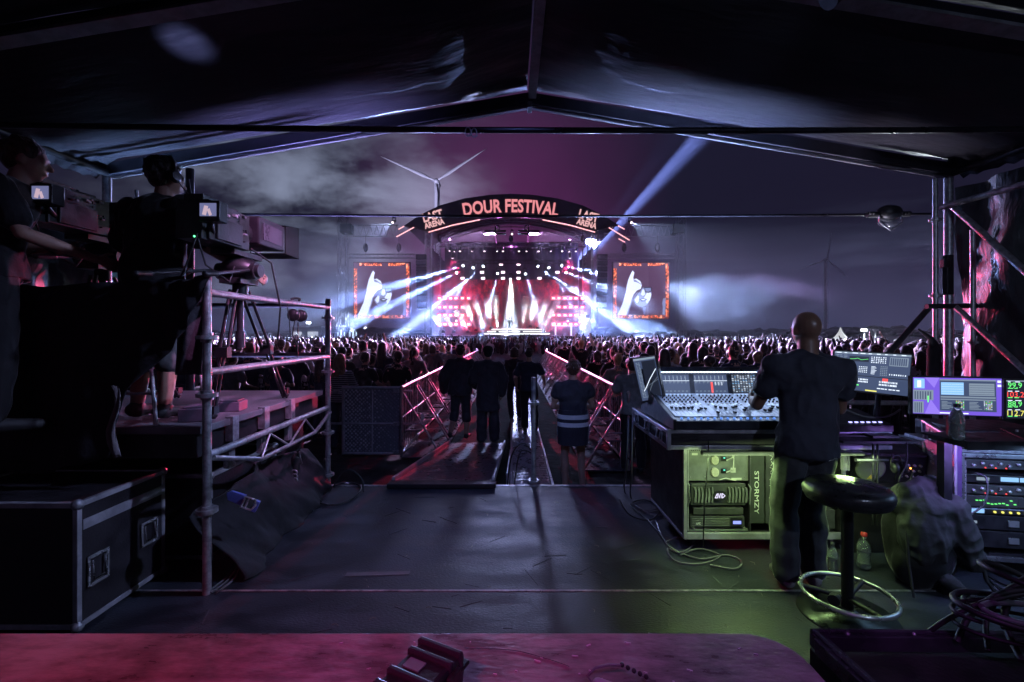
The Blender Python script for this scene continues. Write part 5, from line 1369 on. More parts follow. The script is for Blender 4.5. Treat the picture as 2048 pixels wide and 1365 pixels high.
# soft cover and blue clip by the case
m = MB()
def sofa(u, v):
    y = 2.95 + u * 1.7; w_ = .55 * (1 - v) + .10; x = -2.06 + (1 - v) * (.32 - .10 * u) + .03 * math.sin(u * 12 + v * 5) + .07 * noise.noise(Vector((u * 7 + v * 2, v * 2, 0))) + .02 * noise.noise(Vector((u * 18 + v * 4, v * 3, 5))); z = DK + .004 + v * (.42 + .12 * math.sin(u * 3)); return Vector((x, y, z))
m.grid(90, 36, sofa); o = m.build('cloth_cover', M_CLOTH, None, org=(-2.0, 3.6, DK)); so = o.modifiers.new('t', 'SOLIDIFY'); so.thickness = .01
tag(o, 'crumpled black cover spilling out under the camera riser', 'cloth')
M_BLUEP = mat('blue_plastic', (.10, .13, .45), .45, var=.25, vscale=14)
c = at(486, 1002, 3.0); t = thing('strap_buckle', c, 'blue strap end with a chrome buckle on the black cover', 'strap buckle')
q = Euler((0, R(24), R(12))).to_matrix()
m = MB(); m.prism([c + q @ Vector(p_) for p_ in ((-.115, 0, .012), (-.09, 0, .036), (-.0, 0, .036), (.0, 0, -.036), (-.09, 0, -.028))], (0, 1, 0), .02); m.box(c + q @ Vector((.085, .01, -.01)), (.03, .03, .075), q); m.build('strap', M_BLUEP, t, bevel=.004)
m = MB(); m.path([c + q @ Vector(p_) for p_ in ((.005, -.01, -.036), (.07, -.01, -.036), (.085, -.01, 0), (.07, -.01, .036), (.005, -.01, .036))], .007, 8, close=True); m.tube(c + q @ Vector((.03, -.01, -.03)), c + q @ Vector((.03, -.01, .03)), .006, n=8); m.build('buckle', M_CHROME, t)
# mic stand like tripod foot with cables by the far post
t = thing('folded_stand', (-2.02, 4.35, DK), 'folded black stand with looped cable beside the far post of the riser', 'stand')
m = MB(); m.cap((-2.02, 4.2, DK + .12), (-2.0, 4.22, DK + .46), .03, .042); m.path([(-2.0, 4.2, DK + .46), (-1.98, 4.2, DK + .52), (-1.97, 4.24, DK + .40)], .02, 8); m.build('column', M_BLACKPL, t)
for k in range(4):
    m = MB(); m.path([Vector((-2.0 + math.cos(a) * .035, 4.17, DK + .34 - k * .035 + math.sin(a) * .02)) for a in [i * .6 for i in range(11)]], .006, 5, close=True); m.build('ring', M_GALV, t)
for a in (-.5, .7, 2.2):
    m = MB(); m.tube((-2.0, 4.2, DK + .2), (-2.0 + math.cos(a) * .24, 4.2 + math.sin(a) * .22, DK + .012), .010, n=8); m.build('leg', M_DARKMETAL, t)
def cable(label, pts, r=.006, m_=None, cat='cable', name='cable', group=None):
    # smooth through pts
    P_ = [Vector(p) for p in pts]; out = []
    for i in range(len(P_) - 1):
        p0, p1, p2, p3 = P_[max(i - 1, 0)], P_[i], P_[i + 1], P_[min(i + 2, len(P_) - 1)]
        for k in range(8):
            t_ = k / 8; out.append(.5 * ((2 * p1) + (p2 - p0) * t_ + (2 * p0 - 5 * p1 + 4 * p2 - p3) * t_ * t_ + (3 * p1 - p0 - 3 * p2 + p3) * t_ ** 3))
    out.append(P_[-1]); mb = MB(); mb.path(out, r, 6); return tag(mb.build(name, m_ or M_RUBBER, None, org=P_[0]), label, cat, group)
def G(px, py, h=.012): d = FPX * (CAM_H - DK - h) / (py - PY0); return Vector(((px - PX0) / FPX * d, d, DK + h))
M_GCAB = mat('grey_cable', (.12, .12, .13), .45)
cable('black cable looping on the deck beside the far riser post', [G(640, 985), G(690, 965), G(722, 975), G(700, 1000), G(660, 1010), G(600, 1000), G(560, 1030)], .008)
cable('black cable standing in an arc beside the far riser post', [(-1.85, 4.72, DK + .02), (-1.78, 4.7, DK + .16), (-1.66, 4.7, DK + .20), (-1.55, 4.68, DK + .12), (-1.50, 4.6, DK + .01)], .008)
for k, dx in enumerate((0, 10, 20)):
    cable('%s pale cable curving along the deck below the near riser post' % ('outer', 'middle', 'inner')[k], [G(412 + dx, 1186), G(446 + dx, 1160), G(470 + dx * .6, 1130), G(480 + dx * .3, 1100)], .006, M_GCAB, group='pale cables below the riser post')

# lamps of the control area (outside the picture) that tint the riser and the counter
def par(loc, tgt, e_, c_, ang, lab, bl=.6):
    t = thing('tent_lamp', loc, lab, 'lamp'); d = (Vector(tgt) - Vector(loc)).normalized(); loc = Vector(loc)
    m = MB(); m.tube(loc - d * .2, loc, .07, .09, n=16); m.build('can', M_BLACKPL, t)
    m = MB(); m.tube(loc - d * .01, loc - d * .004, .08, n=16); m.build('lens', glow('lens_' + lab[:6], c_, 2), t)
    spot('tent_light', loc + d * .01, tgt, e_, c_, ang, t, bl, .05)
par(rel(-.3, 2.5, 1.9), rel(-2.7, 4.0, -.7), 330, (.90, .36, .88), 35, 'magenta lamp under the tent roof aimed at the camera riser')
par(rel(-1.6, -.4, 1.3), rel(-.95, 1.25, -.93), 120, (1, .05, .20), 52, 'crimson lamp behind the camera aimed at the counter')
par(rel(.5, -.5, 1.3), rel(.35, 1.2, -.93), 60, (.68, .16, 1), 52, 'purple lamp behind the camera aimed at the counter')
par(rel(-2.7, .9, -1.1), rel(-2.35, 3.25, 2.05), 1100, (.42, .48, 1), 4.8, 'small blue lamp shining up at the tent roof', .9)

# added strip lamps, hidden in front of the deck, brighten the front of the roof
for x0, w_, c_, e_, lab in ((-3.9, 1.3, (.28, .45, .85), 16, 'outer left'), (-2.1, 1.5, (.40, .38, 1.0), 20, 'left'), (-.7, 1.0, (.65, .25, .80), 10, 'inner left'), (1.9, 1.6, (.42, .55, 1.0), 26, 'right'), (3.7, 1.0, (.45, .42, .55), 6, 'outer right')):
    t = thing('roof_fill_lamp', (x0, 4.98, 0), 'added strip lamp hidden in front of the deck, %s' % lab, 'lamp', 'added strip lamps in front of the deck')
    m = MB(); m.b2(x0 - w_ / 2, x0 + w_ / 2, 4.93, 5.03, .04, .16); m.build('housing', M_DARKMETAL, t)
    area('roof_fill_light', (x0, 4.98, .17), (x0, 4.74, 4.5), e_ * 1.35, c_, w_, .06, t, spread=25)
# bluish fill lamps added under the roof, out of the picture
for loc_, tgt_, c_, e_, an, lab in ((rel(2.0, 2.88, 2.12), rel(-2.4, 2.9, -1.1), (.42, .50, .95), 400, 50, 'aimed across at the riser'), (rel(2.6, -1.2, 1.4), rel(3.0, 3.2, -.4), (.42, .52, .80), 150, 74, 'behind the camera at right'), (rel(.1, 2.2, 2.2), rel(-.1, 5.3, -1.7), (.24, .36, 1.0), 150, 66, 'over the middle of the deck')):
    t = thing('fill_lamp', loc_, 'added bluish fill lamp under the tent roof, %s' % lab, 'lamp'); d = (tgt_ - loc_).normalized()
    m = MB(); m.tube(loc_ - d * .14, loc_, .05, .07, n=14); m.build('can', M_DARKMETAL, t)
    spot('control_area_light', loc_ + d * .01, tgt_, e_, c_, an, t, .8, .08)
# ================================================================== aisle, ramp, barriers, gate
M_RAMP = mat('wet_ramp_plate', (.085, .08, .10), .34, .4, var=.12, vscale=9, bump=.07, bscale=12)
t = thing('ramp', (-.65, 6.6, 0), 'dark metal ramp leading from the grass up to the deck', 'ramp')
A0, A1 = Vector((-1.27, 4.86, DK + .03)), Vector((-.20, 4.86, DK + .03)); B0, B1 = Vector((-1.14, 8.35, .03)), Vector((-.13, 8.35, .03))
m = MB(); m.prism([A0, A1, B1, B0], (0, 0, 1), -.03); m.build('plate', M_RAMP, t)
m = MB()
for a, b in ((A0, B0), (A1, B1)):
    d = (b - a); q = d.to_track_quat('Y', 'Z').to_matrix(); m.box((a + b) / 2 + Vector((0, 0, .015)), (.03, d.length, .07), q)
m.build('side_rail', M_ALU, t, bevel=.003)
m = MB(); m.b2(-1.30, -.17, 4.72, 4.85, DK + .006, DK + .05); m.build('lip', M_DARKMETAL, t, bevel=.006)
t = thing('step_frame', (-.08, 6.0, .0), 'small aluminium step ladder frame lying along the ramp edge', 'ladder')
m = MB()
for z in (.12, .30): m.tube((-.06, 5.6, z), (-.02, 7.0, z - .06), .016, n=8)
for k in range(7): m.tube((-.06 + k * .006, 5.65 + k * .2, .12 - k * .008), (-.06 + k * .006, 5.65 + k * .2, .30 - k * .008), .012, n=6)
m.build('rungs', M_ALU, t)
# cable track plates along the aisle
M_TRACK = mat('track_plastic', (.24, .235, .27), .30, .4, var=.2, vscale=9, bump=.06, bscale=40)
TW = ['first', 'second', 'third', 'fourth', 'fifth', 'sixth', 'seventh', 'eighth', 'ninth', 'tenth', 'eleventh', 'twelfth', 'thirteenth', 'fourteenth', 'fifteenth', 'sixteenth', 'seventeenth', 'eighteenth', 'nineteenth', 'twentieth', 'twenty-first', 'twenty-second', 'twenty-third', 'last']
proto = None; k = 0; y = 5.2
while k < 24:
    loc = (.26 + .0 * k, y + .5, 0)
    lab = 'ribbed metal cable track plate in the aisle, %s from the deck' % TW[k]
    if proto is None:
        proto = thing('track_plate', loc, lab, 'cable track', 'cable track plates along the aisle')
        def L(x, yy, z): return Vector((loc[0] + x, loc[1] + yy, z))
        m = MB(); m.box(L(0, 0, .03), (.50, .985, .05)); m.build('base', M_TRACK, proto, bevel=.006)
        m = MB()
        for i in range(9):
            for j in range(4): m.box(L(-.195 + j * .13, -.44 + i * .11, .0575), (.10, .082, .006))
        m.build('tread', M_TRACK, proto, bevel=.002)
        m = MB()
        for x in (-.27, .27): m.box(L(x, 0, .04), (.035, .985, .07))
        m.build('edge_rail', M_ALU, proto, bevel=.004)
    else: dup(proto, loc, 0, lab)
    y += 1.0; k += 1

# crowd barriers
M_BAR = mat('barrier_steel', (.40, .38, .40), .36, .85, var=.3, vscale=12)
def barrier_proto(sgn, loc, lab, grp):
    t = thing('crowd_barrier', loc, lab, 'crowd barrier', grp)
    def L(x, y, z): return Vector((loc[0] + x * sgn, loc[1] + y, z))
    m = MB(); m.tube(L(0, -.58, 1.17), L(0, .58, 1.17), .026, n=10)
    m.tube(L(0, -.58, .12), L(0, .58, .12), .02, n=8); m.tube(L(0, -.58, .68), L(0, .58, .68), .014, n=6)
    for yy in (-.57, .57): m.tube(L(0, yy, .04), L(0, yy, 1.17), .022, n=8)
    m.build('frame', M_BAR, t)
    for i in range(8):
        m = MB(); m.tube(L(0, -.45 + i * .13, .12), L(0, -.45 + i * .13, 1.15), .009, n=5); m.build('upright', M_BAR, t)
    for yy in (-.50, .50):
        m = MB(); m.tube(L(0, yy, 1.08), L(.62, yy, .06), .018, n=8); m.tube(L(.31, yy, .57), L(0, yy, .57), .012, n=6); m.build('brace', M_BAR, t)
    m = MB(); m.b2(loc[0], loc[0] + sgn * .64, loc[1] - .57, loc[1] + .57, .025, .045); m.build('foot_plate', M_RAMP, t)
    m = MB(); m.b2(loc[0] + sgn * .05, loc[0] + sgn * .30, loc[1] - .5, loc[1] + .5, .44, .46); m.build('step', M_RAMP, t)
    return t
words = ['nearest', 'second', 'third', 'fourth', 'fifth', 'sixth', 'seventh', 'eighth', 'ninth', 'tenth', 'eleventh', 'twelfth', 'thirteenth', 'fourteenth', 'fifteenth', 'sixteenth', 'seventeenth', 'eighteenth', 'nineteenth', 'twentieth']
for sgn, x0, sd in ((1, -1.78, 'left'), (-1, 1.70, 'right')):
    pr = None
    for i in range(20):
        y = 7.9 + i * 1.18 if sgn > 0 else 7.2 + i * 1.18
        fl = max(0, i - 13) * .10
        loc = (x0 - sgn * fl, y, 0); lab = 'metal crowd barrier section, %s in the row %s of the aisle' % (words[i], sd)
        if pr is None: pr = barrier_proto(sgn, loc, lab, 'crowd barrier sections along the aisle')
        else: dup(pr, loc, R(4 * sgn) if fl else 0, lab)

# metal gate left of the barrier row
t = thing('metal_gate', (-2.25, 7.5, 0), 'metal gate with two perforated sheet panels in an aluminium frame', 'gate')
def GP(u, z): return Vector((-2.80 + u * 1.0, 7.50 + u * -.02, z))
def perf():
    m_ = bpy.data.materials.new('perforated_sheet'); m_.use_nodes = True; t_ = NT(m_.node_tree); b = m_.node_tree.nodes['Principled BSDF']
    tcn = t_.n('ShaderNodeTexCoord'); vo = t_.n('ShaderNodeTexVoronoi', i_Scale=22.0, i_Randomness=.25); mp_ = t_.n('ShaderNodeMapping'); mp_.inputs['Rotation'].default_value = (0, R(45), 0)
    t_.l(tcn.outputs['Object'], mp_.inputs[0]); t_.l(mp_.outputs[0], vo.inputs['Vector'])
    cr_ = t_.n('ShaderNodeValToRGB'); cr_.color_ramp.elements[0].position = .25; cr_.color_ramp.elements[0].color = (.8, .82, .86, 1); cr_.color_ramp.elements[1].position = .5; cr_.color_ramp.elements[1].color = (.20, .21, .25, 1)
    t_.l(vo.outputs['Distance'], cr_.inputs[0]); t_.l(cr_.outputs[0], b.inputs['Base Color']); b.inputs['Metallic'].default_value = .5; b.inputs['Roughness'].default_value = .40
    bp = t_.n('ShaderNodeBump', i_Strength=.8, i_Distance=.01); t_.l(vo.outputs['Distance'], bp.inputs['Height']); t_.l(bp.outputs[0], b.inputs['Normal'])
    return m_
PERF = perf()
m = MB(); z0, z1 = .06, 1.14
for a, b, r in ((GP(0, z1), GP(1, z1), .028), (GP(0, z0), GP(1, z0), .022), (GP(.02, z0), GP(.02, z1), .024), (GP(.98, z0), GP(.98, z1), .024), (GP(.5, z0), GP(.5, z1), .014)): m.tube(a, b, r, n=10)
m.tube(GP(-.18, z1 - .07), GP(0, z1 - .07), .018, n=8); m.tube(GP(-.18, .55), GP(1.16, .55), .018, n=8); m.tube(GP(1, z1 - .05), GP(1.16, z1 - .05), .018, n=8)
m.build('gate_frame', M_ALU, t)
for u0, u1 in ((.03, .49), (.51, .97)):
    m = MB(); m.prism([GP(u0, z0 + .02), GP(u1, z0 + .02), GP(u1, z1 - .02), GP(u0, z1 - .02)], (0, 1, 0), .008); m.build('sheet_panel', PERF, t)
m = MB()
for u, z in ((.9, 1.09), (.9, .55), (.9, .09), (-.1, 1.07)): m.box(GP(u, z), (.10, .06, .06))
m.build('clamp', M_GALV, t, bevel=.005)
for k, lab in ((0, 'dark rubbish bag leaning behind the near end of the left barrier'),):
    pass
# drink cups on the barrier step
for x, y, lab in ((-1.62, 8.25, 'pale plastic cup on the barrier step, nearer one'), (-1.62, 9.0, 'pale plastic cup on the barrier step, farther one')):
    m = MB(); m.lathe([(.028, 0), (.038, .12), (.036, .12), (.027, .005), (.0, .005)], (x, y, .462), 12); tag(m.build('plastic_cup', mat('cup_white', (.5, .5, .52), .4), None, org=(x, y, .462)), lab, 'cup', 'cups on the barrier step')
# cables on the pole and into the track
def cable0(label, pts, r): return cable(label, pts, r)
cable('black cable arching from the pole down to the cable track', [(.22, 4.95, .75), (.12, 5.1, .80), (.0, 5.3, .62), (-.06, 5.45, .2), (-.08, 5.6, .04)], .008)
cable('second black cable arching beside the slim pole', [(.22, 4.98, .72), (.10, 5.0, .74), (.04, 5.15, .45), (.02, 5.3, .06)], .008)

# ================================================================== far field
def far_box(name, label, x0, x1, d, y0, y1, m_, cat='container', depth=3, parts=None):
    a = at(x0, y1, d); b = at(x1, y0, d); t = thing(name, (a.x, d, 0), label, cat)
    m = MB(); m.b2(a.x, b.x, d, d + depth, 0.0, b.z); m.build('body', m_, t)
    m = MB(); m.b2(a.x - .1, b.x + .1, d - .1, d + depth + .1, b.z + .002, b.z + .14); m.build('roof', M_GALV, t)
    if parts:
        for u0, u1, v0, v1 in parts:
            m = MB(); m.b2(a.x + (b.x - a.x) * u0, a.x + (b.x - a.x) * u1, d - .03, d - .005, b.z * v0, b.z * v1)
            m.build('window', glow('far_window', (.8, .85, 1), .5), t)
    return t
M_FARW = mat('far_white', (.45, .45, .47), .7, var=.25)
M_FARD = mat('far_dark', (.06, .06, .07), .7, var=.3)
far_box('site_container', 'long white site cabin beyond the crowd on the right', 1765, 1803, 70, 674, 690, M_FARW, parts=[(.1, .25, .4, .75), (.6, .8, .4, .75)])
far_box('site_container', 'second white site cabin farther right near the posts', 1822, 1860, 70, 676, 690, M_FARW)
far_box('site_container', 'white food truck beyond the crowd right of the smoke', 1508, 1545, 75, 674, 690, M_FARW, parts=[(.7, .95, .35, .9)])
far_box('site_container', 'dark service stand beyond the crowd left of the screen', 583, 642, 60, 655, 690, M_FARD, parts=[(.05, .35, .3, .8), (.55, .9, .3, .8)])
t = thing('marquee', (at(1681, 0, 60).x, 60, 0), 'white pointed marquee roof glowing beyond the crowd', 'marquee')
c = at(1681, 681, 60); m = MB(); hw = at(1704, 0, 60).x - c.x
prof = [(hw * 1.0, -.0), (hw * .96, .02)] + [(hw * (1 - k / 8) ** 1.0 * .95, .05 + 1.55 * (k / 8) ** 2.2) for k in range(1, 8)] + [(.02, 1.75)]
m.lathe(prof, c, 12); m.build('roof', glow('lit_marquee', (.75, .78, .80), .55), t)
m = MB()
for s in (-1, 1): m.tube((c.x + s * hw * .93, 60, 0), (c.x + s * hw * .93, 60, c.z), .05, n=6)
m.build('post', M_GALV, t)
for px, lit, lab in ((1728, True, 'lit floodlight mast beyond the crowd on the right'), (1751, False, 'unlit floodlight mast right of the lit one')):
    p = at(px, 662, 65); t = thing('light_mast', (p.x, 65, 0), lab, 'light mast'); m = MB(); m.tube((p.x, 65, 0), p, .10, n=8); m.build('mast', M_GALV, t)
    m = MB(); m.box(p + Vector((0, 0, .1)), (.7, .25, .28)); m.build('lamp_head', glow('flood', (.85, .92, 1), 14) if lit else M_GALV, t)
    if lit: area('flood_light', p + Vector((0, -.3, .05)), p + Vector((0, -20, -10)), 2500, (.8, .9, 1), .7, .3, t)
p = at(617, 646, 60); t = thing('light_mast', (p.x, 60, 0), 'lit floodlight over the dark service stand at left', 'light mast'); m = MB(); m.tube((p.x, 60.3, 0), p + Vector((0, .3, 0)), .08, n=8); m.build('mast', M_GALV, t)
m = MB(); m.box(p, (.5, .2, .25)); m.build('lamp_head', glow('flood', (.85, .92, 1), 14), t)
# distant fence and tree line
t = thing('fence', (0, 62, 0), 'long dark screened fence along the far edge of the field', 'fence'); m = MB()
m.b2(-90, at(1560, 0, 62).x, 64, 64.1, .0, 2.1); m.build('screen', M_FARD, t)
m = MB()
for i in range(46): x = -90 + i * 2.6; m.tube((x, 64.2, 0), (x, 64.2, 2.3), .04, n=5)
m.build('post_row', M_GALV, t)['kind'] = 'stuff'
t = thing('fence', (at(1760, 0, 30).x, 30, 0), 'mauve screened fence behind the monitors on the right', 'fence'); m = MB()
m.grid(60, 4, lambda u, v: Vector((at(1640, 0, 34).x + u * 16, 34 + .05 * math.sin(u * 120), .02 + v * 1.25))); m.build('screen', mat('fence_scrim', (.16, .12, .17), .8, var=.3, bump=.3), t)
r_ = random.Random(9); m = MB()
for i in range(420):
    x = r_.uniform(-260, 330); y = r_.uniform(190, 230); h_ = r_.uniform(3, 8) * (.6 + .4 * noise.noise(Vector((x * .02, 0, 0)))); m.ball((x, y, h_ * .5), (r_.uniform(3, 6), 3, h_ * .55), 7, 5)
for v in m.v: v += Vector((noise.noise(v * .4), noise.noise(v * .41), noise.noise(v * .39))) * .8
m.build('treeline', mat('far_foliage', (.03, .035, .03), .9), None)['kind'] = 'stuff'
# wind turbines
M_TURB = mat('turbine_white', (.55, .55, .60), .5)
def turbine(px, py, d, angs, L, lab, r0=1.9):
    h = at(px, py, d); t = thing('wind_turbine', (h.x, d, 0), lab, 'wind turbine', 'wind turbines behind the festival ground')
    m = MB(); m.tube((h.x, d, 0), (h.x, d, h.z - 1.4), r0 * 1.25, r0, n=20); m.build('tower', M_TURB, t)
    m = MB(); m.cap(h + Vector((0, -1.5, 0)), h + Vector((0, 6, 0)), 1.9, 1.6, 12); n_ = m.build('nacelle', M_TURB, t)
    for a in angs:
        dv = Vector((math.cos(R(a)), 0, math.sin(R(a)))); m = MB(); nn = Vector((0, -3.2, 0)); pv_ = Vector((-dv.z, 0, dv.x))
        secs = [(.0, .8, .8), (.08, 1.0, .7), (.2, 2.0, .5), (.5, 1.2, .3), (.8, .7, .18), (1, .2, .08)]; vs = []
        for s_, w_, th in secs:
            c_ = h + nn + dv * (1.5 + s_ * L)
            for q_ in range(8): aa = q_ * math.pi / 4; vs.append(c_ + pv_ * math.cos(aa) * w_ * .62 + Vector((0, 1, 0)) * math.sin(aa) * th)
        fs = [(j * 8 + i, j * 8 + (i + 1) % 8, (j + 1) * 8 + (i + 1) % 8, (j + 1) * 8 + i) for j in range(5) for i in range(8)] + [tuple(range(7, -1, -1)), tuple(range(40, 48))]
        m.add(vs, fs, 0, True); m.build('blade', M_TURB, t)
    m = MB(); m.ball(h + Vector((0, -3.2, 0)), (1.7, 2.0, 1.7), 12, 8); m.build('hub', M_TURB, t)
turbine(874, 366, 300, (156, 33, 270), 38, 'large white wind turbine rising behind the stage roof')
turbine(1651, 520, 700, (200, 80, 320), 40, 'faint distant wind turbine right of the bald engineer', 2.2)
p_ = Vector((-70, 215, 4)); t = thing('light_mast', (p_.x, p_.y, 0), 'added unseen floodlight behind the field brightening the wind turbine', 'light mast')  # mast and lamp added only to brighten the turbine
MB().tube((p_.x, p_.y, 0), p_ - Vector((0, 0, .4)), .1, n=8).build('mast', M_GALV, t); MB().box(p_ - Vector((0, 0, .2)), (.8, .5, .4)).build('lamp_head', M_GALV, t)
spot('flood_light', p_ + Vector((0, 0, .2)), (-48, 300, 108), 900000, (.62, .60, .95), 50, t, .5, .3)
# flames and smoke pots left of the stage
M_SMK = smoke_mat('pot_smoke', .35, (.9, .92, 1), lambda t, x, y, z: t.math('MULTIPLY', t.smooth(t.math('SQRT', t.math('ADD', t.math('MULTIPLY', x, x), t.math('MULTIPLY', y, y))), 1.0, .3), t.smooth(z, 2.1, 1.2)), 1.2, (.38, .6), .1)
for px, lab in ((682, 'left'), (706, 'right')):
    p = at(px, 672, 46); p.z = 1.4; t = thing('smoke_machine', p, 'pale smoke puff over lit posts beyond the crowd at left, %s one' % lab, 'smoke machine', 'smoke puffs left of the stage')
    m = MB(); m.lathe([(.3, 0), (.6, .6), (.9, 1.3), (.6, 2.1)], n=12); o = bpy.data.objects.new('puff', m.mesh('puff', M_SMK)); COL.objects.link(o); o.parent = t; o.location = (0, 0, .9)
    for k in (-1, 0, 1):
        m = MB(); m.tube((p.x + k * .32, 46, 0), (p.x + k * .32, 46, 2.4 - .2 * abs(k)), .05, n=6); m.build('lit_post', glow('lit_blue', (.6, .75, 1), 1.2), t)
    spot('pot_light', (p.x, 45.8, 1.6), (p.x, 46.2, 5), 2500, (.5, .62, 1), 60, t, .5)
# ================================================================== MIXING DESK AREA (right)
M_CONS = mat('console_body', (.030, .034, .045), .38, .3, var=.3, vscale=8, bump=.06, bscale=60)
M_PANELB = mat('console_panel', (.30, .34, .42), .4, .3, var=.1)
G_W = glow('ui_white', (.75, .85, 1), 1.0); G_B = glow('ui_slate', (.045, .065, .13), .9); G_LB = glow('ui_lightblue', (.25, .50, .85), .9)
G_G = glow('ui_green', (.15, .9, .2), 1.0); G_R = glow('ui_red', (1, .08, .07), 1.0); G_Y = glow('ui_yellow', (.85, .8, .15), .9)
G_P = glow('ui_purple', (.16, .09, .62), .9); G_D = glow('ui_dark', (.012, .016, .03), .8); G_GR = glow('ui_grey', (.22, .28, .36), .8); G_P2 = glow('ui_violet', (.30, .20, .85), .8)
UI = [G_W, G_B, G_LB, G_G, G_R, G_Y, G_P, G_D, G_GR, G_P2]     # indices used below
W_, B_, LB_, GN_, RD_, YL_, PU_, DK_, GR_, VI_ = range(10)

class Pane:
    """a flat picture on the quad TL, TR, BR, BL; u right, v down, 0..1; k = layer"""
    def __init__(s, TL, TR, BR, BL):
        s.q = [Vector(p) for p in (TL, TR, BR, BL)]; s.n = (s.q[1] - s.q[0]).cross(s.q[3] - s.q[0]).normalized()
        if s.n.dot(Vector((0, 0, CAM_H)) - s.q[0]) < 0: s.n = -s.n
        s.m = MB()
    def P(s, u, v, k=0):
        a = s.q[0].lerp(s.q[1], u); b = s.q[3].lerp(s.q[2], u); return a.lerp(b, v) + s.n * (.0006 * k)
    def r(s, u0, v0, u1, v1, c, k=1):
        s.m.add([s.P(u0, v1, k), s.P(u1, v1, k), s.P(u1, v0, k), s.P(u0, v0, k)], [(0, 1, 2, 3)], c); return s
    def line(s, pts, w_, c, k=3):
        for (a, b), (d, e) in zip(pts, pts[1:]):
            A, B = s.P(a, b, k), s.P(d, e, k); t = (B - A).normalized().cross(s.n) * w_ * .5; s.m.add([A - t, B - t, B + t, A + t], [(0, 1, 2, 3)], c)
        return s
    def rows(s, u0, v0, u1, v1, n, c, r_, k=2, fill=.5, cols=1, h=.5):
        for j in range(n):
            for i in range(cols):
                a = u0 + (u1 - u0) * i / cols; w_ = (u1 - u0) / cols * fill * r_.uniform(.5, 1.2); b = v0 + (v1 - v0) * j / n
                s.r(a, b, min(a + w_, u1), b + (v1 - v0) / n * h, c, k)
        return s
    def grid(s, u0, v0, u1, v1, nu, nv, c, fu=.6, fv=.6, k=2, r_=None, cs=None):
        for j in range(nv):
            for i in range(nu):
                a = u0 + (u1 - u0) * i / nu; b = v0 + (v1 - v0) * j / nv
                s.r(a, b, a + (u1 - u0) / nu * fu, b + (v1 - v0) / nv * fv, r_.choice(cs) if cs else c, k)
        return s
def monitor(label, TL, TR, BR, BL, paint, stand=None, name='monitor', bz=.015):
    c = (Vector(TL) + Vector(BR)) / 2; t = thing(name, (c.x, c.y, min(Vector(BR).z, Vector(BL).z)), label, 'monitor')
    pn = Pane(TL, TR, BR, BL); q = pn.q; w_ = (q[1] - q[0]).normalized() * bz; h_ = (q[3] - q[0]).normalized() * bz
    m = MB(); m.prism([q[0] - w_ - h_ - pn.n * .002, q[1] + w_ - h_ - pn.n * .002, q[2] + w_ + h_ - pn.n * .002, q[3] - w_ + h_ - pn.n * .002], -pn.n, .03); m.build('casing', M_BLACKPL, t, bevel=.003)
    r_ = random.Random(len(label)); paint(pn, r_); pn.m.build('screen', UI, t)
    if stand: stand(t)
    return t

# ---- table of flight-case lids that carries the console
t = thing('desk_case', (1.75, 3.6, DK + .80), 'aluminium-edged black flight case base carrying the mixing console', 'flight case')
z0, z1 = CAM_H - .80, CAM_H - .665
def skew(x, y): return x
m = MB(); m.b2(1.08, 2.62, 3.16, 4.06, z0, z1); m.build('body', M_LAM, t)
m = MB()
for z in (z0 - .002, z1 - .026): m.b2(1.074, 1.09, 3.15, 4.07, z, z + .028); m.b2(1.074, 2.63, 3.146, 3.16, z, z + .028)
m.b2(1.072, 1.10, 3.142, 3.17, z0 - .004, z1 + .004); m.b2(1.072, 1.10, 4.04, 4.07, z0 - .004, z1 + .004)
m.build('edge_profile', M_ALU, t, bevel=.003)
for y in (3.32, 3.62, 3.92): latch(t, (1.078, y, (z0 + z1) / 2), (-1, 0, 0), .12, .085)

# ---- console
t = thing('mixing_console', (1.76, 3.5, z1), 'large digital mixing console with lit screens, rows of faders and a light strip', 'mixing console')
xa, xb = 1.13, 2.40
YF, ZF, YB, ZB = 3.13, CAM_H - .60, 3.66, CAM_H - .485
m = MB()
prof = [(YF, z1 + .004), (YF, ZF), (YF + .07, ZF + .012), (YB, ZB), (YB + .05, CAM_H - .30), (YB + .09, CAM_H - .272), (YB + .22, CAM_H - .29), (YB + .24, z1 + .004)]
m.prism([Vector((xa, y, z)) for y, z in prof], (1, 0, 0), xb - xa); m.build('body', M_CONS, t, bevel=.006)
for x in (xa - .022, xb):
    m = MB(); m.prism([Vector((x, y + (-.012 if i < 3 else .012), z + (.012 if 1 <= i <= 5 else 0))) for i, (y, z) in enumerate(prof)], (1, 0, 0), .022); m.build('side_cheek', M_DARKMETAL, t, bevel=.005)
m = MB(); m.prism([(xa + .02, YF + .075, ZF + .016), (xb - .02, YF + .075, ZF + .016), (xb - .02, YB - .006, ZB + .003), (xa + .02, YB - .006, ZB + .003)], (0, 0, 1), .003); m.build('control_panel', M_PANELB, t)
def S(u, v, k=0):   # control surface point, v 0 front .. 1 back
    return Vector((xa + .02 + u * (xb - xa - .04), YF + .075 + v * (YB - YF - .08), ZF + .0195 + v * (ZB + .003 - ZF - .016) + k))
kn = MB(); fd = MB(); sl = MB(); bt = MB(); bl = MB(); r_ = random.Random(4)
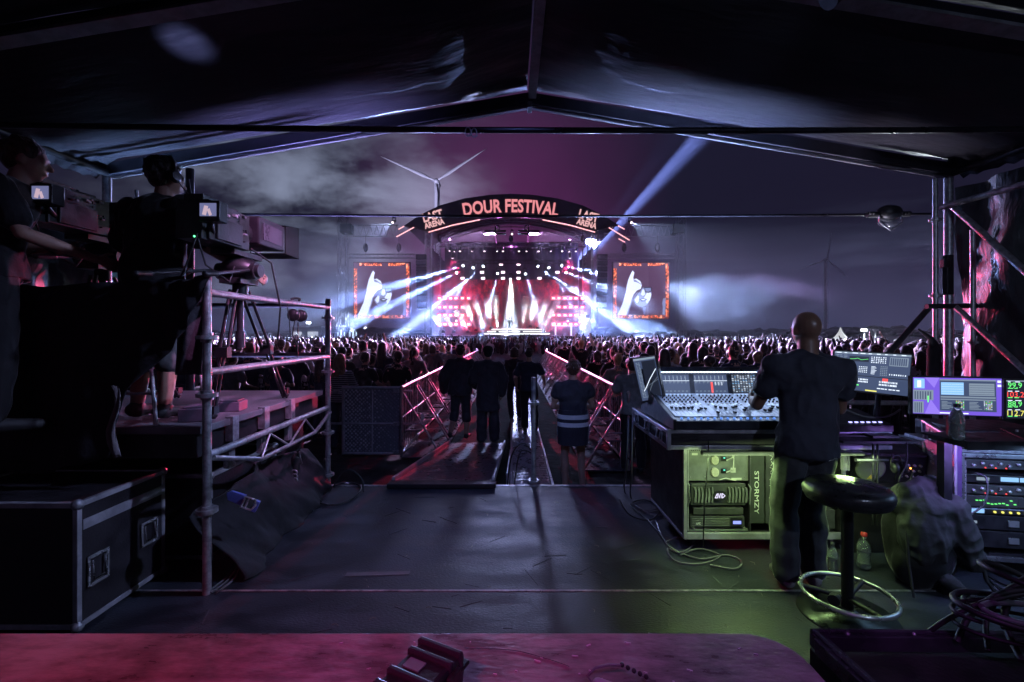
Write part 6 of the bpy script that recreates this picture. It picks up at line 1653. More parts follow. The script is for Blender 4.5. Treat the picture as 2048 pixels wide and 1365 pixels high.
for bank in range(4):
    for i in range(9):
        u = .02 + bank * .245 + i * .0245
        bx = S(u, .5); 
        sl.add([S(u - .0012, .06, .0008), S(u + .0012, .06, .0008), S(u + .0012, .42, .0008), S(u - .0012, .42, .0008)], [(0, 1, 2, 3)])
        v = r_.choice((.30, .32, .22, .36, .28, .12)); fd.box(S(u, v, .007), (.013, .026, .012))
        for q in range(4): kn.lathe([(.0068, 0), (.006, .012), (.0001, .013)], S(u, .58 + q * .09), 8)
        for q in range(3):
            (bl if r_.random() < .55 else bt).box(S(u, .46 + q * .028, .002), (.012, .007, .004))
        bl.box(S(u, .94, .002), (.010, .008, .004))
sl.build('fader_slot', M_BLACKPL, t); fd.build('fader_cap', mat('fader_black', (.02, .02, .02), .4), t); kn.build('knob', M_BLACKPL, t); bt.build('button', M_FARW, t); bl.build('lit_button', glow('btn', (.55, .72, 1), 1.1), t)
for nm, o_ in (('fader_slot', 0), ('fader_cap', 0), ('knob', 0), ('button', 0), ('lit_button', 0)): bpy.data.objects[nm]['kind'] = 'stuff'
m = MB()
for i in range(26): m.lathe([(.009, 0), (.008, .012), (.0001, .013)], (xa + .05 + i * .046, YF + .036, ZF + .006), 8)
m.build('front_encoder', glow('enc_blue', (.15, .35, 1), .8), t); bpy.data.objects['front_encoder']['kind'] = 'stuff'
def B(u, v, k=0):   # upright screen bank, v 0 top..1 bottom
    y = YB + .0505 - .05 * v; z = CAM_H - .30 - v * (.185)
    return Vector((xa + .012 + u * (xb - xa - .024), y - .003 - .0008 * k, z))
m = MB(); m.add([B(.02, .045, 6), B(.98, .045, 6), B(.98, .085, 6), B(.02, .085, 6)], [(0, 1, 2, 3)]); m.build('light_strip', glow('strip_led', (.45, .60, 1.0), 3.0), t)
m = MB()
for i in range(46): c_ = B(.03 + i * .0205, .065, 10); m.ball(c_, .0042, 6, 4)
m.build('strip_led', glow('strip_dot', (.75, .85, 1), 7), t)['kind'] = 'stuff'
for k, (u0, u1) in enumerate(((.02, .235), (.265, .48), (.70, .96))):
    pn = Pane(B(u0, .17), B(u1, .17), B(u1, .97), B(u0, .97)); pn.r(0, 0, 1, 1, B_, 1)
    for i in range(8):
        pn.r(.04 + i * .12, .06, .045 + i * .12, .30, W_, 2); pn.r(.03 + i * .12, .06 + r_.uniform(0, .1), .06 + i * .12, .16, GR_, 2)
    pn.r(0, .32, 1, .345, W_, 2)
    for i in range(8): pn.r(.03 + i * .12, .38, .03 + i * .12 + r_.uniform(.02, .08), .41, GR_, 2); pn.r(.03 + i * .12, .44, .07 + i * .12, .46, GR_, 2)
    for i in range(8): pn.r(.03 + i * .12, .86, .09 + i * .12, .90, GR_, 2)
    if k == 1: pn.r(.50, .40, .56, .96, RD_, 2); pn.grid(.62, .4, .9, .6, 3, 3, W_, .5, .4)
    sc = pn.m.build('screen', UI, t)
pn = Pane(B(.51, .17), B(.67, .17), B(.67, .97), B(.51, .97)); pn.r(0, 0, 1, 1, DK_, 1)
pn.grid(.02, .03, 1, .98, 9, 11, W_, .62, .36, 2, r_, [W_, GR_, W_, LB_, GR_]); pn.m.build('button_matrix', UI, t)

area('strip_glow', (1.76, YB - .02, CAM_H - .29), (1.76, YF + .2, ZF), 2.6, (.50, .66, 1.0), 1.15, .02, t)
# side monitors at the console
def paint_left(pn, r_):
    pn.r(0, 0, 1, 1, B_); pn.r(.0, .0, 1, .05, GR_, 2); pn.rows(.08, .1, .3, .95, 26, GR_, r_, 2, .8, 2, .4); pn.r(.36, .08, .97, .97, 7, 2); pn.r(.40, .10, .75, .34, 0, 2) if False else None
    pn.line([(.2, .78), (.35, .70), (.6, .52), (.95, .30)], .006, W_); pn.line([(.3, .95), (.5, .78), (.7, .62), (.97, .5)], .0025, GR_); pn.line([(.1, .85), (.5, .66), (.97, .56)], .002, GR_)
monitor('small tilted touch screen at the left end of the mixing console', at(1266, 719, 3.78), at(1309, 713, 3.60), at(1325, 794, 3.58), at(1285, 803, 3.76), paint_left, name='touch_screen', bz=.008,
        stand=lambda t: (lambda m: m.build('arm', M_DARKMETAL, t))(MB().tube(at(1300, 760, 3.72), at(1312, 812, 3.75), .012, n=8)))
def paint_daw(pn, r_):
    pn.r(0, 0, 1, 1, B_); pn.r(0, 0, 1, .045, GR_, 2); pn.rows(.02, .01, .98, .05, 1, W_, r_, 3, .6, 9, .5)
    pn.rows(.02, .08, .18, .55, 12, GR_, r_, 2, .8, 3, .35); pn.r(.20, .10, .46, .24, DK_, 2); pn.line([(.21, .18), (.28, .17), (.31, .15), (.36, .19), (.45, .16)], .0022, GN_)
    pn.rows(.49, .09, .70, .27, 4, W_, r_, 2, .6, 7, .55); pn.r(.73, .08, .97, .30, GR_, 2); pn.grid(.74, .10, .96, .28, 8, 1, B_, .7, 1, 3)
    pn.line([(.20, .50), (.26, .42), (.30, .38)], .002, W_); pn.grid(.34, .36, .46, .54, 5, 4, W_, .5, .5); pn.rows(.50, .34, .60, .56, 7, W_, r_, 2, .8, 1, .4); pn.grid(.62, .32, .72, .58, 4, 6, GR_, .6, .5); pn.rows(.74, .50, .97, .57, 1, W_, r_, 2, .5, 8, .5)
    pn.r(.0, .60, 1, .62, DK_, 2); pn.rows(.22, .68, .48, .80, 2, W_, r_, 2, .7, 14, .6); pn.r(.66, .63, .73, .70, RD_, 2); pn.rows(.62, .70, .86, .84, 2, W_, r_, 2, .7, 12, .6); pn.r(.26, .84, .36, .87, GN_, 2); pn.rows(.04, .66, .2, .9, 5, GR_, r_, 2, .7, 3, .4)
    pn.rows(.6, .88, .9, .92, 1, W_, r_, 2, .9, 6, .6); pn.r(.0, .955, .2, .985, VI_, 2); pn.r(.45, .955, .6, .985, YL_, 2)
monitor('tilted wide monitor with dense grey software panels right of the bald engineer', at(1670, 703, 2.95), at(1823, 711, 2.86), at(1815, 793, 2.84), at(1662, 775, 2.93), paint_daw, bz=.010,
        stand=lambda t: (lambda m: m.build('arm', M_DARKMETAL, t))(MB().tube(at(1760, 770, 3.0), at(1752, 835, 3.1), .016, n=8)))
def paint_purple(pn, r_):
    pn.r(0, 0, 1, 1, PU_); pn.m.add([pn.P(.13, 0, 2), pn.P(.24, .28, 2), pn.P(.30, 0, 2)], [(0, 1, 2)], VI_); pn.m.add([pn.P(.13, 1, 2), pn.P(.2, .6, 2), pn.P(.32, 1, 2)], [(0, 1, 2)], VI_)
    pn.r(.01, .03, .13, .30, LB_, 3); pn.r(.045, .08, .09, .27, W_, 4); pn.r(.0, .34, .23, .62, GR_, 3); pn.grid(.015, .38, .22, .6, 7, 1, B_, .45, 1, 4); pn.r(.0, .66, .12, .98, GR_, 3); pn.grid(.015, .69, .11, .97, 4, 1, B_, .45, 1, 4)
    pn.r(.30, .04, .93, .90, B_, 3); pn.r(.30, .04, .93, .075, GR_, 4); pn.r(.315, .12, .57, .46, LB_, 4); pn.r(.63, .14, .91, .47, GR_, 4)
    for k in range(5): pn.r(.32, .17 + k * .065, .565, .174 + k * .065, W_, 5); pn.r(.635, .19 + k * .06, .905, .20 + k * .06, B_, 5)
    pn.r(.31, .50, .92, .54, GR_, 4); pn.r(.31, .57, .92, .60, GR_, 4)
    for c0 in (.32, .63): pn.rows(c0, .64, c0 + .14, .86, 6, GR_, r_, 4, .9, 1, .5); pn.grid(c0 + .16, .62, c0 + .26, .86, 5, 7, W_, .5, .5, 5, r_, [W_, GR_, W_, YL_, GN_])
    pn.r(.16, .5, .175, .68, GN_, 5); pn.r(.945, .05, .985, .11, W_, 4); pn.r(.945, .16, .985, .22, W_, 4); pn.r(.30, .945, .62, .975, W_, 4)
monitor('monitor with a bright purple desktop and software windows', at(1826, 755, 2.72), at(2004, 758, 2.66), at(2006, 833, 2.66), at(1826, 827, 2.72), paint_purple, bz=.008,
        stand=lambda t: (MB().box(at(1905, 850, 2.78), (.05, .03, .14)).build('neck', M_DARKMETAL, t), MB().box(at(1905, 872, 2.78), (.24, .16, .012)).build('foot', M_DARKMETAL, t)))
M3 = (at(2012, 761, 2.64), at(2180, 764, 2.56), at(2182, 838, 2.56), at(2012, 837, 2.64))
def paint_meter(pn, r_):
    pn.r(0, 0, 1, 1, DK_); pn.r(.0, .0, 1, .03, GR_, 2)
    for k in range(4): pn.rows(.02, .03 + k * .245, .20, .055 + k * .245, 1, W_, r_, 2, .7, 2, .8); pn.rows(.02, .20 + k * .245, .18, .225 + k * .245, 1, GN_, r_, 2, .7, 2, .8)
    pn.r(.235, .06, .237, .95, GR_, 2); pn.r(.25, .52, 1, .524, GR_, 2); pn.line([(.25, .38), (.3, .30), (.4, .22), (.6, .2), (.9, .12)], .003, GN_); pn.line([(.25, .92), (.28, .75), (.33, .6), (.5, .7), (.9, .56)], .003, VI_)
tm = monitor('dark monitor at the right edge showing large green and red level numbers', *M3, paint_meter, bz=.008)
pm = Pane(*M3)
for k, (s_, g_) in enumerate((('99.9', G_G), ('103.2', G_R), ('88.9', G_G), ('112.7', G_Y))):
    o0 = pm.P(.105, .20 + k * .245 - .005, 4); ux = (pm.q[1] - pm.q[0]).normalized(); uy = (pm.q[0] - pm.q[3]).normalized()
    lettering('level_number', s_, .044, lambda x, y, z, o0=o0, ux=ux, uy=uy: o0 + ux * x + uy * y + pm.n * z, g_, tm, bold=.0, extrude=.0, sx=.92)

# ---- rack case with the green-lit gear
RX0, RX1, RY0, RY1 = 1.27, 2.46, 3.36, 4.16; RZ0, RZ1 = CAM_H - 1.515, CAM_H - .815
t = thing('equipment_rack', ((RX0 + RX1) / 2, 3.75, DK), 'open-front road rack of green-lit electronics under the mixing console', 'equipment rack')
m = MB(); e = .03
m.b2(RX0, RX0 + e, RY0 + .01, RY1, RZ0, RZ1); m.b2(RX1 - e, RX1, RY0 + .01, RY1, RZ0, RZ1); m.b2(RX0 + e, RX1 - e, RY0 + .01, RY1, RZ0, RZ0 + e); m.b2(RX0 + e, RX1 - e, RY0 + .01, RY1, RZ1 - e, RZ1); m.b2(RX0 + e, RX1 - e, RY1 - .02, RY1, RZ0 + e, RZ1 - e)
m.b2(1.762, 1.772, RY0 + .02, RY1 - .03, RZ0 + e, RZ1 - e); m.build('shell', M_LAM, t)
m = MB()
for x in (RX0 - .003, RX1 - .022): m.b2(x, x + .025, RY0 - .004, RY0 + .02, RZ0 - .003, RZ1 + .003)
m.b2(RX0 + .022, RX1 - .022, RY0 - .004, RY0 + .02, RZ1 - .022, RZ1 + .003); m.b2(RX0 + .022, RX1 - .022, RY0 - .004, RY0 + .02, RZ0 - .003, RZ0 + .045)
m.b2(RX0 - .003, RX0 + .022, RY0 + .02, RY1, RZ0 - .003, RZ0 + .02); m.build('edge_profile', M_ALU, t, bevel=.003)
for x in (RX0 + .1, RX1 - .1):
    for y in (RY0 + .12, RY1 - .1):
        m = MB(); m.box((x, y, RZ0 - .018), (.09, .07, .03)); m.tube((x - .018, y, DK + .045), (x + .018, y, DK + .045), .044, n=16); m.build('caster', M_RUBBER, t)
M_OLV = mat('rack_grey', (.20, .21, .20), .45, .3, var=.2, vscale=10); M_OLD = mat('rack_dark', (.075, .078, .075), .45, .3, var=.25, vscale=10)
FY = RY0 + .035
def ru(name, x0, x1, za, zb, m_, par_=t, dep=.3): mm = MB(); mm.b2(x0, x1, FY, FY + dep, za, zb); return mm.build(name, m_, par_, bevel=.003)
X0, X1 = RX0 + e + .012, 1.855
zt = RZ1 - e - .012
for x in (X0 - .010, X1 - .004):
    m = MB(); m.b2(x, x + .014, FY - .008, FY + .02, RZ0 + .05, zt); m.build('rack_rail', M_ALU, t)
u1 = ru('power_unit', X0, X1, zt - .24, zt, M_OLV)
m = MB()
for i in range(30): m.box((X0 + .03 + i * .0175, FY - .002, zt - .012), (.008, .004, .008))
m.build('vent_slots', M_BLACKPL, u1)['kind'] = 'stuff'
for z in (zt - .085, zt - .175):
    m = MB(); m.lathe([(.036, 0), (.036, .01), (.030, .014)], (X0 + .235, FY - .001, z), 18, axis=Euler((R(90), 0, 0)).to_matrix())
    for a in range(6): m.box((X0 + .235 + math.cos(a * 1.047) * .016, FY - .017, z + math.sin(a * 1.047) * .016), (.024, .003, .010), (0, -a * 1.047, 0))
    m.build('fan', mat('fan_cream', (.5, .48, .38), .5), u1)
    m = MB(); m.box((X0 + .315, FY - .004, z + .01), (.045, .010, .035)); m.box((X0 + .315, FY - .011, z + .012), (.022, .008, .018)); m.build('socket', M_BLACKPL, u1)
    m = MB(); m.box((X0 + .315, FY - .016, z + .020), (.014, .003, .008)); m.build('pilot_light', glow('teal_led', (.1, .8, .6), 1.2), u1)
m = MB(); m.box((X0 + .06, FY - .002, zt - .04), (.05, .003, .015)); m.box((X0 + .40, FY - .002, zt - .16), (.045, .003, .035)); m.box((X0 + .43, FY - .002, zt - .225), (.09, .003, .014)); m.build('sticker', mat('paper', (.6, .6, .55), .7), u1)
m = MB()
for a, b in ((X0 + .15, zt - .03), (X0 + .15, zt - .21), (X0 + .38, zt - .03), (X0 + .5, zt - .21), (X0 + .02, zt - .03), (X0 + .02, zt - .21), (X0 + .52, zt - .04)): m.ball((a, FY - .002, b), .006, 6, 4)
m.build('screw', M_CHROME, u1)
m = MB(); m.path([(X0 + .33, FY - .02, zt - .08), (X0 + .37, FY - .05, zt - .05), (X0 + .375, FY - .04, zt - .01)], .006, 6); m.path([(X0 + .33, FY - .02, zt - .17), (X0 + .375, FY - .05, zt - .14), (X0 + .385, FY - .04, zt - .01)], .006, 6); m.path([(X0 + .27, FY - .015, zt - .23), (X0 + .32, FY - .03, zt - .21), (X0 + .42, FY - .015, zt - .235)], .004, 6)
m.build('power_lead', mat('white_lead', (.55, .55, .5), .5), u1)
z2 = zt - .262
u2 = ru('engine_unit', X0 + .03, X1 - .03, z2 - .16, z2, M_OLD)
m = MB()
for i in range(16):
    if 6 <= i <= 9: continue
    m.prism([(X0 + .05 + i * .030, FY - .001, z2 - .025), (X0 + .066 + i * .030, FY - .001, z2 - .025), (X0 + .073 + i * .030, FY - .001, z2 - .07), (X0 + .066 + i * .030, FY - .001, z2 - .135), (X0 + .05 + i * .030, FY - .001, z2 - .135), (X0 + .058 + i * .030, FY - .001, z2 - .07)], (0, -1, 0), .016)
m.build('grille_fins', M_OLV, u2)['kind'] = 'stuff'
m = MB(); cx, cz = (X0 + X1) / 2, z2 - .08
m.prism([(cx + a * .06, FY - .018, cz + b * .034) for a, b in ((-1, 0), (-.8, .8), (-.4, 1), (.4, 1), (.8, .8), (1, 0), (.8, -.8), (.4, -1), (-.4, -1), (-.8, -.8))], (0, -1, 0), .008); bd = m.build('badge', M_BLACKPL, u2)
m = MB(); yb = FY - .0275     # geometric badge mark: rising triangle, open wedge, bar, half disc
def bar2(a, b, w_=.0055): A = Vector((cx + a[0] * .045, yb, cz + a[1] * .017)); B2 = Vector((cx + b[0] * .045, yb, cz + b[1] * .017)); m.path([A, B2], w_ * .5, 5)
for a, b in (((-1, -1), (-.55, 1)), ((-.55, 1), (-.5, -1)), ((-.95, -.9), (-.5, -.9)), ((-.38, 1), (-.18, -1)), ((-.18, -1), (.05, 1)), ((.2, 1), (.2, -1)), ((.42, 1), (.42, -1)), ((.42, 1), (.98, 0)), ((.42, -1), (.98, 0))): bar2(a, b)
m.build('badge_mark', glow('badge_lit', (.8, .75, 1), .9), bd)
m = MB()
for s_ in (-1, 1): x = cx + s_ * .262; m.path([(x, FY - .005, z2 + .0), (x + s_ * .012, FY - .02, z2 - .03), (x, FY - .02, z2 - .10), (x + s_ * .012, FY - .005, z2 - .17)], .007, 6)
m.build('rack_handle', M_OLV, u2)
z3 = z2 - .18
u3 = ru('blank_panel', X0 + .05, X1 - .05, z3 - .05, z3, M_OLD, dep=.25)
z4 = RZ0 + .155
u4 = ru('backup_battery', X0 + .02, X1 - .04, z4 - .085, z4 - .002, M_OLD)
m = MB()
for k in range(4): m.box((X0 + .20, FY - .002, z4 - .02 - k * .016), (.33, .005, .006))
m.build('groove', M_OLV, u4)['kind'] = 'stuff'
m = MB(); m.box((X1 - .115, FY - .003, z4 - .042), (.10, .006, .06)); m.build('display_bezel', M_BLACKPL, u4)
m = MB(); m.box((X1 - .11, FY - .0075, z4 - .045), (.07, .003, .022)); m.build('display', glow('lcd_blue', (.25, .3, 1), 1.1), u4)
o0 = Vector((X0 + .09, FY - .006, z4 - .062)); lettering('maker_lettering', 'APC', .022, lambda x, y, z: o0 + Vector((x, -z, y)), mat('print_white', (.6, .6, .6), .6), u4, bold=.0005, extrude=.0004)
m = MB(); m.box(((X0 + X1) / 2, FY + .1, RZ0 + .05), (X1 - X0, .2, .012)); m.ball((X0 + .05, FY + .0, RZ0 + .066), .01, 6, 4); m.path([(X0 + .24, FY - .01, RZ0 + .045), (X0 + .26, FY - .03, RZ0 + .035), (X0 + .31, FY - .03, RZ0 + .035), (X0 + .33, FY - .01, RZ0 + .045)], .006, 6); m.build('shelf', M_OLV, t)
for o_ in [q_ for q_ in bpy.data.objects if q_.type == 'MESH' and (q_.parent in (u1, u2, u3, u4, bd) or q_ in (u1, u2, u3, u4) or (q_.parent is t and (q_.name.startswith('rack_rail') or q_.name.startswith('shelf'))))]:
    ox = wloc(o_).x
    for v in o_.data.vertices: v.co.x = X0 + (v.co.x + ox - X0) * .84 - ox
# second bay: narrow dark case lids with handwriting, then a brighter bay edge
xB = 1.778
lid = ru('side_panel', xB, xB + .105, RZ0 + .10, zt - .02, mat('chalk_black', (.04, .045, .04), .7, var=.3, vscale=14), dep=.1)
o1 = Vector((xB + .030, FY - .003, zt - .165)); M_CHALK = mat('chalk_white', (.75, .78, .7), .8)
lettering('handwriting', 'STORMZY', .075, lambda x, y, z: o1 + Vector((y * .62, -z, -(x + .16))), M_CHALK, lid, bold=.0, extrude=.0005, sx=.95)
lettering('handwriting', 's', .06, lambda x, y, z: Vector((xB + .03, FY - .003, zt - .04)) + Vector((y * .7, -z, -x)), M_CHALK, lid, bold=.0, extrude=.0005)
lid2 = ru('side_panel', xB + .115, xB + .20, RZ0 + .10, zt - .02, M_OLD, dep=.1)
m = MB()
for k in range(9): m.path([(xB + .135 + r_.uniform(0, .02), FY - .004, zt - .05 - k * .045), (xB + .165, FY - .004, zt - .06 - k * .045 + r_.uniform(-.01, .01)), (xB + .15, FY - .004, zt - .085 - k * .045)], .002, 4)
m.build('handwriting', M_CHALK, lid2)
ru('rear_panel', xB + .21, RX1 - .05, zt - .34, zt, M_OLV); ru('rear_panel', xB + .21, RX1 - .05, RZ0 + .06, RZ0 + .20, M_OLD)
for k in range(3): MB().ball((xB + .30 + k * .06, FY - .003, RZ0 + .13), .004, 6, 4).build('status_light', glow('blue_led', (.1, .3, 1), 3), t)
# small drives on top of the rack under the console
m = MB(); m.b2(1.78, 1.98, 3.20, 3.34, CAM_H - .815, CAM_H - .775); m.b2(1.80, 2.0, 3.22, 3.36, CAM_H - .772, CAM_H - .735)
# green light bar fixed under the console case
t = thing('control_area_light', (1.85, 3.12, z0 - .03), 'green light bar tucked under the front lip of the console', 'light bar')
m = MB(); m.b2(1.3, 2.4, 3.10, 3.14, z0 - .03, z0 - .004); m.build('bar', M_DARKMETAL, t)
area('green_light', (1.60, 3.04, z0 - .045), (1.62, 3.45, .75), 2.3, (.66, .95, .42), .7, .03, t); area('green_light', (1.7, 3.02, z0 - .045), (1.6, 2.6, .42), 6.5, (.62, 1.0, .34), 1.0, .03, t); area('green_light', (2.22, 3.04, z0 - .045), (2.2, 3.4, .6), 2.4, (.66, .95, .42), .5, .03, t)
# cream-green upright tube edge right of the engineer
t = thing('upright_frame', (2.40, 3.28, DK), 'pale green-lit upright frame edge right of the engineer', 'frame'); m = MB(); m.b2(2.375, 2.40, 3.26, 3.29, CAM_H - .98, CAM_H - .70); m.b2(2.41, 2.42, 3.26, 3.29, CAM_H - .98, CAM_H - .70); m.build('edge', M_ALU, t)
# side module right of the engineer
t = thing('side_module', (2.38, 3.1, CAM_H - .62), 'small black control unit with purple lights right of the engineer', 'control unit')
m = MB(); m.prism([(2.12, 3.0, CAM_H - .60), (2.52, 3.0, CAM_H - .60), (2.50, 3.3, CAM_H - .54), (2.12, 3.3, CAM_H - .54)], (0, 0, -1), .05); m.build('body', M_BLACKPL, t, bevel=.006)
m = MB()
for k in range(6): m.box((2.26 + k * .04, 3.04, CAM_H - .590), (.018, .012, .006))
m.build('lit_key', glow('key_violet', (.4, .4, 1), 2), t)
t = thing('shelf_stand', (2.44, 3.15, DK), 'black shelf stand with hanging cables under the control unit', 'stand')
m = MB(); m.b2(2.20, 2.70, 3.02, 3.32, CAM_H - .73, CAM_H - .715); m.b2(2.42, 2.60, 3.05, 3.25, CAM_H - .70, CAM_H - .685); m.build('shelf', M_BLACKPL, t)
m = MB()
for x in (2.46, 2.49): m.tube((x, 3.1, DK + .3), (x, 3.1, CAM_H - .73), .008, n=6)
m.tube((2.34, 3.1, CAM_H - .86), (2.66, 3.1, CAM_H - .86), .014, n=8); m.build('upright', M_DARKMETAL, t)
cable('headphone lead hanging in a loop below the control unit', [(2.62, 3.02, CAM_H - .72), (2.60, 3.0, CAM_H - .85), (2.55, 3.0, CAM_H - .98), (2.60, 3.0, CAM_H - 1.04), (2.66, 3.02, CAM_H - .92)], .005)
cable('pale cable drooping beside the tilted monitor', [(2.20, 3.0, CAM_H - .50), (2.32, 2.98, CAM_H - .545), (2.46, 2.98, CAM_H - .54), (2.56, 3.0, CAM_H - .50)], .006, M_GCAB)
t = thing('headphones', (2.60, 3.08, CAM_H - .90), 'black headphones hanging on the stand under the tilted monitor', 'headphones')
for x in (2.575, 2.63):
    m = MB(); m.ball((x, 3.06, CAM_H - .90), (.022, .035, .04), 12, 8); m.build('ear_cup', M_DARKMETAL, t)
m = MB(); m.path([Vector((2.60 + math.cos(a) * .035, 3.08, CAM_H - .88 + math.sin(a) * .06)) for a in [i * .35 for i in range(10)]], .007, 6); m.build('headband', M_BLACKPL, t)

# ---- small powered speaker with an offset panel
SPK = rel(2.78, 3.35, -1.00)
t = thing('monitor_speaker', SPK - Vector((0, 0, .12)), 'small wedge speaker with a round grey-green cone and knob panel', 'speaker')
q = Euler((R(14), 0, R(-10))).to_matrix()
m = MB(); m.box(SPK + q @ Vector((0, .12, 0)), (.50, .22, .25), q); m.build('cabinet', M_BLACKPL, t, bevel=.02)
m = MB(); m.lathe([(.098, 0), (.098, .012), (.085, .016), (.045, .006), (.0001, .012)], SPK + q @ Vector((-.125, .008, .0)), 28, axis=q @ Euler((R(90), 0, 0)).to_matrix()); cn = m.build('cone', mat('cone_green', (.24, .27, .20), .5, var=.15), t)
m = MB(); A_ = SPK + q @ Vector((-.125, -.012, -.062)); m.prism([A_ + q @ Vector((-.02, 0, -.014)), A_ + q @ Vector((.02, 0, -.014)), A_ + q @ Vector((0, 0, .022))], q @ Vector((0, -1, 0)), .002); m.build('triangle_mark', mat('label_yellow', (.75, .6, .08), .5), cn)
m = MB(); m.box(SPK + q @ Vector((.135, .006, .0)), (.17, .012, .19), q); pn_ = m.build('knob_panel', M_DARKMETAL, t)
for i in range(4):
    for j in range(3):
        m = MB(); m.lathe([(.009, 0), (.008, .014), (.0001, .015)], SPK + q @ Vector((.075 + i * .038, -.001, .045 - j * .045)), 10, axis=q @ Euler((R(90), 0, 0)).to_matrix()); m.build('knob', M_GALV, pn_)
m = MB(); m.ball(SPK + q @ Vector((.13, -.004, .02)), .006, 6, 5); m.build('signal_light', glow('led_orange', (1, .3, .05), 5), pn_)
t = thing('speaker_box', (2.80, 3.5, DK), 'black box carrying the small wedge speaker behind the backpack', 'box'); m = MB(); m.b2(2.5, 3.08, 3.34, 3.62, DK, CAM_H - 1.14); m.build('body', M_LAM, t, bevel=.01)
m = MB(); m.b2(2.48, 3.10, 3.32, 3.64, CAM_H - 1.138, CAM_H - 1.12); m.build('lid', M_LAM, t, bevel=.004)

# ---- right-hand table with rack, lid and bottles
t = thing('equipment_table', (3.3, 2.95, DK), 'black table with metal edge holding the right-hand monitors', 'table')
m = MB(); m.b2(2.62, 4.6, 2.62, 2.87, CAM_H - .66, CAM_H - .62); m.build('table_top', M_LAM, t, bevel=.004)
m = MB(); m.b2(2.60, 4.6, 2.60, 2.617, CAM_H - .665, CAM_H - .615); m.build('front_edge', M_DARKMETAL, t)
for x, y in ((2.66, 2.80), (4.4, 2.8), (4.4, 2.65)):
    m = MB(); m.b2(x, x + .05, y, y + .05, DK, CAM_H - .66); m.build('leg', M_DARKMETAL, t)
t = thing('console_shelf', (3.4, 2.9, CAM_H - .6), 'low black controller with small knobs lying below the right-hand monitors', 'controller')
m = MB(); m.prism([(2.98, 2.64, CAM_H - .612), (4.2, 2.64, CAM_H - .612), (4.2, 2.78, CAM_H - .575), (2.98, 2.78, CAM_H - .575)], (0, 0, -1), .006); m.build('body', M_BLACKPL, t)
m = MB()
for i in range(14):
    for j in range(2): m.lathe([(.007, 0), (.006, .012), (.0001, .013)], (3.03 + i * .05, 2.67 + j * .06, CAM_H - .602 + j * .015), 8)
m.build('knob', M_GALV, t)['kind'] = 'stuff'
def bottle(name, label, c, h, r, m_, cap_m, liquid=None, group=None, lab_m=None):
    t = thing(name, c, label, 'bottle', group); s = h / .24
    pr_ = [(.0, .004), (r * .8, 0), (r, .012 * s), (r * .97, .05 * s), (r * .86, .085 * s), (r * .97, .12 * s), (r * .98, .16 * s), (r * .62, .195 * s), (r * .40, .215 * s), (r * .38, .23 * s)]
    MB().lathe(pr_, c, 24).build('glass', m_, t)
    MB().lathe([(r * .44, .228 * s), (r * .44, .25 * s), (.0001, .252 * s)], c, 16).build('cap', cap_m, t)
    if liquid: MB().lathe([(.0001, .006), (r * .92, .008), (r * .93, .05 * s), (r * .82, .085 * s), (r * .92, .115 * s), (.0001, .116 * s)], c, 20).build('drink', liquid, t)
    if lab_m: MB().lathe([(r * 1.0, .095 * s), (r * 1.0, .135 * s)], c, 24).build('label', lab_m, t)
M_PET = mat('clear_plastic', (.75, .85, .8), .12, trans=.85, alpha=1); M_COLA = mat('cola', (.06, .012, .006), .1); M_WAT = mat('water', (.6, .75, .7), .05, trans=.9)
bottle('drink_bottle', 'small bottle half full of brown cola on the deck beside the stool', G(1665, 1143, 0), .19, .030, M_PET, M_BLACKPL, M_COLA, lab_m=None)
bottle('water_bottle', 'clear water bottle with a red cap on the deck beside the backpack', G(1728, 1137, 0), .235, .042, M_PET, mat('cap_red', (.35, .02, .02), .4), M_WAT)
bottle('water_bottle', 'clear bottle with a black cap in front of the purple monitor', rel(2.58, 2.64, -.615), .20, .038, M_PET, M_BLACKPL, M_WAT)
# lid standing on edge
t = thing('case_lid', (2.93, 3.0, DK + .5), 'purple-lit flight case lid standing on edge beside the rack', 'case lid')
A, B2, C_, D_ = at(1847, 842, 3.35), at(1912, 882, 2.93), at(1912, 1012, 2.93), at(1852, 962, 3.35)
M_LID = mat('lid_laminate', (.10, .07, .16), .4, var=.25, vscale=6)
m = MB(); nrm = (B2 - A).cross(D_ - A).normalized(); nrm = nrm if nrm.x < 0 else -nrm
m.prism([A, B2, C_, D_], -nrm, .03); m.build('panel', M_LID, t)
m = MB()
for p_, q_ in ((A, B2), (B2, C_), (C_, D_), (D_, A)): m.tube(p_ + nrm * .004, q_ + nrm * .004, .010, n=6)
m.build('edge_profile', M_ALU, t)
for u in (.30, .78):
    c = A.lerp(B2, u) + (D_ - A) * .14 + nrm * .006; w_ = (B2 - A).normalized(); h_ = (D_ - A).normalized(); m = MB()
    m.path([c - w_ * .035 - h_ * .03, c + w_ * .035 - h_ * .03, c + w_ * .035 + h_ * .04, c - w_ * .035 + h_ * .04], .005, 6, close=True); m.ball(c, .012, 6, 5); m.build('catch', M_CHROME, t)
c = A.lerp(B2, .30) + (D_ - A) * .48 + nrm * .004; m = MB()
for i in range(2):
    for j in range(4): m.box(c + w_ * (i * .025 - .012) + h_ * (j * .028 - .04), (.016, .016, .016))
m.build('vent_block', M_GALV, t)
c = A.lerp(B2, .60) + (D_ - A) * .10 + nrm * .004; m = MB(); m.prism([c - w_ * .05 - h_ * .018, c + w_ * .05 - h_ * .018, c + w_ * .05 + h_ * .018, c - w_ * .05 + h_ * .018], nrm, .002); tp = m.build('tape_label', mat('tape_white', (.6, .6, .6), .6), t)
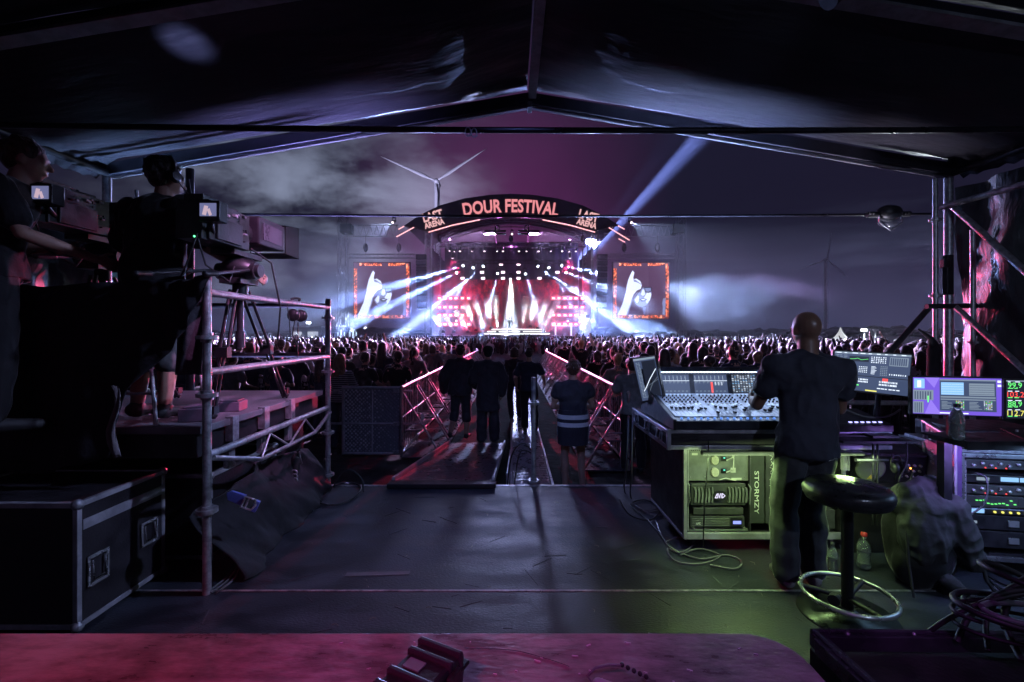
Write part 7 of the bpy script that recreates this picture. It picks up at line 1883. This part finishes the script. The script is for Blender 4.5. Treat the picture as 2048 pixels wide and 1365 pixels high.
m = MB(); m.prism([c + w_ * .0 - h_ * .018 + nrm * .003, c + w_ * .02 - h_ * .018 + nrm * .003, c + w_ * .02 + h_ * .018 + nrm * .003, c + w_ * .0 + h_ * .018 + nrm * .003], nrm, .001); m.build('tape_stripe', mat('tape_red', (.6, .05, .05), .6), tp)
# rack at the right edge
rk = thing('equipment_rack', (3.35, 3.05, DK), 'blue-lit rack of audio devices in a silver road case at the right edge', 'equipment rack')
Q = Euler((0, 0, R(-9))).to_matrix(); O = Vector((2.99, 3.04, 0))
def K(x, y, z): return Vector((O.x, O.y, CAM_H)) + Q @ Vector((x, y, z))
def kb(mb, x0, x1, y0, y1, za, zb): mb.box(K((x0 + x1) / 2, (y0 + y1) / 2, (za + zb) / 2), (x1 - x0, y1 - y0, zb - za), Q); return mb
W2 = .62; TZ, BZ = -.80, -1.50
m = MB(); kb(m, 0, .03, .01, .6, BZ, TZ); kb(m, W2 - .03, W2, .01, .6, BZ, TZ); kb(m, .03, W2 - .03, .01, .6, TZ - .03, TZ); kb(m, .03, W2 - .03, .01, .6, BZ, BZ + .03); kb(m, .03, W2 - .03, .57, .6, BZ + .03, TZ - .03); m.build('shell', M_LAM, rk)
m = MB()
for x in (-.004, W2 - .028): kb(m, x, x + .032, -.006, .02, BZ - .004, TZ + .004)
kb(m, .028, W2 - .028, -.006, .02, TZ - .024, TZ + .004); kb(m, .028, W2 - .028, -.006, .02, BZ - .004, BZ + .028); kb(m, -.006, .018, .02, .6, BZ - .004, BZ + .02); m.build('edge_profile', mat('bright_aluminium', (.62, .64, .68), .28, .9, var=.15), rk, bevel=.004)
m = MB(); kb(m, .034, .054, .02, .04, BZ + .05, TZ - .05); m.build('rack_rail', M_ALU, rk); m = MB(); kb(m, W2 - .054, W2 - .034, .02, .04, BZ + .05, TZ - .05); m.build('rack_rail', M_ALU, rk)
m = MB()
for k in range(22): m.ball(K(.044, .017, BZ + .07 + k * .026), .004, 5, 4)
m.build('rail_hole', M_BLACKPL, rk)['kind'] = 'stuff'
dev = [(-.84, -.905, M_OLD, 'patch'), (-.94, -1.0, M_BLACKPL, 'dark'), (-1.01, -1.075, M_OLD, 'amp'), (-1.08, -1.16, M_OLD, 'proc'), (-1.165, -1.205, M_PANELB, 'strip'), (-1.21, -1.31, M_DARKMETAL, 'drawer'), (-1.315, -1.43, M_DARKMETAL, 'drawer')]
for za, zb, mt_, kd in dev:
    m = MB(); kb(m, .055, W2 - .055, .03, .4, zb + .003, za - .003); dv = m.build('device', mt_, rk, bevel=.003); zc = (za + zb) / 2; r_ = random.Random(int(-za * 1000))
    if kd in ('patch', 'amp'):
        for i in range(9):
            m = MB(); m.lathe([(.011, 0), (.010, .012), (.0001, .014)], K(.10 + i * .052, .029, zc + (.008 if i % 2 else -.006)), 12, axis=Q @ Euler((R(90), 0, 0)).to_matrix()); m.build('dial', M_CHROME, dv)
        for i in range(3): MB().ball(K(.17 + i * .06, .026, zc - .022), .005, 6, 4).build('status_light', G_R, dv)
    if kd == 'dark':
        m = MB(); kb(m, .26, .36, .024, .029, zc - .012, zc + .016); kb(m, .37, .46, .024, .029, zc - .012, zc + .016); m.build('display', G_LB, dv)
        m = MB(); kb(m, .12, .19, .024, .029, zc - .01, zc + .01); m.build('label_plate', G_GR, dv)
    if kd == 'proc':
        for i in range(11): MB().box(K(.12 + i * .022, .026, zc + r_.uniform(-.02, .012)), (.012, .006, .006), Q).build('status_light', G_G, dv)
        m = MB(); kb(m, .36, .52, .024, .029, zc - .03, zc + .03); m.build('display', G_D, dv)
    if kd == 'strip':
        m = MB(); kb(m, .09, .16, .022, .029, zc - .012, zc + .012); m.build('display', G_LB, dv); m = MB(); kb(m, .17, W2 - .06, .024, .029, zc - .014, zc + .014); m.build('dark_window', M_BLACKPL, dv)
        for i in range(7): MB().ball(K(.22 + i * .045, .020, zc), .008, 8, 6).build('status_light', G_Y, dv)
    if kd == 'drawer':
        m = MB(); kb(m, .30, .36, .02, .029, zc - .02, zc + .02); m.build('latch', M_CHROME, dv); m = MB(); kb(m, .09, .12, .024, .029, zc - .008, zc + .008); m.build('label_plate', G_GR, dv)
for x in (.1, W2 - .1):
    m = MB(); m.tube(K(x - .02, .1, BZ - .06), K(x + .02, .1, BZ - .06), .05, n=16); m.box(K(x, .1, BZ - .012), (.08, .07, .02), Q); m.build('caster', M_RUBBER, rk)
cable('grey cable hanging across the blue-lit rack front', [K(.10, .01, -.93), K(.12, -.05, -.95), K(.10, -.06, -1.1), K(.02, -.04, -1.2), K(-.01, -.01, -1.22)], .006, M_GCAB)
t = thing('rack_shelf', K(.3, .2, -.8), 'dark shelf and black box between the table and the blue-lit rack', 'box')
m = MB(); kb(m, -.02, W2 + .2, .0, .5, TZ + .008, TZ + .03); m.build('shelf', M_GALV, t, bevel=.003); m = MB(); kb(m, .05, W2, .04, .5, TZ + .032, TZ + .15); m.build('body', M_BLACKPL, t, bevel=.01)
t = thing('control_area_light', K(.2, -.1, -.62), 'slim blue-white light bar under the edge of the right-hand table', 'light bar'); m = MB(); m.b2(2.9, 3.5, 2.63, 2.65, CAM_H - .675, CAM_H - .667); m.build('bar', M_DARKMETAL, t)
area('blue_light', (3.3, 2.56, CAM_H - .685), (3.25, 2.95, .6), 2.6, (.32, .55, 1.0), .6, .03, t)
area('blue_light', (2.80, 2.50, CAM_H - .685), (2.7, 2.4, .4), 1.1, (.30, .55, 1.0), .3, .05, t)
area('added_violet_light', (2.72, 2.66, CAM_H - .685), (2.95, 3.1, CAM_H - .95), 2.2, (.40, .22, 1.0), .2, .05, t)  # added lamp standing in for the monitor glow on the lid

# ---- bar stool with foot ring
SX, SY = 1.915, 2.60
t = thing('bar_stool', (SX, SY, DK), 'round black padded bar stool with a metal foot ring behind the engineer', 'stool')
zs = CAM_H - .915
MB().lathe([(.16, -.045), (.205, -.035), (.217, -.01), (.217, .03), (.20, .052), (.15, .062), (.0001, .066)], (SX, SY, zs), 40).build('seat', mat('black_vinyl', (.018, .018, .02), .32, var=.25, vscale=9, bump=.15, bscale=20), t)
MB().lathe([(.219, .0), (.221, .012), (.219, .024)], (SX, SY, zs), 40).build('seat_band', M_DARKMETAL, t)
MB().tube((SX, SY, DK + .02), (SX, SY, zs - .03), .030, n=20).build('pole', mat('satin_black_metal', (.03, .03, .032), .35, .6), t)
m = MB(); m.path([Vector((SX + math.cos(a) * .228, SY + math.sin(a) * .228, DK + .125)) for a in [i * math.pi / 20 for i in range(40)]], .013, 8, close=True); m.build('foot_ring', M_CHROME, t)
for a in (35, 155, 275):
    m = MB(); m.tube((SX, SY, DK + .10), (SX + math.cos(R(a)) * .226, SY + math.sin(R(a)) * .226, DK + .125), .014, n=8); m.build('spoke', M_DARKMETAL, t)
m = MB(); m.tube((SX - .09, SY - .03, DK + .12), (SX - .12, SY - .06, DK + .12), .03, n=12); m.build('clamp_knob', M_BLACKPL, t)
MB().lathe([(.25, .0), (.245, .012), (.06, .028), (.04, .05)], (SX, SY, DK + .001), 40).build('base_plate', mat('base_dark', (.05, .055, .055), .35, .7, var=.4, vscale=6), t)

# ---- backpack with a jacket thrown over it
t = thing('backpack', (2.62, 2.95, DK), 'black backpack standing on the deck under a draped jacket', 'backpack')
m = MB(); m.ball((2.64, 2.97, DK + .28), (.20, .15, .30), 16, 12); m.ball((2.62, 2.92, DK + .15), (.19, .15, .16), 14, 10); m.ball((2.64, 2.84, DK + .18), (.13, .07, .14), 12, 8); m.ball((2.60, 3.0, DK + .50), (.14, .11, .10), 12, 8)
me = remesh(m, .013, 4); folds(me, lambda x, y, z: noise.noise(V((x * 8, y * 8, z * 4))) * .03); flat_soles(me, DK + .001)
for v in me.vertices: v.co -= Vector((2.62, 2.95, DK))
put(me, 'bag', M_FBLK, t)
m = MB(); m.ball((2.64, 2.93, DK + .52), (.21, .17, .12), 16, 12); m.ball((2.60, 2.86, DK + .36), (.17, .11, .24), 14, 10)
m.cap((2.74, 2.84, DK + .52), (2.82, 2.80, DK + .22), .085, .07); m.cap((2.52, 2.90, DK + .60), (2.70, 2.92, DK + .62), .07, .075); m.cap((2.66, 2.80, DK + .10), (2.74, 2.72, DK + .035), .05, .03)
me = remesh(m, .009, 3)
def jf(x, y, z):
    a_ = noise.noise(V((x * 15 + z * 3.5, y * 6, z * 2.0))); b_ = noise.noise(V((x * 34 + z * 8, y * 20, z * 4 + 4)))
    c_ = noise.noise(V((x * 11 - z * 6, y * 12, z * 9 + x * 5)))
    return a_ * .016 + b_ * .006 + (.22 - abs(c_)) * .026
folds(me, jf)
for v in me.vertices:
    v.co.z = max(v.co.z, DK + .002); v.co -= Vector((2.62, 2.85, DK))
me.materials.append(mat('charcoal_cloth', (.035, .037, .038), .85, var=.3, vscale=6, bump=.4, bscale=14))
o = bpy.data.objects.new('jacket', me); COL.objects.link(o); o.location = (2.62, 2.85, DK)
tag(o, 'dark grey jacket draped over the backpack in heavy folds', 'jacket')
m = MB(); m.path([(2.80, 2.86, DK + .5), (2.88, 2.82, DK + .3), (2.90, 2.78, DK + .1), (2.92, 2.72, DK + .015), (3.0, 2.70, DK + .08), (2.99, 2.72, DK + .13)], .011, 6); m.build('strap', M_RUBBER, t); m = MB(); m.path([(2.46, 2.84, DK + .4), (2.44, 2.8, DK + .2), (2.42, 2.74, DK + .02)], .008, 6); m.build('strap', M_RUBBER, t)

# ---- cables around the desk
CB = 'cables at the left of the mixing console'
cable('outer pale cable falling from the console case to the deck', [rel(1.0, 3.9, -.72), rel(.97, 3.85, -1.1), G(1250, 985), G(1285, 1020), G(1330, 1012), G(1300, 1000)], .007, M_GCAB, group=CB)
cable('inner pale cable falling from the console case to the deck', [rel(1.02, 3.85, -.75), rel(1.0, 3.8, -1.15), G(1262, 995), G(1290, 1024), G(1325, 1030)], .007, M_GCAB, group=CB)
cable('looped black cable on the deck left of the rack', [G(1240, 1000), G(1260, 1030), G(1300, 1040), G(1320, 1018), G(1290, 1000), G(1262, 1010), G(1300, 1045), G(1335, 1090)], .007, M_RUBBER, group=CB)
cable('pale cable running over the deck in front of the rack', [G(1312, 1042), G(1325, 1075), G(1345, 1098), G(1400, 1118), G(1450, 1110), G(1482, 1122), G(1470, 1138), G(1420, 1130)], .006, M_GCAB)
cable('bundled cable coil on the deck in front of the rack', [G(1330, 1085), G(1360, 1075), G(1385, 1090), G(1360, 1105), G(1335, 1098), G(1350, 1122), G(1400, 1128), G(1440, 1112), G(1400, 1098), G(1360, 1110)], .006, M_GCAB)
cable('thin black cable hanging in front of the green-lit rack', [at(1417, 882, 3.1), at(1416, 920, 3.12), at(1411, 980, 3.14), at(1408, 1040, 3.16), G(1407, 1098), G(1415, 1118)], .0045, M_RUBBER)
for k in range(5):
    cable('bundled cable on the deck below the blue-lit rack, %s strand' % words[k], [G(1975 + k * 4, 1152 + k * 7), G(2010, 1170 + k * 8), G(2050, 1182 + k * 7), G(2120, 1190 + k * 6)], .006, M_GCAB if k % 2 else M_RUBBER, group='cable strands below the blue-lit rack')

# ================================================================== foreground counter and cases
TZ_ = CAM_H - .93
M_WOOD = mat('painted_counter', (.24, .17, .19), .36, var=.5, vscale=5, bump=.10, bscale=26, stretch=(1, 2.5, 1), coat=.15)
t = thing('counter', (-.5, 1.1, 0), 'long worn painted counter across the bottom with a rounded corner', 'counter')
out_ = [(-2.6, .55), (.84, .55), (.84, 1.28)] + [(.84 - .13 + .13 * math.cos(a), 1.285 + .13 * math.sin(a)) for a in [i * math.pi / 16 for i in range(1, 9)]] + [(-2.6, 1.415)]
MB().prism([(x, y, TZ_ - .04) for x, y in out_], (0, 0, 1), .04).build('counter_top', M_WOOD, t, bevel=.004)
m = MB(); m.path([Vector((x, y, TZ_ - .012)) for x, y in out_[1:]], .006, 6); m.build('edge_strip', mat('edge_aluminium', (.5, .48, .5), .4, .7, var=.3), t)
m = MB(); m.b2(-2.5, .72, .6, 1.34, DK, TZ_ - .042); m.build('front_panel', M_LAM, t)
# scratches and chips in the counter
m = MB(); r_ = random.Random(8)
for i in range(34):
    x, y = r_.uniform(-.6, .75), r_.uniform(1.13, 1.38); m.box((x, y, TZ_ + .0012), (r_.uniform(.003, .02), r_.uniform(.002, .005), .002), (0, 0, r_.uniform(-.5, .5)))
m.build('paint_chips', mat('chip_pale', (.6, .55, .6), .6), t)['kind'] = 'stuff'
cable('thin pale string lying in a curve on the counter', [(-.14, 1.345, TZ_ + .002), (0, 1.335, TZ_ + .002), (.1, 1.30, TZ_ + .002), (.16, 1.27, TZ_ + .002)], .0012, M_GCAB, 'string', 'string')
# small ribbed hard case
t = thing('hard_case', (-.225, 1.19, TZ_), 'small black ribbed hard case lying on the counter', 'case')
q = Euler((0, 0, R(-27))).to_matrix(); O2 = Vector((-.235, 1.155, TZ_))
def H(x, y, z): return O2 + q @ Vector((x, y, z))
m = MB(); m.box(H(0, 0, .042), (.135, .225, .074), q); hb = m.build('body', M_BLACKPL, t, bevel=.014)
m = MB(); m.box(H(0, 0, .045), (.150, .24, .010), q); m.build('lid_rim', M_BLACKPL, t, bevel=.003)
for yy in (-.085, -.035, .045, .088):
    m = MB(); m.box(H(0, yy, .046), (.142, .020, .084), q); m.build('rib', mat('rib_plastic', (.03, .026, .032), .28), t, bevel=.006)
m = MB(); m.box(H(-.02, .005, .0805), (.05, .034, .003), q); m.build('label_plate', mat('label_grey', (.25, .25, .28), .4, .5), t)
for yy in (.04, -.055): MB().box(H(.078, yy, .045), (.014, .05, .05), q).build('catch', M_BLACKPL, t, bevel=.004)
# purple-lit clip light with a cable at the bottom edge
p0 = Vector((.245, 1.215, TZ_)); t = thing('clip_lamp', p0, 'small grey device with a beaded cable at the bottom edge of the counter', 'clip lamp')
m = MB(); m.cap(p0 + Vector((-.02, -.03, .016)), p0 + Vector((.05, -.06, .016)), .016, .013); m.build('body', mat('device_grey', (.35, .33, .38), .35), t)
m = MB(); m.path([p0 + Vector(v_) for v_ in ((-.03, -.03, .012), (-.045, -.005, .02), (-.02, .012, .03), (.02, .016, .035), (.05, .012, .036))], .0035, 6)
m.build('cord', M_GCAB, t)
for k in range(5):
    m = MB(); m.ball(p0 + Vector((.052 + k * .014, .014 - k * .008, .036 - k * .002)), .0065, 8, 6); m.build('bead', M_BLACKPL, t)
# open case front right
t = thing('flight_case', (1.5, 1.1, DK), 'black flight case with a riveted aluminium rim at the bottom right corner', 'flight case')
z_ = CAM_H - .90
P4 = [Vector((.90, 1.375, z_)), Vector((2.2, 1.36, z_)), Vector((2.2, .55, z_)), Vector((.93, .55, z_))]
m = MB(); m.prism([p_ - Vector((0, 0, .05)) for p_ in P4], (0, 0, -1), .6); m.build('body', M_LAM, t)
m = MB()
m.box((P4[0] + P4[1]) / 2 + Vector((0, -.012, -.02)), (1.3, .030, .045), (0, 0, -.0115)); m.box((P4[0] + P4[3]) / 2 + Vector((.012, -.02, -.02)), (.045, .80, .045), (0, 0, .036)); m.tube(P4[0] + Vector((.01, -.01, .004)), P4[3] + Vector((.01, 0, .004)), .009, n=8); m.tube(P4[0] + Vector((0, -.006, .006)), P4[1] + Vector((0, -.006, .006)), .007, n=8)
m.build('rim', mat('dark_rim', (.12, .12, .14), .32, .8, var=.3), t, bevel=.005)
m = MB()
for k in range(6): m.ball(P4[0].lerp(P4[1], .08 + k * .15) + Vector((0, -.014, .004)), .006, 6, 4); m.ball(P4[0].lerp(P4[3], .07 + k * .12) + Vector((.014, 0, .004)), .006, 6, 4)
m.build('rivet', M_CHROME, t)['kind'] = 'stuff'
m = MB(); m.path([P4[0] + Vector(v_) for v_ in ((.10, -.24, -.045), (.12, -.19, -.04), (.22, -.17, -.04), (.26, -.22, -.04), (.25, -.34, -.04))], .008, 8); m.build('handle', M_DARKMETAL, t)
# cable heap on the case at the right edge
r_ = random.Random(12)
lab5 = ('big outer loop', 'second loop', 'inner loop', 'flat loop', 'tangled loop', 'tight loop')
for k in range(6):
    c = Vector((1.46 + r_.uniform(-.04, .05), 1.30 + r_.uniform(-.04, .04), z_ + .03 + k * .012)); ra, rb = r_.uniform(.12, .20), r_.uniform(.08, .16); tl = r_.uniform(.3, .9)
    pts = [c + Vector((math.cos(a) * ra, math.sin(a) * rb * math.cos(tl), abs(math.sin(a * .5)) * rb * math.sin(tl) * 1.1)) for a in [i * .5 + k for i in range(13)]]
    cable('coiled black cable on the corner flight case, %s' % lab5[k], pts, .0085 if k % 2 else .006, M_RUBBER if k != 3 else M_GCAB, group='coiled cables on the corner flight case')
for k in range(4):
    pts = [Vector((1.25 + k * .05, 1.37 - .04 * k, z_ + .0)), Vector((1.30 + k * .05, 1.34, z_ + .07)), Vector((1.40 + k * .03, 1.32, z_ + .13 + .02 * k)), Vector((1.55, 1.30, z_ + .15)), Vector((1.7, 1.2, z_ + .08))]
    cable('cable arching over the corner case, %s from the left' % words[k].replace('nearest', 'first'), pts, .007 + .002 * (k % 2), M_RUBBER, group='arching cables over the corner case')
# ------------------------------------------------------------------ thin even haze round everything
hz = bpy.data.materials.new('haze_air'); hz.use_nodes = True
hz.node_tree.nodes.remove(hz.node_tree.nodes['Principled BSDF'])
pv = hz.node_tree.nodes.new('ShaderNodeVolumePrincipled')
pv.inputs['Color'].default_value = (.8, .8, .9, 1); pv.inputs['Density'].default_value = .0003; pv.inputs['Anisotropy'].default_value = .0
hz.node_tree.links.new(pv.outputs[0], hz.node_tree.nodes['Material Output'].inputs['Volume'])
m = MB(); m.b2(-1300, 1300, -1300, 1300, -1, 190)
m.build('haze', hz)['kind'] = 'stuff'
